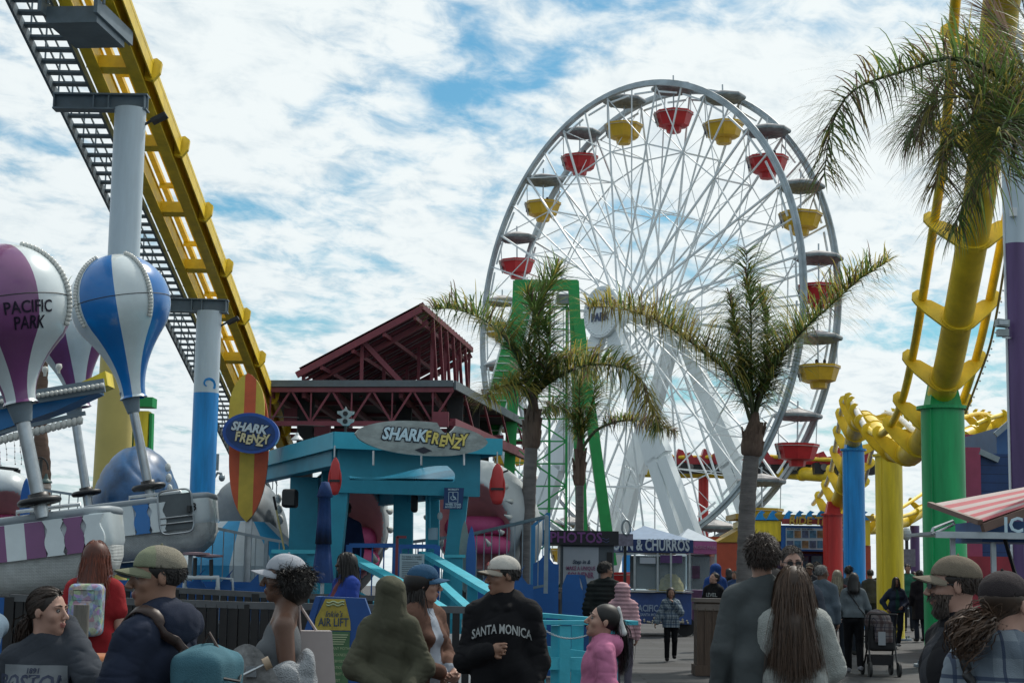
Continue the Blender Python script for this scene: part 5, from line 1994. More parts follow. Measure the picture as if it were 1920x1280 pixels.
m = MB(); m.tube([at(365, 1080, 25.2), at(366, 1045, 25.2)], .03, 8); m.tube([at(396, 1080, 25.2), at(396, 1048, 25.2)], .03, 8); m.each('stem', DARK, OC)
m = MB(); m.lathe([(0, .0), (.2, .02), (.2, .05), (0, .06)], c=at(368, 1042, 25.2), n=20); m.lathe([(0, .0), (.2, .02), (.2, .05), (0, .06)], c=at(393, 1046, 25.3), n=20); m.each('seat', mat('pale_red_seat', (.3, .2, .22), .4, .2), OC)
m = MB(); m.lathe([(0, 0), (.03, .01), (.03, .03), (0, .04)], c=(at(345, 1130, 25.2).x, 25.2, 0), n=8)
m.tube([(at(347, 1082, 25.2).x, 25.2, 0), at(347, 1100, 25.2)], .035, 8); m.tube([(at(408, 1082, 25.2).x, 25.2, 0), at(408, 1100, 25.2)], .035, 8); m.each('leg', SHW, OC)
OT = MB(); c = at(207, 1240, 9.5)
blob('orange_bin', [('b', c + Vector((0, 0, -.4)), (.14, .14, .40), .04, .02)], .02, mat('orange_plastic', (.42, .14, .04), .35, .15, 3), world=True)
ob = bpy.data.objects['orange_bin']; tag(ob, 'orange plastic bin between the teenager and the man in the olive cap', 'bin')
WP = MB(); c = at(152, 1160, 12.0); WP.tube([(c.x, 12, 0), (c.x, 12, at(152, 1133, 12).z)], .055, 16)
tag(WP.build('wooden_post', mat('grey_driftwood', (.16, .15, .13), .8, .4, 6, stretch=(4, 4, .5), bump=.4, bscale=30), smooth=30), 'weathered grey wooden post between the teenager and the redhead', 'post')

# ================================================================ AIR LIFT SIGN
AL = thing('rules_sign', 'blue framed ride rules sign in yellow and green reading AIR LIFT', 'sign', (at(640, 1200, 15).x, 15, 0))
M_ = FR(at(641, 1200, 15), 0, 0)
k_ = 15 / FPX
def pp(px, py): return ((px - 641) * k_, -(py - 1200) * k_)
m = MB(); m.prism([pp(583, 1330), pp(699, 1330), pp(699, 1165), pp(682, 1122), pp(605, 1120), pp(583, 1150)], M_, .12)
m.prism([pp(565, 1330), pp(584, 1330), pp(584, 1190), pp(602, 1120), pp(592, 1120), pp(568, 1200)], M_ @ Matrix.Translation((0, 0, -.06)), .3)
m.build('frame', mat('royal_blue_frame', (.01, .07, .26), .4, .2, 3), AL)
M2 = M_ @ Matrix.Translation((0, 0, .065))
YGR = mat('yellow_wash_panel', (.42, .33, .05), .5, .4, 8)
m = MB(); m.prism([pp(591, 1181), pp(658, 1181), pp(657, 1165), pp(646, 1124), pp(610, 1124), pp(593, 1160)], M2, .012); m.build('top_panel', YGR, AL)
m = MB(); m.prism([pp(590, 1330), pp(655, 1330), pp(657, 1183), pp(591, 1183)], M2, .012); m.build('lower_panel', mat('green_wash_panel', (.07, .16, .07), .5, .5, 4), AL)
m = MB()
M3_ = M2 @ Matrix.Translation((0, 0, .008))
def tx(m, s, px, py, size, xs=1, shear=0, bold=0):
    x, y = pp(px, py)
    m.text(s, M3_ @ Matrix.Translation((x, y, .003)), size, bold, xs, shear, t=.002)
tx(m, "Inkie's", 626, 1152, .075, .8, .3); tx(m, 'AIR LIFT', 626, 1167, .10, .72, 0, .001)
m.build('title', mat('sign_navy_text', (.02, .05, .10), .5, .1), AL)
m = MB()
tx(m, '36"', 604, 1200, .09, .8, 0, .001); m.build('height_number', LT_Y, AL)
m = MB()
for i in range(5):
    x, y = pp(634, 1189 + i * 4.2); m.box(M3_ @ Vector((x, y, .004)), ((40 - i * 4) * k_, .002, .009))
for i, s_ in enumerate(('NOT FOR EXPECTANT MOTHERS', 'OR MOTION SICKNESS', 'MUST BE SUPERVISED', 'NO LOOSE ARTICLES', '1 PASS EACH OR WRIST BAND', '1 USE PER VISIT')):
    tx(m, s_, 622, 1214 + i * 11.5, .032, .85)
m.build('rule_text', mat('sign_pale_text', (.35, .42, .25), .5, .1), AL)
m = MB()
for dy in (0, 5):
    m.tube([M3_ @ Vector(((612 - 641 + i * 3) * k_, -(1130 + dy - 1200 + 1.6 * math.sin(i * 1.1)) * k_, .004)) for i in range(12)], .007, 5)
m.build('wave_line', mat('sign_pale_text', (.35, .42, .25), .5, .1), AL)

# ================================================================ PHOTO BOOTH
PH = thing('photo_booth', 'dark photo booth with a glowing-coloured PHOTOS sign and a white poster', 'photo booth', (at(1085, 1100, 32).x, 33, 0))
Yb = 32
a, b_ = at(1007, 993, Yb), at(1160, 1022, Yb)
m = MB(); M_ = FR(at(1083, 1009, Yb), 0, 0)
m.box(((a.x + b_.x) / 2, Yb + 1.0, (a.z + b_.z) / 2), (b_.x - a.x, 2.0, a.z - b_.z)); m.build('sign_box', mat('near_black_sign', (.008, .008, .014), .4, .2), PH)
m = MB()
m.text('PHOTOS', FR(at(1080, 1008, Yb - .02), 0, 0), .27, .006, .92, t=.02)
PT = mat('purple_pink_letters', (.20, .06, .24), .5, .1)
m.build('sign_lettering', PT, PH)
m = MB()
for px in (1024, 1131):
    for dy in (0, 5):
        m.tube([at(px - 11 + i * 2, 1010 + dy + 1.6 * math.sin(i * .95), Yb - .02) for i in range(12)], .007, 5)
m.each('wave_mark', mat('blue_wave_mark', (.06, .07, .18), .5, .1), PH)
m = MB()
x0, x1 = at(1051, 1050, Yb).x, at(1152, 1050, Yb).x
m.box(((x0 + x1) / 2, Yb + 1.1, b_.z / 2), (x1 - x0, 1.9, b_.z - .01)); m.build('cabin', mat('booth_grey', (.10, .12, .14), .5, .2), PH)
m = MB(); c = at(1089, 1060, Yb + .12); m.box((c.x, Yb + .13, at(1089, 1078, Yb).z), (.66, .03, 1.05)); m.build('poster', mat('white_poster', (.40, .44, .50), .5, .08), PH)
m = MB()
m.text('Step in &', FR(at(1090, 1053, Yb + .10), 0, 0), .105, .002, .85, .3, t=.004); m.build('poster_script', mat('sign_navy_text', (.02, .05, .10), .5, .1), PH)
m = MB()
m.text('MAKE A UNIQUE', FR(at(1089, 1065, Yb + .10), 0, 0), .105, .002, .68, 0, t=.004)
m.text('SOUVENIR', FR(at(1089, 1078, Yb + .10), 0, 0), .15, .004, .68, 0, t=.004); m.build('poster_words', mat('poster_plum', (.25, .08, .18), .5, .1), PH)
m = MB(); c = at(1143, 1070, Yb + .12); m.box((c.x, Yb + .13, c.z), (.10, .02, .7)); m.build('doorway', BLACK, PH)
m = MB(); m.box(at(1139, 1110, Yb + .1), (.08, .02, .35)); m.build('side_notice', mat('white_poster', (.40, .44, .50), .5, .08), PH)
PS = thing('blue_sign_stand', 'plain blue angular sign stand in front of the photo booth poster', 'sign stand', (at(1080, 1150, 29).x, 29, 0))
m = MB(); k9 = 29 / FPX
M_ = FR(at(1080, 1150, 29), 0, 0)
def p9(px, py): return ((px - 1080) * k9, -(py - 1150) * k9)
m.prism([p9(1054, 1262), p9(1092, 1262), p9(1092, 1108), p9(1088, 1100), p9(1085, 1078), p9(1062, 1078), p9(1054, 1098)], M_, .1); m.build('panel', BLUE_F, PS)
m = MB(); m.prism([p9(1092, 1262), p9(1104, 1262), p9(1104, 1108), p9(1096, 1079), p9(1085, 1078), p9(1092, 1100)], M_ @ Matrix.Translation((0, 0, -.06)), .1); m.build('side', mat('deeper_blue', (.012, .09, .27), .5, .2), PS)
PLB = mat('brown_timber', (.10, .065, .045), .7, .35, 4, stretch=(6, 6, .6), bump=.3, bscale=20)
def planter(label, px0, px1, ytop, Y, yb=None, plants=False, name='planter_box', cat='planter'):
    a, b_ = at(px0, ytop, Y), at(px1, ytop, Y)
    w = b_.x - a.x; c = (a + b_) / 2; H = a.z
    t = thing(name, label, cat, (c.x, Y + w / 2, 0))
    m = MB(); m.box((c.x, Y + w / 2, H / 2 - .03), (w * .86, w * .86, H - .06))
    m.box((c.x, Y + w / 2, .09), (w * .98, w * .98, .16))
    m.build('box', PLB, t)
    m = MB(); m.box((c.x, Y + w / 2, H - .03), (w, w, .06)); m.box((c.x, Y + w / 2, H - .14), (w * .93, w * .93, .1)); m.build('cap', mat('worn_timber_cap', (.16, .13, .11), .7, .3, 5), t)
    m = MB()
    n = max(3, int(w * .86 / .12))
    for i in range(n + 1):
        m.box((c.x - w * .43 + w * .86 * i / n, Y + w * .07 - .012, H / 2), (.015, .02, H - .32))
    m.build('batten', PLB, t)
    if plants:
        m = MB()
        for i in range(260):
            q = Vector((c.x + random.uniform(-.5, .5) * w * .9, Y + random.uniform(0, w), H + random.uniform(-.01, .05)))
            d = Vector((random.gauss(0, 1), random.gauss(0, 1), random.uniform(.2, 1.2))).normalized() * .05
            s = d.cross(Vector((0, 0, 1))).normalized() * .018
            m.add([q - s, q + d, q + s, q - d * .4], [(0, 1, 2, 3)])
        m.build('plants', mat('succulent_green', (.06, .10, .05), .6, .4, 10), t)
planter('brown timber planter box with low plants in front of the photo booth', 985, 1055, 1101, 30, plants=True)
planter('brown slatted timber bin with a wide cap left of the man in the grey sweater', 1303, 1372, 1121, 28, name='timber_bin', cat='bin')

# ================================================================ CHURRO CART
CH = thing('popcorn_cart', 'blue roofed popcorn and churros cart with glass display cases', 'food cart', (at(1240, 1180, 45).x, 46, 0))
Yc = 45
def cbox(m, x0, x1, y0, y1, d0=0, d1=2.0, Y=Yc):
    a, b_ = at(x0, y0, Y), at(x1, y1, Y)
    m.box(((a.x + b_.x) / 2, Y + (d0 + d1) / 2, (a.z + b_.z) / 2), (abs(b_.x - a.x), d1 - d0, abs(a.z - b_.z)))
m = MB(); cbox(m, 1150, 1297, 1110, 1170, .05, 1.9); m.build('counter', mat('cart_blue_purple', (.035, .08, .26), .45, .6, .9), CH)
m = MB(); cbox(m, 1148, 1300, 1106, 1110, -.05, 2); m.build('counter_top', STEEL, CH)
m = MB(); cbox(m, 1160, 1299, 1010, 1036, -.1, 2.1); m.build('valance', mat('navy_valance', (.012, .035, .14), .6, .15), CH)
m = MB(); a, b_ = at(1160, 1010, Yc - .1), at(1299, 1012, Yc - .1); ap = at(1208, 985, Yc + 1)
vs = [a, b_, b_ + Vector((0, 2.2, 0)), a + Vector((0, 2.2, 0)), Vector((ap.x, ap.y, ap.z))]
m.add(vs, [(0, 1, 4), (1, 2, 4), (2, 3, 4), (3, 0, 4)]); m.build('roof', mat('pale_blue_canvas', (.20, .28, .40), .7, .15), CH)
m = MB(); m.text('POPCORN & CHURROS', FR(at(1293, 1023, Yc - .12), 0, 0), .42, .012, .60, t=.02, align='RIGHT'); m.build('lettering', mat('pale_sign_letters', (.45, .52, .58), .5, .1), CH)
m = MB()
for px in (1190, 1233, 1258, 1293):
    m.beam(at(px, 1036, Yc), at(px, 1107, Yc), .05, .05)
    m.beam(at(px, 1036, Yc + 1.8), at(px, 1107, Yc + 1.8), .05, .05)
m.each('frame_post', STEEL, CH)
GL = mat('display_glass', (.7, .8, .85), .05, .05, 2, trans=.85)
m = MB(); cbox(m, 1192, 1298, 1040, 1106, .08, .09); m.build('glass', GL, CH)
m = MB(); cbox(m, 1190, 1298, 1040, 1106, 1.7, 1.72); m.build('back_wall', mat('dim_cart_interior', (.15, .17, .18), .6, .4, 1.5), CH)
blobc = at(1258, 1105, Yc + .6)
V, Q = sdf_geo([('e', (blobc.x, blobc.y, blobc.z + .05), (.32, .35, .36), .05), ], .03)
V = V + vnormals(V, Q) * (.035 * vnoise(V, 14, 3))[:, None]
np_obj('popcorn', V - np.array(wloc(CH)), Q, mat('popcorn_yellow', (.55, .42, .14), .7, .35, 22, bump=.5, bscale=40), CH)
m = MB(); cbox(m, 1238, 1279, 1040, 1055, -.02, .04); m.build('menu_panel', mat('plum_menu', (.10, .04, .16), .5, .4, 3), CH)
m = MB(); cbox(m, 1200, 1229, 1044, 1056, -.02, .04); m.build('small_notice', mat('white_poster', (.40, .44, .50), .5, .08), CH)
m = MB(); 
m.text('PACIFIC', FR(at(1212, 1140, Yc + .03), 0, 0), .24, .004, .72, t=.01); m.text('SANTA MONICA', FR(at(1222, 1152, Yc + .03), 0, 0), .10, .002, .8, t=.01); m.text('PARK', FR(at(1255, 1140, Yc + .03), 0, 0), .24, .004, .72, t=.01)
m.build('counter_lettering', mat('counter_letters', (.28, .36, .48), .5, .1), CH)
for px in (1180, 1285):
    q = at(px, 1176, Yc + .3); m = MB(); m.tube([Vector((q.x, q.y, .26)), Vector((q.x, q.y + .12, .26))], .26, 18); m.build('wheel', BLACK, CH)
m = MB()
for i in range(40):
    q = at(1200 + random.random() * 90, 1168 - abs(random.gauss(0, 4)), Yc - .02 + .05); m.ball(q, .035, 5)
m.build('painted_popcorn', mat('popcorn_pale', (.45, .42, .34), .7, .2), CH)
for px, col, nm in ((1165, (.5, .2, .03), 'an orange'), (1175, (.03, .12, .35), 'a blue'), (1168, (.5, .06, .03), 'a red')):
    pass
CH2 = thing('snack_cart', 'smaller white roofed snack cart with a pink valance beside the popcorn cart', 'food cart', (at(1320, 1180, 47).x, 48, 0))
Yc2 = 47
m = MB(); cbox(m, 1300, 1343, 1014, 1038, -.1, 2.0, Yc2); m.build('valance', mat('pink_valance', (.38, .10, .26), .6, .15), CH2)
m = MB(); a, b_ = at(1272, 1012, Yc2 - .1), at(1343, 1014, Yc2 - .1); ap = at(1290, 990, Yc2 + 1)
vs = [a, b_, b_ + Vector((0, 2.2, 0)), a + Vector((0, 2.2, 0)), Vector((ap.x, ap.y, ap.z))]
m.add(vs, [(0, 1, 4), (1, 2, 4), (2, 3, 4), (3, 0, 4)]); m.build('roof', mat('white_canvas', (.42, .48, .54), .7, .15), CH2)
m = MB(); m.text('PACIFIC PARK', FR(at(1321, 1026, Yc2 - .12), 0, 0), .14, .002, .75, t=.01); m.build('lettering', mat('pink_letters', (.42, .22, .34), .5, .1), CH2)
m = MB(); cbox(m, 1298, 1342, 1038, 1106, 1.4, 1.45, Yc2); m.build('back_wall', mat('dim_cart_interior', (.15, .17, .18), .6, .4, 1.5), CH2)
m = MB(); cbox(m, 1299, 1342, 1042, 1104, .05, .06, Yc2); m.build('glass', GL, CH2)
m = MB(); cbox(m, 1298, 1343, 1106, 1172, .05, 1.9, Yc2); m.build('counter', mat('cart_pink_purple', (.18, .07, .18), .5, .4, 2), CH2)
m = MB(); cbox(m, 1294, 1312, 1060, 1084, -.02, .03, Yc2); m.build('poster', mat('dark_plum_poster', (.08, .03, .08), .5, .5, 8), CH2)
m = MB(); m.beam(at(1342, 1038, Yc2), at(1342, 1106, Yc2), .05); m.build('frame', STEEL, CH2)
TS = thing('sign_on_stand', 'small grey round-topped sign between the photo booth and the popcorn cart', 'sign', (at(1173, 1020, 36).x, 36, 0))
m = MB(); cbox(m, 1158, 1187, 1000, 1023, 0, .2, 36); m.build('panel', mat('faded_grey_sign', (.20, .19, .26), .6, .5, 9), TS)
m = MB(); m.T = FR(at(1174, 988, 36), 0, 0); m.tube([(math.cos(2 * PI * i / 24) * .085, math.sin(2 * PI * i / 24) * .15, 0) for i in range(24)], .025, 6, close=True); m.build('hoop', PIPE, TS)
m = MB(); q = at(1172, 1020, 36.1); m.beam((q.x, q.y, 0), (q.x, q.y, q.z), .06, .06); m.build('pole', DARK, TS)

# ================================================================ TICKET BUILDING
TK = thing('ticket_building', 'yellow and red ride ticket building with a menu board of small pictures', 'building', (at(1480, 1080, 62).x, 64, 0))
Yt = 62
m = MB(); cbox(m, 1395, 1465, 975, 1014, 0, 3, Yt); cbox(m, 1610, 1632, 975, 1022, 0, 3, Yt); m.each('fascia', YELLOW_C, TK)
m = MB(); cbox(m, 1380, 1640, 962, 976, .1, 3, Yt); m.build('upper_band', mat('ochre_band', (.40, .25, .03), .5, .2), TK)
m = MB(); a, b_, c = at(1343, 1016, Yt), at(1400, 984, Yt), at(1400, 1016, Yt)
m.add([a, b_, c, a + Vector((0, 3, 0)), b_ + Vector((0, 3, 0)), c + Vector((0, 3, 0))], [(0, 2, 1), (3, 4, 5), (0, 1, 4, 3), (1, 2, 5, 4), (2, 0, 3, 5)]); m.build('gable', mat('ochre_band', (.40, .25, .03), .5, .2), TK)
m = MB(); cbox(m, 1343, 1398, 1017, 1085, .05, 3, Yt); cbox(m, 1610, 1634, 1022, 1085, .05, 3, Yt); m.box((at(1480, 1060, Yt).x, Yt + 2.2, 1.5), (5.6, .2, 3.0)); m.each('wall', mat('orange_red_wall', (.42, .07, .03), .5, .2), TK)
m = MB(); cbox(m, 1464, 1612, 984, 1034, 0, .3, Yt); m.build('board_frame', BLUE_F, TK)
m = MB(); cbox(m, 1473, 1606, 989, 1031, -.04, -.005, Yt); m.build('menu_board', mat('pale_menu_board', (.34, .42, .48), .4, .08), TK)
random.seed(3)
pcs = [mat('menu_picture_a', (.05, .16, .26), .5, .8, 6), mat('menu_picture_b', (.22, .13, .06), .5, .8, 6), mat('menu_picture_c', (.07, .10, .18), .5, .8, 7)]
m = MB()
for r_ in range(2):
    for c_ in range(9):
        m.mi = (r_ * 5 + c_ * 7) % 3
        x = 1475 + c_ * 14.2; y = 994 + r_ * 19
        cbox(m, x, x + 12, y, y + 14, -.06, -.045, Yt)
m.build('ride_picture', pcs, TK)
m = MB(); m.text('PACIFIC PARK  RIDE MENU', FR(at(1500, 991.5, Yt - .05), 0, 0), .08, .001, 1, t=.004); m.build('board_title', LT_K, TK)
SCR = mat('red_scroll', (.30, .05, .05), .5, .3)
m = MB(); cbox(m, 1466, 1608, 972, 984, -.1, .05, Yt); m.build('title_scroll', SCR, TK)
m = MB(); m.text('RIDE TICKETS', FR(at(1479, 976, Yt - .14), 0, 0), .40, .012, .98, .1, t=.05, align='LEFT'); m.build('title_lettering', mat('gold_letters', (.5, .34, .06), .5, .2), TK)
m = MB()
for px in (1428, 1450, 1480, 1500, 1520, 1540, 1620):
    M_ = FR(at(px, 968, Yt - .05), 0, 0)
    m.prism([(-.25, -.12), (.2, -.12), (.06, .0), (.04, .1), (.14, .16), (-.02, .22), (-.12, .12)], M_, .06)
m.each('wave_cutout', BLUE_C, TK)
m = MB()
for px in (1478, 1504, 1530, 1640):
    if px < 1600: cbox(m, px, px + 20, 1041, 1075, .9, 1.0, Yt)
m.each('ticket_window', mat('teal_window_glass', (.02, .10, .13), .15, .4, 2), TK)
m = MB(); cbox(m, 1466, 1612, 1036, 1090, 1.05, 1.2, Yt); m.build('ticket_counter', mat('purple_front', (.07, .03, .12), .5, .3), TK)

# ================================================================ RIGHT SIDE
PC_ = at(1912, 800, 24)
pcl = thing('tall_column', 'tall purple column with a pale upper part at the right edge', 'column', (PC_.x, PC_.y, 0))
zs = at(1900, 458, 24).z
m = MB(); m.tube([(PC_.x + .03, 24, 0), (PC_.x, 24, zs)], .17, 32); m.build('shaft', PURPLE_C, pcl, smooth=30)
m = MB(); m.tube([(PC_.x, 24, zs), (PC_.x, 24, at(1905, 60, 24).z)], .17, 32); m.box((PC_.x, 24, at(1905, 25, 24).z), (.2, .2, .9)); m.build('shaft', WHITE_C, pcl, smooth=30)
m = MB(); m.tube([(PC_.x - .17, 23.95, zs * .3), (PC_.x - .17, 23.95, at(1905, 400, 24).z)], .018, 6); m.box(at(1900, 398, 23.8), (.09, .08, .12)); m.build('conduit', WHITE, pcl)
FL = thing('floodlight', 'large grey boxy floodlight on a bracket left of the purple column', 'floodlight', at(1880, 630, 24))
q = at(1879, 606, 23.8)
m = MB(); m.box(q, (.17, .16, .10), Matrix.Rotation(R(6), 3, 'Y')); m.box(at(1880, 624, 23.8), (.15, .12, .10)); m.build('lamp_head', mat('pale_grey_housing', (0.35, 0.40, 0.40), .6, .2), FL)
m = MB(); m.box(q + Vector((0, -.085, 0)), (.13, .01, .06)); m.build('lens', STEEL, FL)
m = MB(); m.beam(at(1880, 632, 23.8), at(1898, 634, 23.9), .02); m.build('bracket', STEEL, FL)
CBL = thing('light_cable', 'long yellow-brown cable strung with small bulbs beside the green column', 'light cable', at(1812, 760, 27))
m = MB()
P = [at(1893, 430, 25.5), at(1876, 545, 26), at(1858, 640, 26.5), at(1838, 700, 27), at(1810, 775, 27.5)]
P = catmull(P, 10)
m.tube(P, .02, 6); m.build('cable', mat('ochre_cable', (.30, .20, .04), .5, .3), CBL)
m = MB()
for i, q in enumerate(P[::2]):
    m.ball(q + Vector((.035, -.02, 0)), .017, 6)
m.build('bulbs', BULB, CBL)
BH = thing('blue_shed', 'blue clapboard shed with a pink end wall behind the thick green column', 'building', (at(1870, 1000, 36).x, 38, 0))
Yh = 36
CLAP = wave_mat('blue_clapboard', (.018, .055, .18), (.008, .025, .09), 5.5, 'Z', .6, .9)
def rbox(m, x0, x1, ytop, Y, D, z0=0):
    a, b_ = at(x0, ytop, Y), at(x1, ytop, Y)
    m.box(((a.x + b_.x) / 2, Y + D / 2, (a.z + z0) / 2), (b_.x - a.x, D, a.z - z0))
m = MB(); rbox(m, 1836, 1935, 850, Yh, 3); m.build('wall', CLAP, BH)
m = MB(); rbox(m, 1806, 1838, 838, Yh - .1, 3); m.build('end_wall', mat('pink_wall', (.32, .05, .12), .5, .2), BH)
m = MB(); rbox(m, 1868, 1960, 802, Yh + 3.2, 3); m.build('upper_wall', mat('lighter_blue_wall', (.04, .12, .30), .5, .2), BH)
m = MB(); m.beam(at(1836, 846, Yh - .05), at(1872, 862, Yh - .05), .1, .12); m.beam(at(1866, 815, Yh + 3.1), at(1895, 790, Yh + 3.1), .1, .12); m.build('roof_edge', PIPE, BH)
m = MB(); rbox(m, 1815, 1960, 1042, Yh - .6, .5); m.build('base_wall', mat('red_base_wall', (.32, .02, .04), .5, .3), BH)
PK = thing('pink_frame', 'pink square steel frame above the blue shed', 'frame', at(1840, 850, 50))
m = MB()
for x in (1818, 1862): m.beam(at(x, 815, 50), at(x, 900, 50), .45, .4, up=(0, 1, 0))
m.beam(at(1810, 828, 50), at(1870, 828, 50), .3, .3); m.beam(at(1810, 848, 50), at(1870, 848, 50), .3, .25); m.beam((at(1818, 900, 50).x, 50, 0), at(1818, 890, 50), .45, .4, up=(0, 1, 0)); m.each('frame', mat('pink_wall', (.32, .05, .12), .5, .2), PK)
# snack stall
ST = thing('snack_stall', 'snack stall with steel counter roof below the red striped awning', 'market stall', (at(1860, 1200, 17).x, 18, 0))
AWN = wave_mat('red_striped_awning', (.50, .40, .36), (.50, .06, .08), 9.0, 'Y', .7, .55, soft=.1)
m = MB()
a0, a1, a2, a3 = at(1743, 945, 17.5), at(1838, 979, 16.2), at(1990, 925, 16.6), at(1990, 900, 19.0)
n = 12
def lerp4(u, v):
    return (a0.lerp(a3, u)).lerp(a1.lerp(a2, u), v)
vs, fs = [], []
for i in range(n + 1):
    for j in range(9):
        vs.append(lerp4(i / n, j / 8) + Vector((0, 0, -.02 * math.sin(PI * j / 8))))
for i in range(n):
    for j in range(8):
        q = i * 9 + j
        fs.append((q, q + 9, q + 10, q + 1))
m.mi = 0
for k_, f in enumerate(fs):
    pass
o = len(m.v); m.v += [tuple(v) for v in vs]
for k_, f in enumerate(fs):
    m.f.append(f); m.m.append((k_ % 8) % 2)
m.add([v + Vector((0, 0, -.015)) for v in vs], [tuple(reversed(f)) for f in fs])
AW1 = mat('awning_cream', (.42, .34, .33), .7, .15, 4); AW2 = mat('awning_red', (.42, .06, .08), .7, .2, 4)
m.build('awning', [AW1, AW2], ST)
m = MB(); m.beam(a0, a1, .05, .05); m.beam(a1 + Vector((.02, 0, -.05)), a2 + Vector((0, 0, -.05)), .05, .08); m.build('awning_bar', mat('brown_bar', (.14, .08, .06), .5, .3), ST)
m = MB()
zt_ = at(1800, 1000, 16.5).z
xl = at(1745, 1005, 16.5).x
m.box((xl + .8, 16.9, zt_), (1.6, 1.2, .03)); m.box((xl + .8, 16.28, zt_ - .02), (1.62, .03, .055)); m.build('metal_roof', STEEL, ST)
m = MB(); m.tube([at(1747, 997, 16.3), at(1750, 990, 16.3), at(1786, 976, 16.6), at(1790, 984, 16.6)], .015, 6); m.tube([at(1747, 1001, 16.3), at(1786, 984, 16.6)], .012, 6); m.build('roof_rail', STEEL, ST)
m = MB()
for px in (1786, 1862, 1925):
    q = at(px, 1010, 16.8); m.beam((q.x, q.y, 0), (q.x, q.y, zt_), .045, .045)
m.each('post', STEEL, ST)
m = MB(); m.box((xl + 1.1, 17.2, at(1800, 994, 16.5).z), (1.1, 1.0, .2)); m.build('upper_box', mat('mid_blue_box', (.03, .10, .28), .5, .3), ST)
m = MB(); m.text('ICE', FR(at(1910, 985, 16.2), 0, 0), .2, .004, 1, t=.01); m.build('lettering', LT_W, ST)
m = MB(); m.box((xl + 1.2, 17.4, .55), (1.5, 1.0, 1.1)); m.build('counter', mat('weathered_board', (.12, .12, .12), .7, .3, 4, stretch=(1, 1, .4)), ST)
m = MB(); m.beam(at(1884, 1010, 16.6), at(1905, 1080, 16.9), .03); m.build('brace', BLACK, ST)
m = MB(); m.box(at(1798, 1180, 16.0), (.16, .02, .12)); m.build('picture_card', mat('turquoise_card', (.04, .22, .34), .5, .5, 12), ST)
BD = MB(); a, b_ = at(1757, 1128, 15.5), at(1790, 1300, 14.5)
BD.add([at(1765, 1128, 15.8), at(1792, 1130, 16.2), at(1785, 1330, 14.8), at(1750, 1330, 14.0)] + [q + Vector((.05, .05, 0)) for q in (at(1765, 1128, 15.8), at(1792, 1130, 16.2), at(1785, 1330, 14.8), at(1750, 1330, 14.0))],
       [(0, 3, 2, 1), (4, 5, 6, 7), (0, 1, 5, 4), (1, 2, 6, 5), (2, 3, 7, 6), (3, 0, 4, 7)])
tag(BD.build('leaning_board', mat('weathered_board', (.12, .12, .12), .7, .3, 4, stretch=(1, 1, .4))), 'weathered grey board leaning right of the green column base', 'board')
SLP2 = thing('street_lamp', 'slim lamp post with a pale globe between the yellow and the green columns', 'street lamp', (at(1700, 1060, 70).x, 70, 0))
q = at(1700, 1010, 70)
m = MB(); m.tube([(q.x, 70, 0), (q.x, 70, q.z)], .07, 8); m.build('post', DARK, SLP2)
m = MB(); m.ball(q + Vector((0, 0, .2)), (.2, .2, .28), 12); m.build('globe', mat('pale_globe', (.4, .45, .45), .3, .1), SLP2)
m = MB(); m.box(at(1700, 1045, 69.8), (.7, .05, .7)); m.build('sign_plate', mat('faded_sign', (.18, .18, .22), .5, .4, 6), SLP2)
RLB = railing('pipe_railing', 'white pipe railing at the pier edge behind the walking woman', [at(1632, 1085, 60), at(1740, 1087, 60)], 1.1, PIPE, balus=.4, rail=.06, bt=.02, cat='railing')

# ================================================================ PALMS
FRD = [mat('palm_leaf_green', (.15, .24, .07), .45, .45, 2.5), mat('palm_leaf_yellow', (.45, .38, .09), .55, .35, 3), mat('palm_leaf_brown', (.20, .14, .11), .7, .4, 3)]
for _m in FRD:
    _t = _m.node_tree; _b = _t.nodes['Principled BSDF']; _o = [n for n in _t.nodes if n.type == 'OUTPUT_MATERIAL'][0]
    _tr = _t.nodes.new('ShaderNodeBsdfTranslucent'); _mx = _t.nodes.new('ShaderNodeMixShader'); _mx.inputs[0].default_value = .5
    _t.links.new(_b.inputs['Base Color'].links[0].from_socket, _tr.inputs[0])
    _t.links.new(_b.outputs[0], _mx.inputs[1]); _t.links.new(_tr.outputs[0], _mx.inputs[2]); _t.links.new(_mx.outputs[0], _o.inputs[0])
BARK = mat('ringed_palm_trunk', (.17, .155, .15), .85, .35, 3, stretch=(1, 1, 5), bump=.6, bscale=8)
SHTH = mat('palm_sheath_fibre', (.16, .105, .08), .85, .4, 4, stretch=(6, 6, 1), bump=.6, bscale=10)
RACH = mat('palm_stem', (.09, .11, .05), .5, .3, 3)
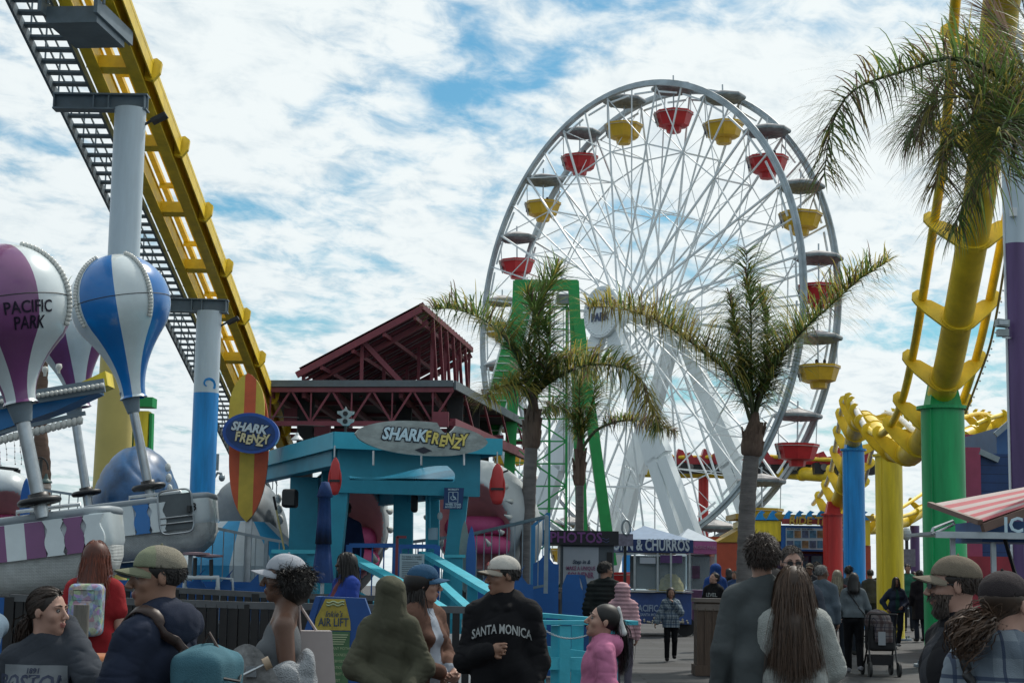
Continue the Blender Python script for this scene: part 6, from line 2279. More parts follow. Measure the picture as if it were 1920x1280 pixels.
def frond(parent, P, L_, seed, yel=.3, brn=.1, droop=.6, dens=1.0, wl=.022, start=.18, up_bias=0.15, comb=0.0, lean=None):
    rnd = random.Random(seed)
    L_ *= 2.05; wl *= 1.4
    pts = resample(catmull(P, 14), .05)
    n = len(pts)
    m = MB()
    # rachis
    m.mi = 3
    m.tube(pts[::3] + [pts[-1]], [max(.006, .042 * (1 - i / (n / 3))) for i in range(len(pts[::3]) + 1)], 6)
    total = n * .05
    step = max(1, int(1 / dens))
    for i in range(int(n * start), n):
        f = i / (n - 1)
        d = (pts[min(i + 1, n - 1)] - pts[max(i - 1, 0)]).normalized()
        side = d.cross(Vector((0, 0, 1)))
        side = side.normalized() if side.length > .05 else Vector((1, 0, 0))
        upv = side.cross(d).normalized()
        for sg in (-1, 1):
            for rep in range(5 if dens > .9 else 3):
                if rnd.random() > .96: continue
                prof = math.sin(PI * min(1, .18 + .82 * (f - start) / (1 - start))) ** .6
                Lf = L_ * (.45 + .55 * prof) * rnd.uniform(.75, 1.1)
                el_ = rnd.choice((-.5, .1, .6)) + rnd.uniform(-.25, .25) + up_bias
                dr = (side * sg * math.cos(el_) + upv * math.sin(el_)) * .95 + d * rnd.uniform(.35, .8)
                dr.normalize()
                p = pts[i] + d * rnd.uniform(-.03, .03)
                ks = 5
                w0 = wl * rnd.uniform(.7, 1.1)
                vs = []
                q = Vector(p)
                vd = Vector(dr)
                for s_ in range(ks + 1):
                    g_ = s_ / ks
                    wv = vd.cross(Vector((rnd.uniform(-.2, .2), rnd.uniform(-.2, .2), 1)) if s_ == 0 else wv0)
                    if s_ == 0:
                        wv0 = Vector((0, 0, 1)) + d * .4
                        wv = vd.cross(wv0)
                    wv = wv.normalized() if wv.length > 1e-4 else Vector((1, 0, 0))
                    w_ = w0 * (1 - g_) ** .7 * (.6 + .4 * min(1, g_ * 4)) + .0015
                    vs += [q - wv * w_ / 2, q + wv * w_ / 2]
                    q = q + vd * (Lf / ks)
                    vd = (vd + Vector((0, 0, -1)) * droop * (.25 + .9 * g_) * rnd.uniform(.5, 1.1)).normalized()
                x = rnd.random()
                m.mi = 2 if x < brn * (.4 + 1.2 * f) else (1 if x < brn + yel * (.5 + f) else 0)
                m.add(vs, [(2 * s_, 2 * s_ + 1, 2 * s_ + 3, 2 * s_ + 2) for s_ in range(ks)])
    return m.build('frond', FRD + [RACH], parent)
def palm(label, base, crown, r, sheath, fronds, trunkpts=None):
    t = thing('palm_tree', label, 'palm tree', (base.x, base.y, 0), 'slender palms on the deck')
    P = trunkpts or [Vector((base.x, base.y, 0)), base.lerp(crown, .5), crown]
    pts = resample(catmull(P, 20), .06)
    n = len(pts)
    m = MB()
    m.tube(pts, [r * (1.12 - .2 * i / n) * (1 + .035 * math.sin(i * 1.9) + random.uniform(-.012, .012)) for i in range(n)], 20)
    m.build('trunk', BARK, t, smooth=True)
    # fibrous swollen sheath with ragged old leaf bases
    m = MB()
    d = (pts[-1] - pts[-8]).normalized()
    s0 = crown - d * .05
    prof = [(0, r * .95), (.06, r * 1.22), (.3, r * 1.36), (.6, r * 1.2), (.85, r * .9), (1, r * .7), (1.3, r * .45)]
    m.tube([s0 + d * sheath * a for a, b in prof], [b for a, b in prof], 16)
    for i in range(14):
        a = 2 * PI * i / 14 + random.uniform(-.2, .2)
        z = random.uniform(0, .7) * sheath
        q = s0 + d * z + Vector((math.cos(a), math.sin(a), 0)) * r * 1.15
        m.beam(q, q + d * random.uniform(.18, .4) * sheath + Vector((math.cos(a), math.sin(a), 0)) * random.uniform(.02, .05), .07, .02, up=(math.cos(a), math.sin(a), 0))
    m.build('leaf_sheath', SHTH, t, smooth=40)
    for fr in fronds:
        pxs, kw = fr
        frond(t, [s0 + d * sheath * .72] + [at(*p) for p in pxs], **kw)
    return t
random.seed(11)
Yp = 30
cr = at(996, 835, Yp)
palm('slender palm standing between the hut and the green tower, nearest of the pair', at(985, 1090, Yp), cr, .125, .78,
     [([(998, 745, Yp), (990, 660, Yp), (1003, 590, Yp + .2), (1050, 500, Yp + .3)], dict(L_=.50, seed=1, yel=.18, droop=.35)),
      ([(1000, 745, Yp), (1012, 670, Yp - .2), (1005, 600, Yp - .3), (985, 545, Yp - .3)], dict(L_=.45, seed=2, yel=.1, droop=.4)),
      ([(993, 745, Yp), (965, 660, Yp - .3), (915, 605, Yp - .8), (855, 580, Yp - 1.1), (815, 580, Yp - 1.3)], dict(L_=.50, seed=3, yel=.25, droop=.55)),
      ([(992, 748, Yp), (975, 722, Yp - .4), (940, 725, Yp - .8), (908, 745, Yp - 1.1)], dict(L_=.36, seed=4, yel=.7, droop=.6)),
      ([(1002, 745, Yp), (1040, 710, Yp), (1110, 683, Yp - .4), (1190, 700, Yp - .8), (1225, 770, Yp - 1.0), (1235, 800, Yp - 1.0)], dict(L_=.46, seed=5, yel=.45, droop=.7)),
      ([(1000, 748, Yp), (1030, 690, Yp + .5), (1075, 670, Yp + .8), (1120, 690, Yp + 1.0)], dict(L_=.42, seed=6, yel=.35, droop=.7)),
      ([(996, 745, Yp), (1020, 700, Yp - .5), (1030, 640, Yp - .6), (1020, 600, Yp - .6)], dict(L_=.4, seed=16, yel=.1, droop=.5))])
cr = at(1087, 905, 33)
palm('thinner palm just right of the nearest slender palm', at(1086, 1100, 33), cr, .085, .80,
     [([(1090, 820, 33), (1086, 760, 33), (1090, 700, 33), (1100, 665, 33)], dict(L_=.42, seed=7, yel=.15, droop=.8)),
      ([(1090, 830, 33), (1070, 780, 33), (1035, 760, 32.6), (1015, 775, 32.4)], dict(L_=.34, seed=8, yel=.3, droop=.6)),
      ([(1092, 840, 33), (1120, 805, 32.8), (1170, 788, 32.4), (1230, 795, 32), (1268, 812, 31.8)], dict(L_=.26, seed=9, yel=.3, brn=.5, droop=.6, start=.35)),
      ([(1088, 820, 33), (1105, 770, 33.2), (1115, 730, 33.4), (1112, 700, 33.4)], dict(L_=.36, seed=10, yel=.15, droop=.8))])
Yq = 31
cr = at(1409, 850, Yq)
palm('slender palm with wide spreading fronds in front of the Ferris wheel', at(1392, 1080, Yq), cr, .155, .62,
     [([(1412, 775, Yq), (1408, 690, Yq), (1408, 590, Yq), (1400, 520, Yq), (1400, 470, Yq)], dict(L_=.52, seed=21, yel=.12, droop=.75)),
      ([(1412, 780, Yq), (1400, 705, Yq - .4), (1380, 620, Yq - .6), (1365, 545, Yq - .7)], dict(L_=.42, seed=22, yel=.25, droop=.8, start=.3)),
      ([(1412, 780, Yq), (1430, 700, Yq + .5), (1440, 620, Yq + .6), (1425, 540, Yq + .7)], dict(L_=.42, seed=27, yel=.2, droop=.8, start=.3)),
      ([(1405, 782, Yq), (1380, 715, Yq - .3), (1320, 660, Yq - .9), (1240, 605, Yq - 1.5), (1165, 578, Yq - 2.0), (1105, 575, Yq - 2.3)], dict(L_=.55, seed=23, yel=.55, droop=.7)),
      ([(1417, 780, Yq), (1440, 700, Yq - .3), (1500, 625, Yq - .8), (1560, 570, Yq - 1.2), (1610, 525, Yq - 1.5), (1665, 490, Yq - 1.8)], dict(L_=.48, seed=24, yel=.3, droop=.55)),
      ([(1415, 780, Yq), (1450, 690, Yq + .3), (1480, 640, Yq + .6), (1475, 610, Yq + .8)], dict(L_=.45, seed=25, yel=.1, brn=.3, droop=.9)),
      ([(1411, 780, Yq), (1398, 700, Yq + .4), (1385, 640, Yq + .6), (1375, 600, Yq + .7)], dict(L_=.42, seed=26, yel=.1, droop=.9))])
Yr = 17.5
cr = at(1952, 300, Yr)
B1 = dict(L_=.42, yel=.16, brn=.22, droop=.5, wl=.015)
pr = palm('big palm at the top right corner whose long frond arches over the deck', at(1965, 1090, Yr), cr, .13, .5,
     [([(1945, 250, Yr), (1880, 150, Yr - .2), (1790, 110, Yr - .4), (1690, 135, Yr - .6), (1600, 170, Yr - .8), (1560, 235, Yr - .9), (1545, 330, Yr - 1.0)], dict(B1, seed=31)),
      ([(1945, 255, Yr), (1900, 160, Yr + .3), (1850, 120, Yr + .6), (1790, 130, Yr + .9), (1740, 190, Yr + 1.0), (1725, 260, Yr + 1.0)], dict(B1, seed=32, brn=.5)),
      ([(1945, 260, Yr), (1890, 215, Yr - .5), (1830, 220, Yr - .9), (1780, 270, Yr - 1.1), (1755, 350, Yr - 1.2)], dict(B1, seed=33, yel=.3)),
      ([(1945, 265, Yr), (1900, 245, Yr + .3), (1860, 290, Yr + .5), (1830, 340, Yr + .6), (1785, 430, Yr + .6)], dict(B1, seed=34)),
      ([(1945, 250, Yr), (1925, 150, Yr + .5), (1890, 60, Yr + .9), (1850, 20, Yr + 1.2)], dict(B1, seed=35, brn=.55, droop=.2, dens=.6)),
      ([(1950, 250, Yr), (1955, 150, Yr - .3), (1930, 60, Yr - .5), (1915, -10, Yr - .7)], dict(B1, seed=36, droop=.3, dens=.6)),
      ([(1955, 262, Yr), (1930, 220, Yr - 1), (1885, 230, Yr - 1.6), (1850, 300, Yr - 1.9)], dict(B1, seed=37)),
      ([(1955, 255, Yr), (1910, 190, Yr - .3), (1850, 175, Yr - .5), (1800, 215, Yr - .6), (1770, 290, Yr - .6)], dict(B1, seed=39, yel=.2)),
      ([(1955, 265, Yr), (1935, 235, Yr - .8), (1905, 260, Yr - 1.2), (1890, 330, Yr - 1.4)], dict(B1, seed=43)),
     ([(1950, 255, Yr), (1915, 200, Yr + .2), (1860, 200, Yr + .3), (1800, 180, Yr + .4), (1740, 200, Yr + .5), (1700, 260, Yr + .5)], dict(B1, seed=44, brn=.35)),
     ([(1960, 250, Yr), (2010, 180, Yr - .3), (2060, 200, Yr - .6), (2090, 280, Yr - .8)], dict(B1, seed=38))])
pr['group'] = 'slender palms on the deck'
# far left palm trunk and dark foliage edge
t = thing('palm_tree', 'bare palm trunk behind the lamp post at the left', 'palm tree', (at(76, 940, 42).x, 42, 0))
m = MB(); P = resample(catmull([Vector((at(84, 940, 42).x, 42, 0)), at(82, 900, 42), at(76, 800, 42), at(80, 640, 42)], 12), .1)
m.tube(P, [.2 - .05 * i / len(P) + .01 * math.sin(i * 2.2) for i in range(len(P))], 16); m.build('trunk', mat('brown_palm_trunk', (.16, .10, .075), .85, .4, 3, stretch=(1, 1, 5), bump=.6, bscale=8), t, smooth=True)
frond(t, [at(80, 640, 42), at(120, 560, 42), at(170, 590, 42)], .5, 51)
t = thing('conifer_tree', 'narrow dark conifer branch tips at the left edge', 'tree', (at(-40, 900, 45).x, 45, 0))
m = MB()
rnd = random.Random(5)
for i in range(2600):
    z = rnd.uniform(0, 1)
    zz = at(-40, 860, 45).z + z * 7.0 - 4
    rr = (1 - z) * 1.15 + .1
    a = rnd.uniform(0, 2 * PI); r_ = rr * rnd.uniform(.6, 1)
    q = Vector((at(-40, 400, 45).x + r_ * math.cos(a), 45 + r_ * math.sin(a), zz))
    d = Vector((math.cos(a), math.sin(a), rnd.uniform(-.6, .2))) * .22
    s = Vector((-math.sin(a), math.cos(a), rnd.uniform(-.5, .5))) * .04
    m.add([q - s, q + d, q + s], [(0, 1, 2)])
m.build('crown', mat('dark_conifer', (.02, .035, .02), .7, .4, 3), t)
m = MB(); q = at(-40, 400, 45); m.tube([(q.x, 45, 0), (q.x, 45, at(-40, 860, 45).z + 3)], [.15, .03], 8); m.build('trunk', BARK, t)
# ================================================================ PEOPLE
def lbuild(m, name, ms, parent, smooth=False, label=None):
    """build in the person's own local space"""
    o = m.build(name, ms, None, smooth, origin=(0, 0, 0))
    o.location = (0, 0, 0)
    o.parent = parent
    if label: o['label'] = label
    return o
SKIN = {'light': mat('skin_light', (.42, .24, .18), .5, .12, 9, bump=.05, bscale=60), 'tan': mat('skin_tan', (.28, .15, .10), .5, .12, 9, bump=.05, bscale=60),
        'brown': mat('skin_brown', (.13, .065, .042), .5, .12, 9, bump=.05, bscale=60), 'dark': mat('skin_dark', (.05, .028, .02), .45, .12, 9)}
LIPM = {'light': mat('lip_light', (.34, .13, .11), .45, .1), 'tan': mat('lip_tan', (.24, .09, .075), .45, .1), 'brown': mat('lip_brown', (.12, .045, .035), .45, .1), 'dark': mat('lip_dark', (.06, .025, .022), .45, .1)}
EYEW = mat('eye_white', (.22, .20, .19), .3, .05); IRIS = mat('dark_iris', (.015, .01, .008), .2, .1)
def hairm(name, c):
    return [mat('hair_' + name, c, .6, .35, 25), mat('hair_' + name + '_light', tuple(min(1, x * 1.25 + .002) for x in c), .55, .3, 25), mat('hair_' + name + '_dark', tuple(x * .55 for x in c), .55, .3, 25)]
HAIR = {'black': hairm('black', (.012, .009, .008)), 'brown': hairm('brown', (.030, .016, .010)), 'chestnut': hairm('chestnut', (.075, .04, .022)), 'red': hairm('red', (.15, .030, .010)),
        'blond': hairm('blond', (.36, .30, .21)), 'grey': hairm('grey', (.22, .21, .20)), 'greybrown': hairm('greybrown', (.07, .05, .04))}
def cloth(name, c, fine=300, rough=.9, var=.18, bump=.35):
    return mat('cloth_' + name, c, rough, var, 5, bump=bump, bscale=fine, spec=.2)
def plaid(name, base, c2, c3, k=14):
    m = cloth(name, base)
    t = m.node_tree; b = t.nodes['Principled BSDF']
    src = b.inputs['Base Color'].links[0].from_node.outputs[0]
    tcn = [n for n in t.nodes if n.type == 'TEX_COORD'][0]
    sp_ = t.nodes.new('ShaderNodeSeparateXYZ'); t.links.new(tcn.outputs['Object'], sp_.inputs[0])
    def band(out, sc, lo, off=0.0):
        a = t.nodes.new('ShaderNodeMath'); a.operation = 'MULTIPLY_ADD'; a.inputs[1].default_value = sc; a.inputs[2].default_value = off; t.links.new(out, a.inputs[0])
        f = t.nodes.new('ShaderNodeMath'); f.operation = 'FRACT'; t.links.new(a.outputs[0], f.inputs[0])
        g = t.nodes.new('ShaderNodeMath'); g.operation = 'LESS_THAN'; g.inputs[1].default_value = lo; t.links.new(f.outputs[0], g.inputs[0])
        return g.outputs[0]
    sm = t.nodes.new('ShaderNodeMath'); sm.operation = 'ADD'; t.links.new(sp_.outputs[0], sm.inputs[0]); t.links.new(sp_.outputs[1], sm.inputs[1])
    for out, lo, col, fac, off in ((sm.outputs[0], .34, c2, .62, 0), (sp_.outputs[2], .34, c2, .62, 0), (sm.outputs[0], .08, c3, .8, .45), (sp_.outputs[2], .08, c3, .8, .45)):
        mi = t.nodes.new('ShaderNodeMixRGB'); mm = t.nodes.new('ShaderNodeMath'); mm.operation = 'MULTIPLY'; mm.inputs[1].default_value = fac
        t.links.new(band(out, k, lo, off), mm.inputs[0]); t.links.new(mm.outputs[0], mi.inputs[0]); t.links.new(src, mi.inputs[1]); mi.inputs[2].default_value = list(col) + [1]
        src = mi.outputs[0]
    t.links.new(src, b.inputs['Base Color'])
    return m
def ellu(n, rnd):
    u = rnd.normal(size=(n, 3)); return u / np.linalg.norm(u, axis=1, keepdims=True)
HC = np.array((0, -.012, .035)); HR = np.array((.076, .098, .086))
def hair_strands(root, Rh, hp_, style, cols, n=700, L=.1, seed=1, k=6, width=.005, vol=1.0, tie=None, wave=.0, backpush=True, name='hair', fringe=False, spread=.0, back_only=False):
    """Rh 3x3 head rotation, hp_ head origin in body space"""
    rnd = np.random.default_rng(seed)
    u = ellu(n * 4, rnd)
    face = (u[:, 1] > (.62 if fringe else .38)) & (u[:, 2] < (.35 if fringe else .55))
    side = (np.abs(u[:, 0]) > .5) & (u[:, 1] > .12) & (u[:, 2] < .05)
    low = (u[:, 2] < -.55)
    keep = ~(face | side | low)
    if back_only: keep &= (u[:, 2] < .02) & (u[:, 1] < .35)
    u = u[keep][:n]
    n = len(u)
    R_ = HR * 1.03 * (1 + .0 * vol)
    P = HC + u * R_
    nr = u / HR; nr /= np.linalg.norm(nr, axis=1, keepdims=True)
    jit = rnd.normal(size=(n, 3))
    if style == 'short':
        g = np.array((.15, -.35, -.55)) + np.outer(u[:, 2] > .2, (.2, .4, .15)) + jit * .35
        lift = .25 * vol
    elif style == 'curly':
        g = np.array((0, -.1, -.3)) + jit * .9; lift = .9 * vol
    elif style == 'pony':
        g = (np.array(tie) - P); g /= np.linalg.norm(g, axis=1, keepdims=True); g = g + jit * .06; lift = .02
    else:
        part = np.sign(u[:, 0]) * (u[:, 2] > .5)
        g = np.stack([part * .5, -.25 * np.ones(n) , -.6 * np.ones(n)], 1) + jit * .14; lift = .15 * vol
    tng = g - nr * (g * nr).sum(1, keepdims=True)
    d = tng / (np.linalg.norm(tng, axis=1, keepdims=True) + 1e-6) + nr * lift
    d /= np.linalg.norm(d, axis=1, keepdims=True)
    Rn = np.array(Rh)
    P = P @ Rn.T + hp_; d = d @ Rn.T; nr = nr @ Rn.T
    Ls = L * rnd.uniform(.7, 1.08, n) * (1.0 if style != 'long' else 1.0)
    pts = [P.copy()]
    cw = hp_ + Rn @ HC
    tiew = (hp_ + Rn @ np.array(tie)) if tie is not None else None
    ph = rnd.uniform(0, 6.28, n); amp = wave
    for s in range(k):
        seg = (Ls / k)[:, None]
        if style == 'pony':
            rem = (tiew - P)
            dist = np.linalg.norm(rem, axis=1, keepdims=True)
            P = P + rem / (k - s) if s == k - 1 else P + rem / (dist + 1e-6) * np.minimum(dist, dist / (k - s))
        else:
            P = P + d * seg
        q = (P - cw) @ Rn / (HR * (1.07 + .05 * vol * (style != 'pony')))
        l = np.linalg.norm(q, axis=1)
        ins = l < 1
        if ins.any():
            q2 = q[ins] / l[ins][:, None]
            P[ins] = (q2 * HR * (1.07 + .05 * vol * (style != 'pony'))) @ Rn.T + cw
        if style in ('long',):
            # keep clear of neck and shoulders / back
            for cc, rr in (((0, -.01, 1.30), (.165, .150, .175)), ((0, -.01, 1.10), (.155, .145, .2))):
                q = (P - np.array(cc)) / np.array(rr); l = np.linalg.norm(q, axis=1); ins = l < 1
                if ins.any():
                    P[ins] = q[ins] / l[ins][:, None] * np.array(rr) + np.array(cc)
            d = d * .45 + np.array((0, -.02, -.75)) + jit * .06 * (1 + spread * s / k)
            d = d + nr * .02
            d[:, 0] += amp * np.sin(ph + s * 1.7); d[:, 1] += amp * np.cos(ph * 1.3 + s * 1.9)
        elif style == 'curly':
            d = d * .5 + rnd.normal(size=(n, 3)) * .55 + np.array((0, 0, -.22)) + nr * .12
        elif style == 'short':
            d = d * .8 + tng * .1 + np.array((0, 0, -.12)) + rnd.normal(size=(n, 3)) * .12
        d /= np.linalg.norm(d, axis=1, keepdims=True) + 1e-9
        pts.append(P.copy())
    A = np.stack(pts, 1)
    return ribbons(root, A, nr, width, cols, rnd, name)
def ribbons(root, A, nr, width, cols, rnd, name='hair'):
    n, k1, _ = A.shape
    T = np.gradient(A, axis=1)
    W = np.cross(T, nr[:, None, :] + rnd.normal(size=(n, 1, 3)) * .35)
    W /= np.linalg.norm(W, axis=2, keepdims=True) + 1e-9
    f = np.linspace(0, 1, k1)[None, :, None]
    w = width * (1 - f ** 2.2) * rnd.uniform(.6, 1.3, (n, 1, 1)) / 2 + .0004
    V = np.stack([A - W * w, A + W * w], 2).reshape(-1, 3)
    base = (np.arange(n) * k1 * 2)[:, None] + (np.arange(k1 - 1) * 2)[None, :]
    base = base.ravel()
    Q = np.stack([base, base + 1, base + 3, base + 2], 1)
    mi = np.repeat(rnd.choice([0, 0, 0, 1, 2], n), k1 - 1)
    return np_obj(name, V, Q, cols, root, True, mi)

def strap(parent, name, P, w, ms, off=.008):
    pts = resample(catmull([Vector(p) for p in P], 10), .02)
    L_, R__ = [], []
    prev = None
    n = len(pts)
    out = []
    for p in pts:
        q, nn, _, d = LAST.find_nearest(p)
        if q is None: q, nn = p, Vector((0, 0, 1))
        if (p - q).dot(nn) > .03: out.append((p, nn))
        else: out.append((q + nn * off, nn))
    vs = []
    for i, (p, nn) in enumerate(out):
        d = (out[min(i + 1, n - 1)][0] - out[max(i - 1, 0)][0]).normalized()
        s_ = d.cross(nn).normalized() * w / 2
        vs += [p - s_, p + s_, p + s_ + nn * .007, p - s_ + nn * .007]
    fs = []
    for i in range(n - 1):
        for k in range(4):
            fs.append((4 * i + k, 4 * i + (k + 1) % 4, 4 * i + 4 + (k + 1) % 4, 4 * i + 4 + k))
    m = MB(); m.add(vs, fs)
    return lbuild(m, name, ms, parent, True)
def person(label, eye, Y, yaw=0, hy=0, hp=0, skin='tan', hair='black', style='short', hairlen=.06, hvol=1.0, nh=600, wave=0.0,
           top=('x', (.05, .05, .05)), topm=None, thick=.022, hem=.90, sleeve='long', trousers=(.02, .025, .035), shoes=(.03, .03, .03), arms=None, bulk=1.0, female=False,
           hood=None, cap=None, glasses=None, beard=None, res=.010, base=0.0, stride=0.0, fold=.010, text=None, group=None, print_=None, palm=None, tie=None, htilt=0,
           child=False, openj=None, fringe=False, hwidth=.005, legs=True, hands=True, tailpts=None, bun=False, puff=False, headscale=1.0, swk=1.0, ex=.86):
    e = at(eye[0], eye[1], Y)
    root = thing('person', label, 'person', (e.x, e.y, base), group)
    s = (e.z - base) / 1.64
    root.rotation_euler = (0, 0, R(yaw))
    root.scale = (s, s, s)
    hs = headscale * (1.0 / s if s < 1 else 1) ** (.75) if child else headscale
    Rh = (Matrix.Rotation(R(hy), 3, 'Z') @ Matrix.Rotation(R(hp), 3, 'X') @ Matrix.Rotation(R(htilt), 3, 'Y'))
    piv = Vector((0, -.02, 1.55))
    ho = piv + Rh @ Vector((0, .02, .09))
    # keep the eyes where the photograph has them
    ho = Vector((ho.x * .3, ho.y, 1.64))
    hoN = np.array(ho)
    RhN = np.array(Rh)
    def H(x, y, z): return tuple(ho + Rh @ (Vector((x, y, z)) * hs))
    def E(c, r, k=.02): return ('e', H(*c), tuple(v * hs for v in r), k, Rh)
    def Cc(a, b, ra, rb, k=.015): return ('c', H(*a), H(*b), ra * hs, rb * hs, k)
    sw = (.150 if female else .168) * (1 if not child else .92) * swk
    near = res < .0105
    # ---- body
    B = [E((0, -.012, .035), (.073, .095, .083), .02), E((0, .028, -.018), (.060, .062, .082), .03), E((0, .038, -.078), (.042, .044, .034), .03), E((0, .068, -.100), (.019, .017, .016), .02),
         Cc((0, .092, .008), (0, .113, -.030), .0075, .0125, .014), E((.013, .102, -.036), (.009, .009, .008), .008), E((-.013, .102, -.036), (.009, .009, .008), .008),
         E((.030, .076, .024), (.024, .013, .009), .014), E((-.030, .076, .024), (.024, .013, .009), .014),
         E((.042, .060, -.025), (.020, .018, .022), .02), E((-.042, .060, -.025), (.020, .018, .022), .02),
         ('-e', H(.031, .094, .006), (.017 * hs, .012 * hs, .010 * hs), .012, Rh), ('-e', H(-.031, .094, .006), (.017 * hs, .012 * hs, .010 * hs), .012, Rh),
         E((0, .090, -.060), (.024, .011, .0065), .006), E((0, .087, -.072), (.020, .011, .0075), .006), ('-e', H(0, .105, -.0655), (.022 * hs, .008 * hs, .0022 * hs), .004, Rh),
         E((.077, -.008, -.004), (.008, .018, .030), .006), E((-.077, -.008, -.004), (.008, .018, .030), .006),
         ('c', tuple(ho + Rh @ (Vector((0, -.022, -.05)) * hs)), (0, -.02, 1.47), .052 * hs ** .5, .060, .03)]
    B += [('c', (.05, -.02, 1.475), (sw - .03, -.01, 1.42), .045, .045, .04), ('c', (-.05, -.02, 1.475), (-sw + .03, -.01, 1.42), .045, .045, .04),
          ('e', (0, 0, 1.29), (.155 * bulk, .105 * bulk, .17), .05), ('e', (0, .0, 1.10), (.135 * bulk, .10 * bulk, .15), .05), ('e', (0, -.005, .95), (.160 * bulk, .115 * bulk, .13), .05)]
    if female:
        B += [('e', (.065, .085, 1.27), (.055, .045, .05), .03), ('e', (-.065, .085, 1.27), (.055, .045, .05), .03)]
    arms = arms or {}
    A_ = {}
    for sd, sg in (('R', 1), ('L', -1)):
        dflt = ((sg * (sw + .055), -.03, 1.14), (sg * (sw + .06), .04, .90))
        el, wr = arms.get(sd, dflt)
        if sd in arms: el = (el[0] * ex, el[1], el[2])
        A_[sd] = (np.array((sg * sw, -.01, 1.405)), np.array(el, float), np.array(wr, float))
        sh, el, wr = A_[sd]
        B += [('c', sh, el, .047, .038, .03), ('c', el, wr, .037, .025, .02)]
        if hands:
            f = wr - el; f /= np.linalg.norm(f)
            hd = (palm or {}).get(sd)
            if hd is not None:
                f = np.array(hd, float); f /= np.linalg.norm(f)
            nrm = np.array((-sg, 0.15, 0.0)); nrm -= f * (nrm @ f)
            if np.linalg.norm(nrm) < .2: nrm = np.array((0, 1.0, 0)) - f * f[1]
            nrm /= np.linalg.norm(nrm)
            wv = np.cross(f, nrm) * sg
            B.append(('b', wr + f * .045, (.010, .010, .010), .012, .012) if not near else ('c', wr + f * .015, wr + f * .06, .022, .024, .014))
            pc = wr + f * .05
            B.append(('c', pc - wv * .02, pc + wv * .02, .019, .019, .014))
            for i, (off, ln) in enumerate(((-.030, .062), (-.010, .075), (.010, .080), (.030, .070))):
                b0 = wr + f * .078 + wv * off
                cur = .35 + .10 * i
                f1 = f * math.cos(cur) + nrm * math.sin(cur); f2 = f * math.cos(cur * 2.3) + nrm * math.sin(cur * 2.3)
                b1 = b0 + f1 * ln * .5; b2 = b1 + f2 * ln * .5
                rr = .0092 if near else .011
                B += [('c', b0 - f * .02, b0, rr * 1.1, rr, .006), ('c', b0, b1, rr, rr * .92, .003), ('c', b1, b2, rr * .92, rr * .8, .003)]
            t0 = wr + f * .03 + wv * .026
            t1 = t0 + (wv * .6 + f * .7 + nrm * .3) * .035; t2 = t1 + (f * .9 + nrm * .4 + wv * .15) * .028
            B += [('c', t0, t1, .013, .011, .008), ('c', t1, t2, .011, .009, .004)]
    kn = {}
    if legs:
        for sg in (1, -1):
            st = stride * sg
            hpj = (sg * .09, 0, .90); k_ = (sg * .095, .03 + st * .22, .50); an = (sg * .095, -.02 + st * .42 - (.10 if st < 0 else 0), .09 + (.05 if st < 0 else 0))
            kn[sg] = (hpj, k_, an)
            B += [('c', hpj, k_, .075 * bulk, .052, .04), ('c', k_, an, .050, .036, .02), ('e', (an[0], an[1] + .06, an[2] - .045), (.042, .11, .035), .02)]
    def mfl(P):
        q = (P - hoN) @ RhN / hs
        lip = (np.abs(q[:, 0]) < .026 - .0 * q[:, 1]) & (q[:, 1] > .088) & (q[:, 2] < -.054) & (q[:, 2] > -.080) & (np.abs(q[:, 2] + .066) < .0125 * np.sqrt(np.clip(1 - (q[:, 0] / .028) ** 2, 0, 1)))
        out = np.where(lip, 1, 0)
        if beard:
            bd = (q[:, 1] > .005 + .55 * np.clip(-.03 - q[:, 2], 0, 1)) & (q[:, 2] < -.035 + .3 * (q[:, 1] < .03) * (-.0)) & (q[:, 2] > -.132 + .75 * np.clip(.075 - q[:, 1], 0, 1)) & ~lip & (np.abs(q[:, 0]) < .09) & ((q[:, 2] < -.078) | (np.abs(q[:, 0]) > .032) | (np.abs(q[:, 2] + .049) < .008))
            out = np.where(bd, 2, out)
        return out
    body = blob('body', B, res, [SKIN[skin], LIPM[skin]] + ([HAIR[beard][0]] if beard else []), root, matfn=mfl)
    if near:
        m = MB()
        for sg in (1, -1):
            m.ball(H(sg * .031, .0785, .005), .0118 * hs, 10, Rh)
        lbuild(m, 'eye', EYEW, root, True)
        m = MB()
        for sg in (1, -1):
            m.ball(H(sg * .031, .0862, .005), .0056 * hs, 8, Rh)
            m.tube([H(sg * (.031 + .016 * math.cos(a)), .0895 - .004 * abs(math.cos(a)) * 2, .005 + .009 * math.sin(a)) for a in [PI * i / 8 for i in range(9)]], .0014 * hs, 5)
        lbuild(m, 'iris', IRIS, root, True)
        m = MB()
        for sg in (1, -1):
            m.tube([H(sg * .014, .0935, .027), H(sg * .030, .0915, .033), H(sg * .050, .077, .028)], [.0032, .0034, .0014], 6)
        lbuild(m, 'eyebrow', HAIR[hair if hair not in ('blond',) else 'brown'][0], root, True)
    if beard:
        rnd = np.random.default_rng(4)
        n = 900
        x = rnd.uniform(-.07, .07, n); z = rnd.uniform(-.125, -.035, n)
        y = .075 - 9 * x * x + (z + .07) * .1
        ok = ~((np.abs(x) < .026) & (z > -.080) & (z < -.055))
        P = np.stack([x, y, z], 1)[ok]
        c = np.array((0, .03, -.05)); d = P - c; nn = d / np.linalg.norm(d, axis=1, keepdims=True)
        P = c + nn * np.array((.064, .070, .074))
        A = np.stack([P + nn * .0 + np.array((0, .0, -.008)) * s_ + nn * .006 * s_ for s_ in range(3)], 1)
        A = (A * hs) @ RhN.T + hoN
        ribbons(root, A, nn @ RhN.T, .0035, HAIR[beard], rnd, 'beard')
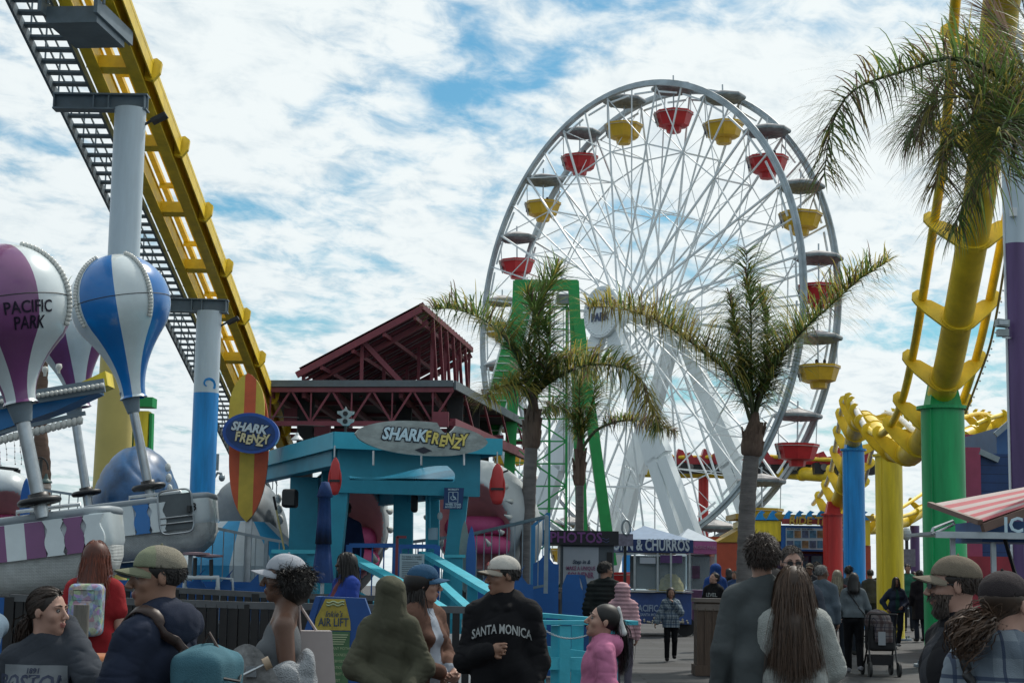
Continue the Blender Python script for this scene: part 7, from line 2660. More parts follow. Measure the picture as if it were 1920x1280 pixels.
    # ---- trousers and shoes
    if legs:
        T = [('e', (0, -.005, .95), (.168 * bulk, .125 * bulk, .125), .05)]
        for sg in (1, -1):
            hpj, k_, an = kn[sg]
            T += [('c', hpj, k_, .092 * bulk, .070, .04), ('c', k_, (an[0], an[1], an[2] + .02), .068, .060, .03)]
        if isinstance(trousers, tuple):
            trousers = cloth('trousers_%02d%02d%02d' % tuple(int(v * 99) for v in trousers), trousers)
        blob('trousers', T, max(res, .011), trousers, root, fold=.008, fscale=9, seed=int(eye[0]))
        for sg in (1, -1):
            an = kn[sg][2]
            c = (an[0], an[1] + .065, an[2] - .05)
            sm = cloth('shoe_%02d%02d%02d' % tuple(int(v * 99) for v in shoes), shoes, bump=.1)
            blob('shoe', [('e', (c[0], c[1], c[2] + .01), (.05, .135, .042), .02), ('e', (c[0], c[1] - .07, c[2] + .04), (.045, .06, .055), .03), ('-b', (c[0], c[1], c[2] - .12), (.1, .3, .08), .0, .01)], max(res, .010), sm, root)
    # ---- top
    t = thick
    tm = topm or cloth(top[0], top[1])
    C_ = [('e', (0, 0, 1.29), (.155 * bulk + t, .105 * bulk + t, .165 + t * .3), .05), ('e', (0, .0, 1.10), (.140 * bulk + t * 1.2, .105 * bulk + t * 1.2, .16), .05),
          ('c', (0, -.005, 1.02), (0, -.005, hem + .05), .135 * bulk + t, .135 * bulk + t, .04)]
    if female:
        C_ += [('e', (.065, .085, 1.27), (.055 + t * .6, .045 + t, .055), .04), ('e', (-.065, .085, 1.27), (.055 + t * .6, .045 + t, .055), .04)]
    C_[2] = ('b', (0, -.005, (hem + 1.05) / 2), (.11 * bulk + t * .4, .065 * bulk, (1.05 - hem) / 2), .05 + t * .5, .05)
    if sleeve != 'none':
        C_ += [('c', (.06, -.02, 1.465), (sw - .02, -.01, 1.415), .045 + t * .8, .048 + t * .8, .04), ('c', (-.06, -.02, 1.465), (-sw + .02, -.01, 1.415), .045 + t * .8, .048 + t * .8, .04),
               ('c', (0, -.02, 1.44), (0, -.02, 1.50), .075 + t * .3, .062 + t * .3, .03)]
        for sd in 'RL':
            sh, el, wr = A_[sd]
            if sleeve == 'long':
                C_ += [('c', sh, el, .047 + t, .040 + t * 1.1, .035), ('c', el, el + (wr - el) * .90, .039 + t * 1.1, .030 + t * .9, .03)]
            else:
                C_ += [('c', sh, sh + (el - sh) * .55, .050 + t, .052 + t * 1.2, .035)]
    if hood == 'down':
        C_ += [('c', (-.075, -.06, 1.50), (.075, -.06, 1.50), .045, .045, .03), ('e', (0, -.125, 1.46), (.12, .065, .085), .03), ('c', (-.08, -.03, 1.48), (-.035, .075, 1.44), .03, .02, .02), ('c', (.08, -.03, 1.48), (.035, .075, 1.44), .03, .02, .02)]
    if hood == 'up':
        C_ += [E((0, -.02, .03), (.112, .128, .106), .03), E((0, -.01, -.06), (.106, .11, .10), .04), ('c', H(0, -.02, -.08), (0, -.03, 1.44), .104, .115, .05), ('-e', H(0, .13, -.01), (.065, .10, .09), .02, Rh)]
    if puff:
        pass
    def dfm(V):
        V = V.copy(); lo = V[:, 2] < hem
        m_ = lo & (np.abs(V[:, 0]) < .2)
        V[m_, 2] = hem + .3 * (V[m_, 2] - hem) * 0
        return V
    if puff:
        def dfm2(V):
            V = dfm(V)
            ringz = np.sin(V[:, 2] * 2 * PI / .065)
            r_ = V[:, :2]; c = r_ / (np.linalg.norm(r_, axis=1, keepdims=True) + 1e-6)
            V[:, :2] += c * (ringz * .008)[:, None]
            return V
    V, Q = sdf_geo(C_, res)
    if fold:
        if near: fold *= 1.15
        N_ = vnormals(V, Q)
        St = V * np.array([1, 1, .5]) + .06 * vnoise(V, 5, int(eye[0]) % 97)[:, None]
        w = vnoise(St, 11, int(eye[1]) % 89); w2 = vnoise(St, 24, 5); w3 = vnoise(V * np.array([1, 1, 2.2]), 9, 8)
        arm_ = np.clip((np.abs(V[:, 0]) - .15) / .06, 0, 1)
        P5 = V * np.array([.8, .8, 1.5]) + np.stack([V[:, 2] * .5, V[:, 2] * 0, V[:, 0] * .6], 1)
        c1_ = (1 - np.abs(vnoise(P5, 4.5, 21 + int(eye[1]) % 7))) ** 8; c2_ = (1 - np.abs(vnoise(P5 + .3, 12, 31))) ** 7
        dsp = .7 * w + .22 * w2 - .38 * c1_ * (.5 + vnoise(V, 4, 3)) - .15 * c2_ - .35 * arm_ * (1 - np.abs(w3)) ** 5 + .15
        V = V + N_ * np.clip(fold * dsp, -.014, .03)[:, None]
    V = dfm2(V) if puff else dfm(V)
    mi = None
    ms = [tm]
    if openj is not None:      # open jacket showing a shirt
        ms.append(openj)
        P = V[Q].mean(1)
        mi = ((np.abs(P[:, 0]) < .035 + .02 * np.clip((1.45 - P[:, 2]) / .5, 0, 1)) & (P[:, 1] > .05) & (P[:, 2] < 1.47) & (P[:, 2] > hem)).astype(int)
    topo = np_obj('top', V, Q, ms, root, True, mi)
    global LAST
    LAST = BVHTree.FromPolygons(V.tolist(), Q.tolist())
    if text:
        bvh = BVHTree.FromPolygons(V.tolist(), Q.tolist())
        for ln, zc, size, colr, xs, arc in text:
            tv, tf = text_geo(ln, size, size * .02, xs, 0, .002, 'CENTER', 2)
            vs = []
            for p in tv:
                zz = zc + p.y - arc * p.x * p.x
                hit = bvh.ray_cast(Vector((-p.x, 1.0, zz)), Vector((0, -1, 0)), 1.2)
                y = hit[0].y if hit[0] is not None else .13
                vs.append((-p.x, y + .004 + (.001 if p.z > 0 else 0), zz))
            m = MB(); m.add(vs, tf)
            lbuild(m, 'print', colr, topo)
    if print_:
        x0, x1, z0, z1, pm = print_
        bvh = BVHTree.FromPolygons(V.tolist(), Q.tolist())
        m = MB(); nx = 12
        vs = []
        for i in range(nx + 1):
            for j in range(nx + 1):
                x, z = x0 + (x1 - x0) * i / nx, z0 + (z1 - z0) * j / nx
                hit = bvh.ray_cast(Vector((-x, 1.0, z)), Vector((0, -1, 0)), 1.2)
                y = hit[0].y if hit[0] is not None else .12
                vs.append((-x, y + .0025, z))
        m.add(vs, [(i * (nx + 1) + j, i * (nx + 1) + j + 1, (i + 1) * (nx + 1) + j + 1, (i + 1) * (nx + 1) + j) for i in range(nx) for j in range(nx)])
        lbuild(m, 'print_panel', pm, topo, True)
    # ---- hair
    if hair and hood != 'up':
        hm = HAIR[hair]
        hb = [('e', H(0, -.020, .036), tuple(v * hs * 1.07 for v in (.076, .094, .085)), .01, Rh), ('-e', H(0, .115, -.035), (.074 * hs, .080 * hs, .105 * hs), .02, Rh), ('-b', H(0, 0, -.16), (.2, .2, .07), .0, .02)]
        if style == 'long':
            Lh = min(hairlen, .75)
            hb += [('c', H(0, -.045, .0), (0, -.10, max(1.64 - Lh * .55, 1.35)), .088 * hs, .085, .05)]
            if Lh > .45:
                hb += [('c', (0, -.115, 1.40), (0, -.15, 1.64 - Lh * .80), .085, .05, .05)]
        if style == 'curly':
            hb += [('e', H(0, -.06, -.03), tuple(v * hs for v in (.105, .09, .11)), .03, Rh)]
        if cap:
            hb.append(('-b', H(0, .0, .15), (.2, .2, .105), .0, .01, Rh))
        hob = blob('hair', hb, max(res, .009), hm[2], root)
        if style == 'bald': pass
        hair_strands(hob, Rh, hoN, style, hm, nh, hairlen, int(abs(eye[0])), k=14 if style == 'long' else 7, width=hwidth, vol=hvol, wave=wave, tie=tie, name='strands', fringe=fringe, back_only=bool(cap))
        if tailpts:
            rnd = np.random.default_rng(3)
            n = 260
            C0 = np.array(catmull([Vector(p) for p in tailpts[0]], 5))
            offs = rnd.normal(size=(n, 1, 3)) * np.interp(np.linspace(0, 1, len(C0)), np.linspace(0, 1, len(tailpts[1])), tailpts[1])[None, :, None]
            A = C0[None] + offs + rnd.normal(size=(n, len(C0), 3)) * .002
            ribbons(hob, A, np.tile(np.array([[0, -1.0, 0]]), (n, 1)) + rnd.normal(size=(n, 3)) * .5, .005, hm, rnd, 'ponytail')
    # ---- cap
    if cap:
        cm, bm, tiltc = cap[:3]
        Rc = Rh @ Matrix.Rotation(R(tiltc), 3, 'X')
        def HC_(x, y, z): return tuple(ho + Rh @ (Vector((0, 0, .03)) * hs) + Rc @ (Vector((x, y, z - .03)) * hs))
        pr = [('e', HC_(0, -.012, .045), (.086 * hs, .107 * hs, .085 * hs), .02, Rc), ('-b', HC_(0, 0, -.055), (.2, .2, .09), .0, .006, Rc), ('-e', HC_(0, -.012, .030), (.080 * hs, .101 * hs, .075 * hs), .004, Rc)]
        cms = cm if isinstance(cm, (list, tuple)) else [cm]
        cz = np.array(HC_(0, 0, 0)); cR = np.array(Rc)
        blob('cap', pr, max(.0055, res * .7), list(cms), root, fold=.002, fscale=30, matfn=(lambda P: (((P - cz) @ cR)[:, 1] < .02).astype(int)) if len(cms) > 1 else None)
        m = MB()
        vs = []
        nb = 16
        for i in range(nb + 1):
            a = PI * i / nb
            for j in range(7):
                f = j / 6
                x = math.cos(a) * (.078 + .006 * f)
                y = .045 + math.sin(a) * (.040 + .095 * f) - .01
                z = .040 - .018 * f + .0 - .022 * (abs(math.cos(a)) ** 2)
                vs.append(HC_(x, y, z))
        m.add(vs, [(i * 7 + j, i * 7 + j + 1, (i + 1) * 7 + j + 1, (i + 1) * 7 + j) for i in range(nb) for j in range(6)])
        m.add([Vector(v) - Rc @ Vector((0, 0, .005)) for v in vs], [(i * 7 + j, (i + 1) * 7 + j, (i + 1) * 7 + j + 1, i * 7 + j + 1) for i in range(nb) for j in range(6)])
        lbuild(m, 'cap_brim', bm, root, True)
        m = MB(); m.ball(HC_(0, -.012, .131), .006, 8); lbuild(m, 'cap_button', bm, root, True)
        if len(cap) > 3:
            m = MB()
            Mq = Matrix.Translation(HC_(0, .100, .072)) @ Rc.to_4x4() @ Matrix.Rotation(PI, 4, 'Z') @ Matrix.Rotation(R(68), 4, 'X')
            m.text(cap[3], Mq, .035 * hs, .001, 1, t=.004)
            lbuild(m, 'cap_emblem', cap[4], root)
    if glasses:
        m = MB()
        for sg in (1, -1):
            if glasses == 'sun':
                m.prism([(.022 * math.copysign(abs(math.cos(a)) ** .7, math.cos(a)), .018 * math.copysign(abs(math.sin(a)) ** .7, math.sin(a))) for a in [2 * PI * i / 20 for i in range(20)]],
                        frame(H(sg * .031, .102, .004), Rh @ Vector((1, -sg * .25, 0)), Rh @ Vector((0, 0, 1))), .004)
            else:
                m.tube([H(sg * .031 + .020 * math.cos(2 * PI * i / 18), .100, .004 + .015 * math.sin(2 * PI * i / 18)) for i in range(18)], .002, 5, close=True)
            m.beam(H(sg * .052, .094, .008), H(sg * .078, -.005, .006), .0035, .006)
        m.beam(H(-.010, .106, .008), H(.010, .106, .008), .004, .004)
        lbuild(m, 'glasses', BLACK, root)
    root['_h'] = 0
    del root['_h']
    return root, A_, H, Rh, ho
# ---------------------------------------------------------------- the people themselves
WTXT = mat('print_white', (.34, .36, .36), .7, .1); NTXT = mat('print_navy', (.03, .04, .08), .7, .1)
G1 = 'people standing near the camera'; G2 = 'people on the deck in the distance'
TEALP = None
# 1 partly out of frame at the far left
r, *_ = person('person at the left edge in a black top with a pale denim hood', (-100, 1085), 6.2, yaw=150, hy=30, skin='tan', hair='black', style='long', hairlen=.3, top=('black_jersey', (.012, .012, .014)), thick=.03, hood=None, res=.011, bulk=1.05, female=True)
blob('denim_hood', [('c', (-.19, -.02, 1.44), (-.235, .02, 1.30), .06, .045, .04), ('e', (-.10, -.08, 1.47), (.12, .09, .06), .04)], .012, cloth('pale_denim', (.14, .20, .26)), r, fold=.012)
# 2 teenager
r, A, H, Rh, ho = person('teenage girl with dark hair in a grey BOSTON sweatshirt, arm raised behind her head', (86, 1147), 7.4, yaw=172, hy=78, hp=2, skin='light', hair='brown', style='pony', tie=(0, -.11, -.02), nh=1500, hwidth=.004,
       top=('charcoal_sweatshirt', (.045, .052, .065)), thick=.030, female=True, res=.0075, fold=.014, bulk=.98, headscale=.96,
       arms={'L': ((-.32, .08, 1.33), (-.05, -.12, 1.60)), 'R': ((.27, -.02, 1.13), (.24, .10, .92))}, palm={'L': (.8, -.2, .5)},
       tailpts=([(.09, -.01, 1.61), (.115, -.03, 1.55), (.12, -.06, 1.48), (.10, -.09, 1.40)], [.008, .02, .025, .012]),
       print_=(-.16, .16, 1.08, 1.392, cloth('print_patch', (.20, .22, .24))), text=[('BOSTON', 1.305, .105, NTXT, .86, 0), ('1891', 1.365, .035, NTXT, 1, 0)])
# 3 redhead
UNI = mat('pastel_patterned_backpack', (.42, .46, .55), .8, .35, 30, bump=.3, bscale=60)
_t = UNI.node_tree; _b = _t.nodes['Principled BSDF']; _v = _t.nodes.new('ShaderNodeTexVoronoi'); _v.inputs['Scale'].default_value = 26
_t.links.new([n for n in _t.nodes if n.type == 'TEX_COORD'][0].outputs['Object'], _v.inputs['Vector'])
_mx = _t.nodes.new('ShaderNodeMixRGB'); _mx.blend_type = 'MULTIPLY'; _mx.inputs[0].default_value = .55
_t.links.new(_b.inputs['Base Color'].links[0].from_socket, _mx.inputs[1]); _t.links.new(_v.outputs['Color'], _mx.inputs[2]); _t.links.new(_mx.outputs[0], _b.inputs['Base Color'])
r, *_ = person('woman seen from behind with long red hair, a red shirt and a pastel patterned backpack', (180, 1045), 13, yaw=0, hy=12, skin='light', hair='red', style='long', hairlen=.38, wave=.22, nh=4500, hwidth=.004, top=('red_shirt', (.30, .02, .025)), thick=.02, sleeve='short', bulk=1.15, female=True, res=.010, trousers=(.015, .015, .02), hvol=1.3)
bp_ = blob('backpack', [('b', (0, -.22, 1.27), (.075, .045, .14), .045, .02), ('b', (0, -.28, 1.20), (.065, .02, .08), .03, .02)], .01, UNI, r)
m = MB(); m.tube([(.12 * math.cos(a), -.30, 1.30 + .0 * a) for a in [PI * i / 10 for i in range(11)]], .004, 5); m.box((0, -.285, 1.37), (.06, .01, .025)); lbuild(m, 'zip', mat('slate_trim', (.10, .12, .20), .6, .1), bp_)
for sg in (1, -1):
    strap(bp_, 'strap', [(sg * .06, -.17, 1.42), (sg * .09, -.08, 1.49), (sg * .10, .02, 1.50), (sg * .10, .12, 1.35)], .04, UNI)
# 4 man with cap and teal backpack
OLV = cloth('olive_cap', (.22, .24, .16)); MESH = cloth('tan_mesh', (.36, .33, .26), fine=400, bump=.8)
r, A, H, Rh, ho = person('man in an olive trucker cap and navy hoodie with a teal backpack on one shoulder', (294, 1082), 6.7, yaw=72, hy=40, hp=-2, skin='tan', hair='black', style='short', hairlen=.02, nh=900, hwidth=.003, top=('navy_hoodie', (.020, .027, .05)), thick=.032, hood='down', bulk=1.02, res=.0068, cap=([OLV, MESH], cloth('olive_brim', (.17, .18, .12)), 4), fold=.014,
       arms={'L': ((-.30, .06, 1.12), (-.24, .26, 1.02)), 'R': ((.27, -.02, 1.13), (.24, .12, .95))})
TB = cloth('teal_backpack', (.06, .15, .19), fine=200)
bp_ = blob('backpack', [('b', (-.05, -.27, 1.17), (.09, .055, .14), .05, .02), ('b', (-.05, -.37, 1.11), (.07, .02, .08), .03, .02), ('e', (-.05, -.26, 1.35), (.11, .075, .04), .03)], .011, TB, r, fold=.012)
BL = mat('brown_leather_strap', (.05, .028, .022), .5, .2)
strap(bp_, 'strap', [(-.08, -.21, 1.33), (-.10, -.15, 1.40), (-.115, -.04, 1.50), (-.12, .07, 1.46), (-.12, .15, 1.30), (-.15, .10, 1.12)], .04, BL)
m = MB(); m.tube([(-.05, -.24, 1.38), (-.05, -.27, 1.43), (-.05, -.31, 1.37)], .007, 6); lbuild(m, 'grab_loop', BL, bp_)
m = MB(); m.tube([(-.15, -.36, 1.27), (-.05, -.405, 1.25), (.05, -.36, 1.27)], .006, 5); m.tube([(-.13, -.39, 1.18), (-.05, -.425, 1.17), (.03, -.39, 1.18)], .005, 5); lbuild(m, 'zip', BLACK, bp_)
blob('pocket', [('b', (-.05, -.405, 1.10), (.045, .008, .05), .018, .01), ('c', (-.17, -.26, 1.02), (-.17, -.26, 1.24), .03, .03, .02), ('c', (.07, -.26, 1.02), (.07, -.26, 1.24), .03, .03, .02)], .011, cloth('dark_teal_pocket', (.035, .09, .12)), bp_)
# 5 woman white cap
r, A, H, Rh, ho = person('woman in white cap with curly dark hair, bare shoulder and white knit, holding a skateboard', (532, 1084), 8.6, yaw=98, hy=0, hp=0, skin='brown', hair='black', style='curly', hairlen=.13, nh=4500, hvol=.4, hwidth=.0028, top=('grey_floral_top', (.13, .14, .15)), thick=.006, sleeve='none', hem=1.0, bulk=.92, female=True, res=.0075,
       cap=(cloth('white_cap', (.38, .40, .44)), cloth('white_brim', (.36, .38, .42)), 6), fold=.003, arms={'L': ((-.20, -.04, 1.13), (-.19, .17, .98)), 'R': ((.2, .0, 1.13), (.19, .2, 1.0))})
KN = cloth('white_knit', (.34, .36, .38), fine=120, bump=.9)
blob('knit_cardigan', [('c', (-.20, -.03, 1.16), (-.21, .12, .98), .075, .07, .05), ('c', (.20, -.03, 1.18), (.2, .16, 1.0), .075, .06, .05), ('e', (0, -.02, 1.0), (.20, .19, .12), .06), ('c', (-.12, -.12, 1.25), (-.16, -.12, .9), .05, .08, .05), ('e', (-.05, -.08, .86), (.2, .16, .12), .06), ('-c', (0, 0, 1.12), (0, 0, 1.5), .13, .16, .03)], .010, KN, r, fold=.020, fscale=14)
m = MB(); m.tube([(-.06, .09, 1.34), (-.05, .03, 1.47), (-.02, -.04, 1.50)], .004, 5); m.tube([(.06, .09, 1.34), (.05, .03, 1.47), (.02, -.04, 1.50)], .004, 5); lbuild(m, 'neck_tie', mat('tan_cord', (.2, .12, .07), .6, .1), r)
c8 = at(508, 1338, 8.3)
SK = thing('skateboard', 'worn skateboard with pale wheels held under the arm of the woman in the white cap', 'skateboard', c8)
M_ = frame(c8, Vector((.45, -.1, -.85)), Vector((.85, .2, .45)))
m = MB(); m.prism([(.36 * math.copysign(abs(math.cos(a)) ** .5, math.cos(a)), .10 * math.copysign(abs(math.sin(a)) ** .8, math.sin(a))) for a in [2 * PI * i / 32 for i in range(32)]], M_, .012)
m.build('deck', mat('scuffed_patterned_deck', (.22, .22, .22), .5, .7, 18), SK)
for xx in (-.22, .12):
    m = MB(); m.box(M_ @ Vector((xx, 0, .03)), (.05, .04, .05)); m.tube([M_ @ Vector((xx, -.07, .05)), M_ @ Vector((xx, .07, .05))], .008, 6); m.build('truck', STEEL, SK)
    for yy in (-.08, .08):
        m = MB(); m.tube([M_ @ Vector((xx, yy - .017, .055)), M_ @ Vector((xx, yy + .017, .055))], .030, 16); m.build('wheel', mat('cream_wheel', (.38, .28, .19), .4, .15), SK, smooth=30)
TO = thing('tote_bag', 'pale leather tote bag hanging behind the woman in the white cap', 'bag', at(588, 1258, 8.7))
c8 = at(590, 1225, 8.7)
m = MB(); m.prism([(-.105, -.16), (.105, -.16), (.078, .115), (-.078, .115)], FR(c8, 0, 0, 12), .11); m.build('bag_body', mat('pale_leather', (.36, .31, .30), .5, .1, 6), TO)
m = MB(); m.tube([c8 + Vector((-.07, 0, .05)), at(560, 1130, 8.65), at(552, 1110, 8.6), at(566, 1140, 8.75), c8 + Vector((.05, 0, .05))], .007, 6); m.build('strap', mat('pale_leather', (.36, .31, .30), .5, .1, 6), TO)
# 6 ride attendant
person('ride attendant with long black hair in a bright blue jacket behind the black fence', (648, 1056), 19.5, yaw=125, hy=-10, skin='dark', hair='black', style='long', hairlen=.42, nh=900, hwidth=.008, top=('blue_jacket', (.02, .05, .26)), thick=.035, female=True, res=.013, openj=cloth('plum_shirt', (.16, .05, .06)), arms={'L': ((-.25, .05, 1.15), (-.15, .25, 1.1))})
# hut attendant with the back turned
person('attendant seen from behind in a navy jacket inside the hut', (648, 957), 26, yaw=5, skin='dark', hair='black', style='short', top=('navy_jacket', (.01, .02, .06)), thick=.035, res=.02, base=PLAT, nh=200, hands=False)
# 7 olive hoodie
person('person seen from behind with an olive green hood up and folded arm', (732, 1112), 11.0, yaw=4, swk=.80, ex=.8, headscale=.98, skin='light', hair='brown', top=('olive_hoodie', (.085, .085, .058)), thick=.032, hood='up', res=.009, fold=.016, bulk=.86, arms={'R': ((.30, -.05, 1.13), (.14, -.20, 1.0)), 'L': ((-.30, -.05, 1.13), (.0, -.22, .99))}, hem=.86)
# 8 woman in denim cap
DN = cloth('denim_cap', (.03, .085, .16), fine=500)
r, *_ = person('woman in a blue denim cap and brown coat with her hands clasped', (795, 1094), 11.5, headscale=1.08, yaw=-128, hy=38, hp=-2, skin='light', hair='black', style='long', hairlen=.30, wave=.15, nh=1300, hwidth=.006, top=('brown_coat', (.14, .075, .055)), thick=.026, hood=None, female=True, res=.008, glasses='clear',
       cap=(DN, DN, 4), openj=cloth('white_shirt', (.36, .40, .46)), arms={'R': ((.24, .02, 1.12), (.05, .24, 1.03)), 'L': ((-.24, .02, 1.12), (-.05, .25, 1.05))}, palm={'R': (-.6, .3, -.4), 'L': (.6, .3, -.5)}, hem=.72, fold=.014, bulk=.95)
# 9 black hoodie man
r, *_ = person('man in a white cap and black SANTA MONICA hoodie, hand on his chest', (944, 1079), 10.6, yaw=176, hy=-62, hp=-3, skin='tan', hair='black', style='short', hairlen=.03, nh=700, top=('black_hoodie', (.010, .010, .012)), thick=.03, hood='down', bulk=1.0, res=.008, fold=.016, trousers=(.05, .07, .10),
       cap=(cloth('cream_cap', (.48, .46, .42)), cloth('grey_brim', (.28, .25, .21)), 4, 'A', mat('red_emblem', (.35, .05, .05), .6, .1)),
       arms={'R': ((.26, .03, 1.12), (.07, .19, 1.19)), 'L': ((-.265, -.02, 1.12), (-.19, .10, .94))}, palm={'R': (-.85, .2, .1)}, text=[('SANTA MONICA', 1.315, .080, WTXT, .62, 1.2)], hem=.87)
# 10 pink girl
r, *_ = person('young girl in a pink hoodie with a big white bow looking up', (1124, 1165), 11, yaw=98, hy=0, hp=16, skin='light', hair='black', style='pony', tie=(0, -.10, .03), nh=1200, hwidth=.004, top=('pink_hoodie', (.58, .20, .34)), thick=.035, hood='down', child=True, res=.0095, fold=.014, trousers=(.02, .02, .03),
       tailpts=([(0, -.13, 1.66), (.0, -.17, 1.60), (0, -.19, 1.48), (.02, -.20, 1.34), (.0, -.18, 1.24)], [.008, .03, .032, .026, .012]))
blob('bow', [('e', (-.02, -.145, 1.72), (.03, .022, .05), .02), ('e', (.03, -.145, 1.70), (.04, .02, .05), .02), ('c', (-.03, -.155, 1.70), (-.05, -.18, 1.56), .016, .03, .02)], .007, cloth('white_satin', (.55, .56, .56), rough=.5, bump=.05), r, fold=.006, fscale=25)
# 11-15
G = {}
person('man in a dark quilted jacket seen from behind at the photo booth', (1135, 1069), 24, yaw=-12, hy=-50, skin='tan', hair='black', style='short', hairlen=.05, nh=500, hwidth=.006, top=('dark_quilted', (.016, .02, .02)), thick=.04, res=.014, glasses='clear', puff=True, arms={'R': ((.27, .03, 1.15), (.2, .25, 1.15))})
person('child in a pale pink hooded puffer jacket beside the man in the dark quilted jacket', (1168, 1108), 23.6, yaw=-20, skin='light', hair='brown', hood='up', top=('pale_pink_puffer', (.50, .30, .33)), thick=.05, res=.015, puff=True, trousers=(.10, .09, .12), child=True)
person('girl in a blue and white plaid jacket and black trousers, hand to her mouth', (1258, 1112), 32.5, yaw=178, skin='tan', hair='black', style='long', hairlen=.26, nh=500, hwidth=.008, topm=plaid('blue_plaid', (.30, .36, .40), (.03, .06, .12), (.02, .03, .06), 8), thick=.05, res=.015, child=True, female=True, trousers=(.008, .008, .01), shoes=(.01, .01, .012), fold=.01, hem=.82, openj=None,
       arms={'L': ((-.27, .06, 1.18), (-.05, .18, 1.42)), 'R': ((.30, .02, 1.12), (.36, .06, .93))}, stride=.12)
person('boy in a black hoodie with white lettering right of the snack cart', (1338, 1084), 34, yaw=150, hp=18, hy=-25, skin='light', hair='black', style='short', nh=300, hwidth=.008, top=('black_hoodie', (.010, .010, .012)), thick=.035, res=.016, hood='down', child=True, text=[('LEVEL', 1.30, .11, WTXT, .9, 0), ('UP', 1.19, .11, WTXT, .9, 0)])
person('person in a blue hood behind the boy in the black hoodie', (1341, 1068), 37, yaw=20, skin='light', hair='brown', hood='up', top=('royal_hoodie', (.02, .06, .22)), thick=.035, res=.02, hands=False)
# 16 grey sweater
person('tall man seen from behind in a dark grey sweater with tousled brown hair', (1428, 1046), 10.5, yaw=4, hy=-4, hp=0, skin='tan', hair='brown', style='short', hairlen=.065, hvol=1.5, nh=3200, hwidth=.005, top=('grey_sweater', (.075, .085, .088)), thick=.022, res=.009, fold=.009, bulk=1.02, trousers=(.008, .009, .012), hem=.93, arms={'L': ((-.27, -.02, 1.12), (-.255, .05, .84)), 'R': ((.27, -.02, 1.12), (.245, .08, .86))})
# 17 long hair
person('woman seen from behind with very long brown hair over a fluffy white sweater', (1488, 1098), 10.4, yaw=-6, hy=-4, skin='light', hair='chestnut', style='long', hairlen=.62, wave=.07, nh=9000, hwidth=.003, hvol=1.1, top=('white_fleece', (.36, .38, .36)), topm=cloth('white_fleece', (.40, .42, .40), fine=140, bump=.8), thick=.045, female=True, res=.009, fold=.010, bulk=1.0, arms={'R': ((.27, .06, 1.14), (.16, .22, 1.08)), 'L': ((-.22, .04, 1.13), (-.16, .2, 1.0))}, hem=.84)
# 18 sunglasses
person('man with short brown hair and dark sunglasses facing the camera between the couple', (1484, 1055), 13.6, yaw=182, hy=0, hp=-4, skin='light', hair='greybrown', style='short', hairlen=.035, nh=900, top=('slate_shirt', (.05, .06, .08)), thick=.02, res=.009, glasses='sun')
person('dark haired person half hidden between the grey sweater and the long brown hair', (1452, 1092), 14.5, yaw=20, skin='tan', hair='brown', style='long', hairlen=.25, nh=600, hwidth=.007, top=('dark_top', (.03, .03, .035)), res=.014, female=True)
person('grey haired man in a blue-grey denim jacket looking right', (1541, 1074), 27, yaw=-28, hy=-45, skin='brown', hair='grey', style='short', hairlen=.02, nh=500, hwidth=.006, top=('denim_jacket', (.085, .11, .135)), thick=.035, res=.015, glasses='clear', bulk=1.15, shoes=(.01, .01, .012))
person('woman with long pale blond hair seen from behind in front of the red column', (1570, 1080), 33, yaw=-15, skin='light', hair='blond', style='long', hairlen=.40, nh=700, hwidth=.010, top=('maroon_top', (.07, .02, .025)), res=.018, female=True, hands=False)
r, *_ = person('woman with black hair in a grey sweater pushing a stroller', (1600, 1086), 29.4, yaw=-8, hy=5, skin='tan', hair='black', style='long', hairlen=.34, nh=900, hwidth=.008, top=('pale_grey_sweater', (.13, .155, .17)), thick=.022, res=.014, female=True, trousers=(.006, .006, .008), shoes=(.28, .28, .30), stride=-.25, arms={'R': ((.29, .02, 1.15), (.33, .26, .98)), 'L': ((-.27, .0, 1.14), (-.24, .2, .98))}, hem=.98, bulk=1.08)
strap(r, 'bag_strap', [(-.12, -.13, 1.44), (.06, -.155, 1.2), (.19, -.08, .98)], .02, BLACK)
r, *_ = person('woman in navy cardigan and green shirt walking past the yellow column', (1680, 1091), 39.4, yaw=180, hp=-6, skin='tan', hair='black', style='long', hairlen=.38, nh=600, hwidth=.010, top=('navy_cardigan', (.022, .032, .055)), thick=.028, res=.016, female=True, trousers=(.02, .024, .032), shoes=(.20, .2, .21), stride=.35, openj=cloth('dark_green_shirt', (.015, .06, .05)), arms={'R': ((.40, -.02, 1.16), (.26, .10, .98)), 'L': ((-.28, .0, 1.14), (-.10, .22, 1.03))}, bulk=1.1)
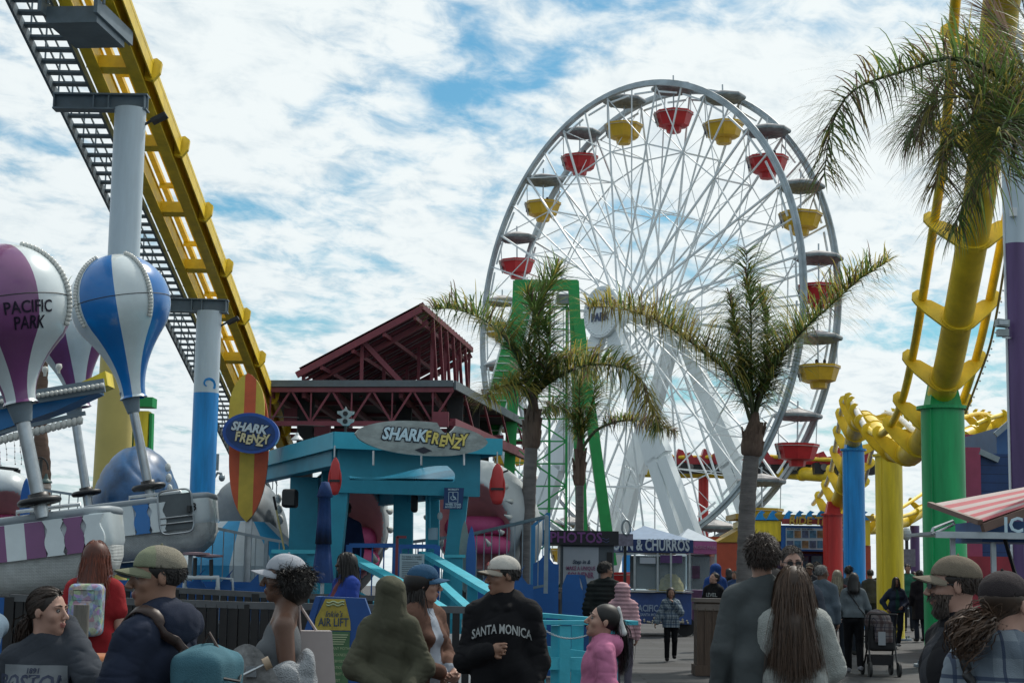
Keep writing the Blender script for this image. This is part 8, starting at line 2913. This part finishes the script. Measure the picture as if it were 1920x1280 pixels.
for lab, px, py, Y, yw, hr, stl, tcol, kw in (
        ('man in a green and white jacket standing beyond the walking woman', 1702, 1066, 52, 170, 'black', 'short', ('green_jacket', (.03, .14, .09)), {}),
        ('person in a long dark coat between the walking woman and the green column', 1724, 1078, 44, 10, 'black', 'short', ('long_dark_coat', (.015, .012, .014)), dict(hem=.55)),
        ('man in a beige cap near the ticket windows', 1518, 1066, 40, 160, 'brown', 'short', ('dark_jacket', (.03, .03, .035)), dict(cap=(cloth('beige_cap', (.20, .17, .13)), cloth('beige_cap', (.20, .17, .13)), 4))),
        ('person with curly dark hair right of the man in the beige cap', 1531, 1064, 43, 10, 'brown', 'curly', ('dark_jacket', (.03, .03, .035)), dict(hairlen=.08)),
        ('white haired person low in front of the ticket building', 1512, 1090, 31, 10, 'grey', 'short', ('plain_grey', (.08, .08, .09)), dict(hairlen=.07)),
        ('man with short black hair behind the woman with the stroller', 1592, 1072, 36, -30, 'black', 'short', ('slate_jacket', (.06, .07, .08)), {}),
        ('man in a dark grey jacket just left of the yellow column', 1631, 1076, 46, 10, 'black', 'short', ('grey_jacket', (.05, .055, .06)), {}),
        ('person in a blue hood by the red wall left of the palm trunk', 1366, 1073, 52, 20, 'black', 'long', ('dark_top', (.03, .03, .035)), dict(hairlen=.25)),
        ('bald man by the red wall left of the palm trunk', 1377, 1078, 50, 150, 'brown', 'short', ('blue_shirt', (.03, .06, .14)), {}),
        ('person in a black top far behind, just left of the green column', 1714, 1078, 58, 190, 'black', 'long', ('black_top', (.012, .012, .014)), dict(hairlen=.3)),
        ('person in dark clothes far behind the woman with the stroller', 1650, 1074, 57, 0, 'brown', 'short', ('brown_jacket', (.05, .035, .03)), {})):
    kw = dict(dict(res=.024, nh=160, hwidth=.012, hands=False, skin='tan', group=G2), **kw)
    person(lab, (px, py), Y, yaw=yw, hair=hr, style=stl, top=tcol, **kw)
# 25 bearded man
r, *_ = person('bearded man in a khaki cap and dark sunglasses looking left in a black jacket', (1788, 1098), 7.1, yaw=96, hy=-13, hp=0, skin='light', hair='brown', style='short', hairlen=.03, nh=800, hwidth=.003, top=('black_jacket', (.014, .014, .017)), thick=.03, res=.0068, beard='greybrown', glasses='sun', cap=(cloth('khaki_cap', (.17, .14, .105)), cloth('khaki_brim', (.20, .17, .13)), 5), openj=cloth('charcoal_tee', (.04, .042, .05)), fold=.014, bulk=1.08)
# 26 woman dark cap plaid
DC = cloth('dark_plum_cap', (.035, .028, .03))
r, *_ = person('woman from behind in a dark baseball cap and pale blue plaid shirt', (1885, 1135), 6.0, yaw=-38, hy=-8, hp=0, skin='light', hair='chestnut', style='pony', tie=(0, -.10, -.06), nh=1500, hwidth=.004, topm=plaid('pale_plaid', (.22, .26, .30), (.10, .13, .17), (.03, .045, .09), 5.5), thick=.035, res=.008, female=True, fold=.014, bulk=1.05, cap=(DC, DC, 4),
       tailpts=([(-.01, -.11, 1.58), (-.03, -.17, 1.58), (-.07, -.20, 1.55), (-.09, -.17, 1.50), (-.05, -.13, 1.50)], [.012, .03, .035, .03, .02]))
strap(r, 'bag_strap', [(-.14, .0, 1.50), (-.10, -.13, 1.40), (.0, -.175, 1.22), (.12, -.15, 1.05)], .035, BLACK)
# stroller
c0 = at(1650, 1200, 29.0); c0.z = 0
STR = thing('stroller', 'black pushchair draped with a plaid blanket pushed by the woman in grey', 'stroller', c0)
BK = mat('black_stroller_fabric', (.012, .012, .014), .8, .3, 6)
blob('seat_shell', [('b', c0 + Vector((0, 0, .62)), (.17, .16, .16), .05, .02), ('-b', c0 + Vector((0, -.1, .72)), (.12, .2, .12), .02, .02)], .02, BK, STR, world=True)
blob('blanket', [('e', c0 + Vector((-.03, .0, .90)), (.22, .24, .20), .04), ('b', c0 + Vector((.02, -.2, .72)), (.13, .01, .15), .025, .05), ('-b', c0 + Vector((0, .05, .60)), (.3, .18, .16), .0, .02)], .018, plaid('brown_plaid', (.17, .15, .15), (.06, .035, .035), (.03, .03, .05), 7), STR, world=True, fold=.02)
m = MB(); m.box(c0 + Vector((0, .02, .26)), (.36, .42, .16)); m.build('basket', BK, STR)
m = MB()
for sg in (-1, 1):
    m.tube([c0 + Vector((sg * .22, -.32, .12)), c0 + Vector((sg * .22, -.1, .55)), c0 + Vector((sg * .22, .28, .12))], .015, 6)
    m.tube([c0 + Vector((sg * .22, .0, .5)), c0 + Vector((sg * .22, -.30, 1.02))], .015, 6)
m.tube([c0 + Vector((-.22, -.30, 1.02)), c0 + Vector((.22, -.30, 1.02))], .018, 6)
m.build('frame', BLACK, STR)
for sx in (-.24, .24):
    for sy in (-.33, .29):
        m = MB(); q = c0 + Vector((sx, sy, .12)); m.tube([q - Vector((.02, 0, 0)), q + Vector((.02, 0, 0))], .12, 18); m.build('wheel', mat('grey_black_tyre', (.03, .03, .03), .7, .2), STR)
m = MB(); m.box(c0 + Vector((-.02, -.24, .62)), (.12, .02, .22)); m.build('cloth_tag', mat('white_cloth_scrap', (.3, .32, .34), .8, .1), STR)


# riders whose heads show above the gondola tubs
RG = 'riders in the gondolas of the Ferris wheel'
for gi, off, hc, tc_, lb in ((17, .25, (.012, .01, .01), (.02, .03, .06), 'rider in the yellow gondola at the upper left of the wheel'), (18, .3, (.02, .014, .01), (.12, .02, .03), 'rider in the red gondola second left of the top'),
                             (2, .35, (.012, .01, .01), (.2, .04, .04), 'rider in the red gondola second right of the top'), (5, .3, (.014, .01, .01), (.03, .03, .04), 'right-hand rider in the yellow gondola half hidden by palm leaves'),
                             (5, -.1, (.03, .02, .014), (.02, .02, .02), 'left-hand rider in the yellow gondola half hidden by palm leaves'), (7, -.6, (.014, .01, .01), (.02, .02, .02), 'rider in the lower right yellow gondola above the train')):
    q = wp(PHI0 + 2 * PI * gi / NG, WR, 0) + Vector((off, -.2, -1.42))
    o = blob('person', [('e', (q.x, q.y, q.z + .22), (.085, .10, .12), .03), ('c', (q.x, q.y, q.z + .0), (q.x, q.y, q.z + .12), .06, .055, .04), ('c', (q.x - .16, q.y, q.z - .08), (q.x + .16, q.y, q.z - .08), .08, .08, .05), ('c', (q.x, q.y, q.z - .1), (q.x, q.y, q.z - .5), .16, .17, .05)],
             .03, [mat('rider_hair_%d' % int(hc[0] * 1000), hc, .6), mat('rider_top_%d' % int(tc_[0] * 1000), tc_, .9)], world=True, matfn=lambda P, z=q.z: (P[:, 2] < z + .08).astype(int))
    tag(o, lb, 'person', RG)
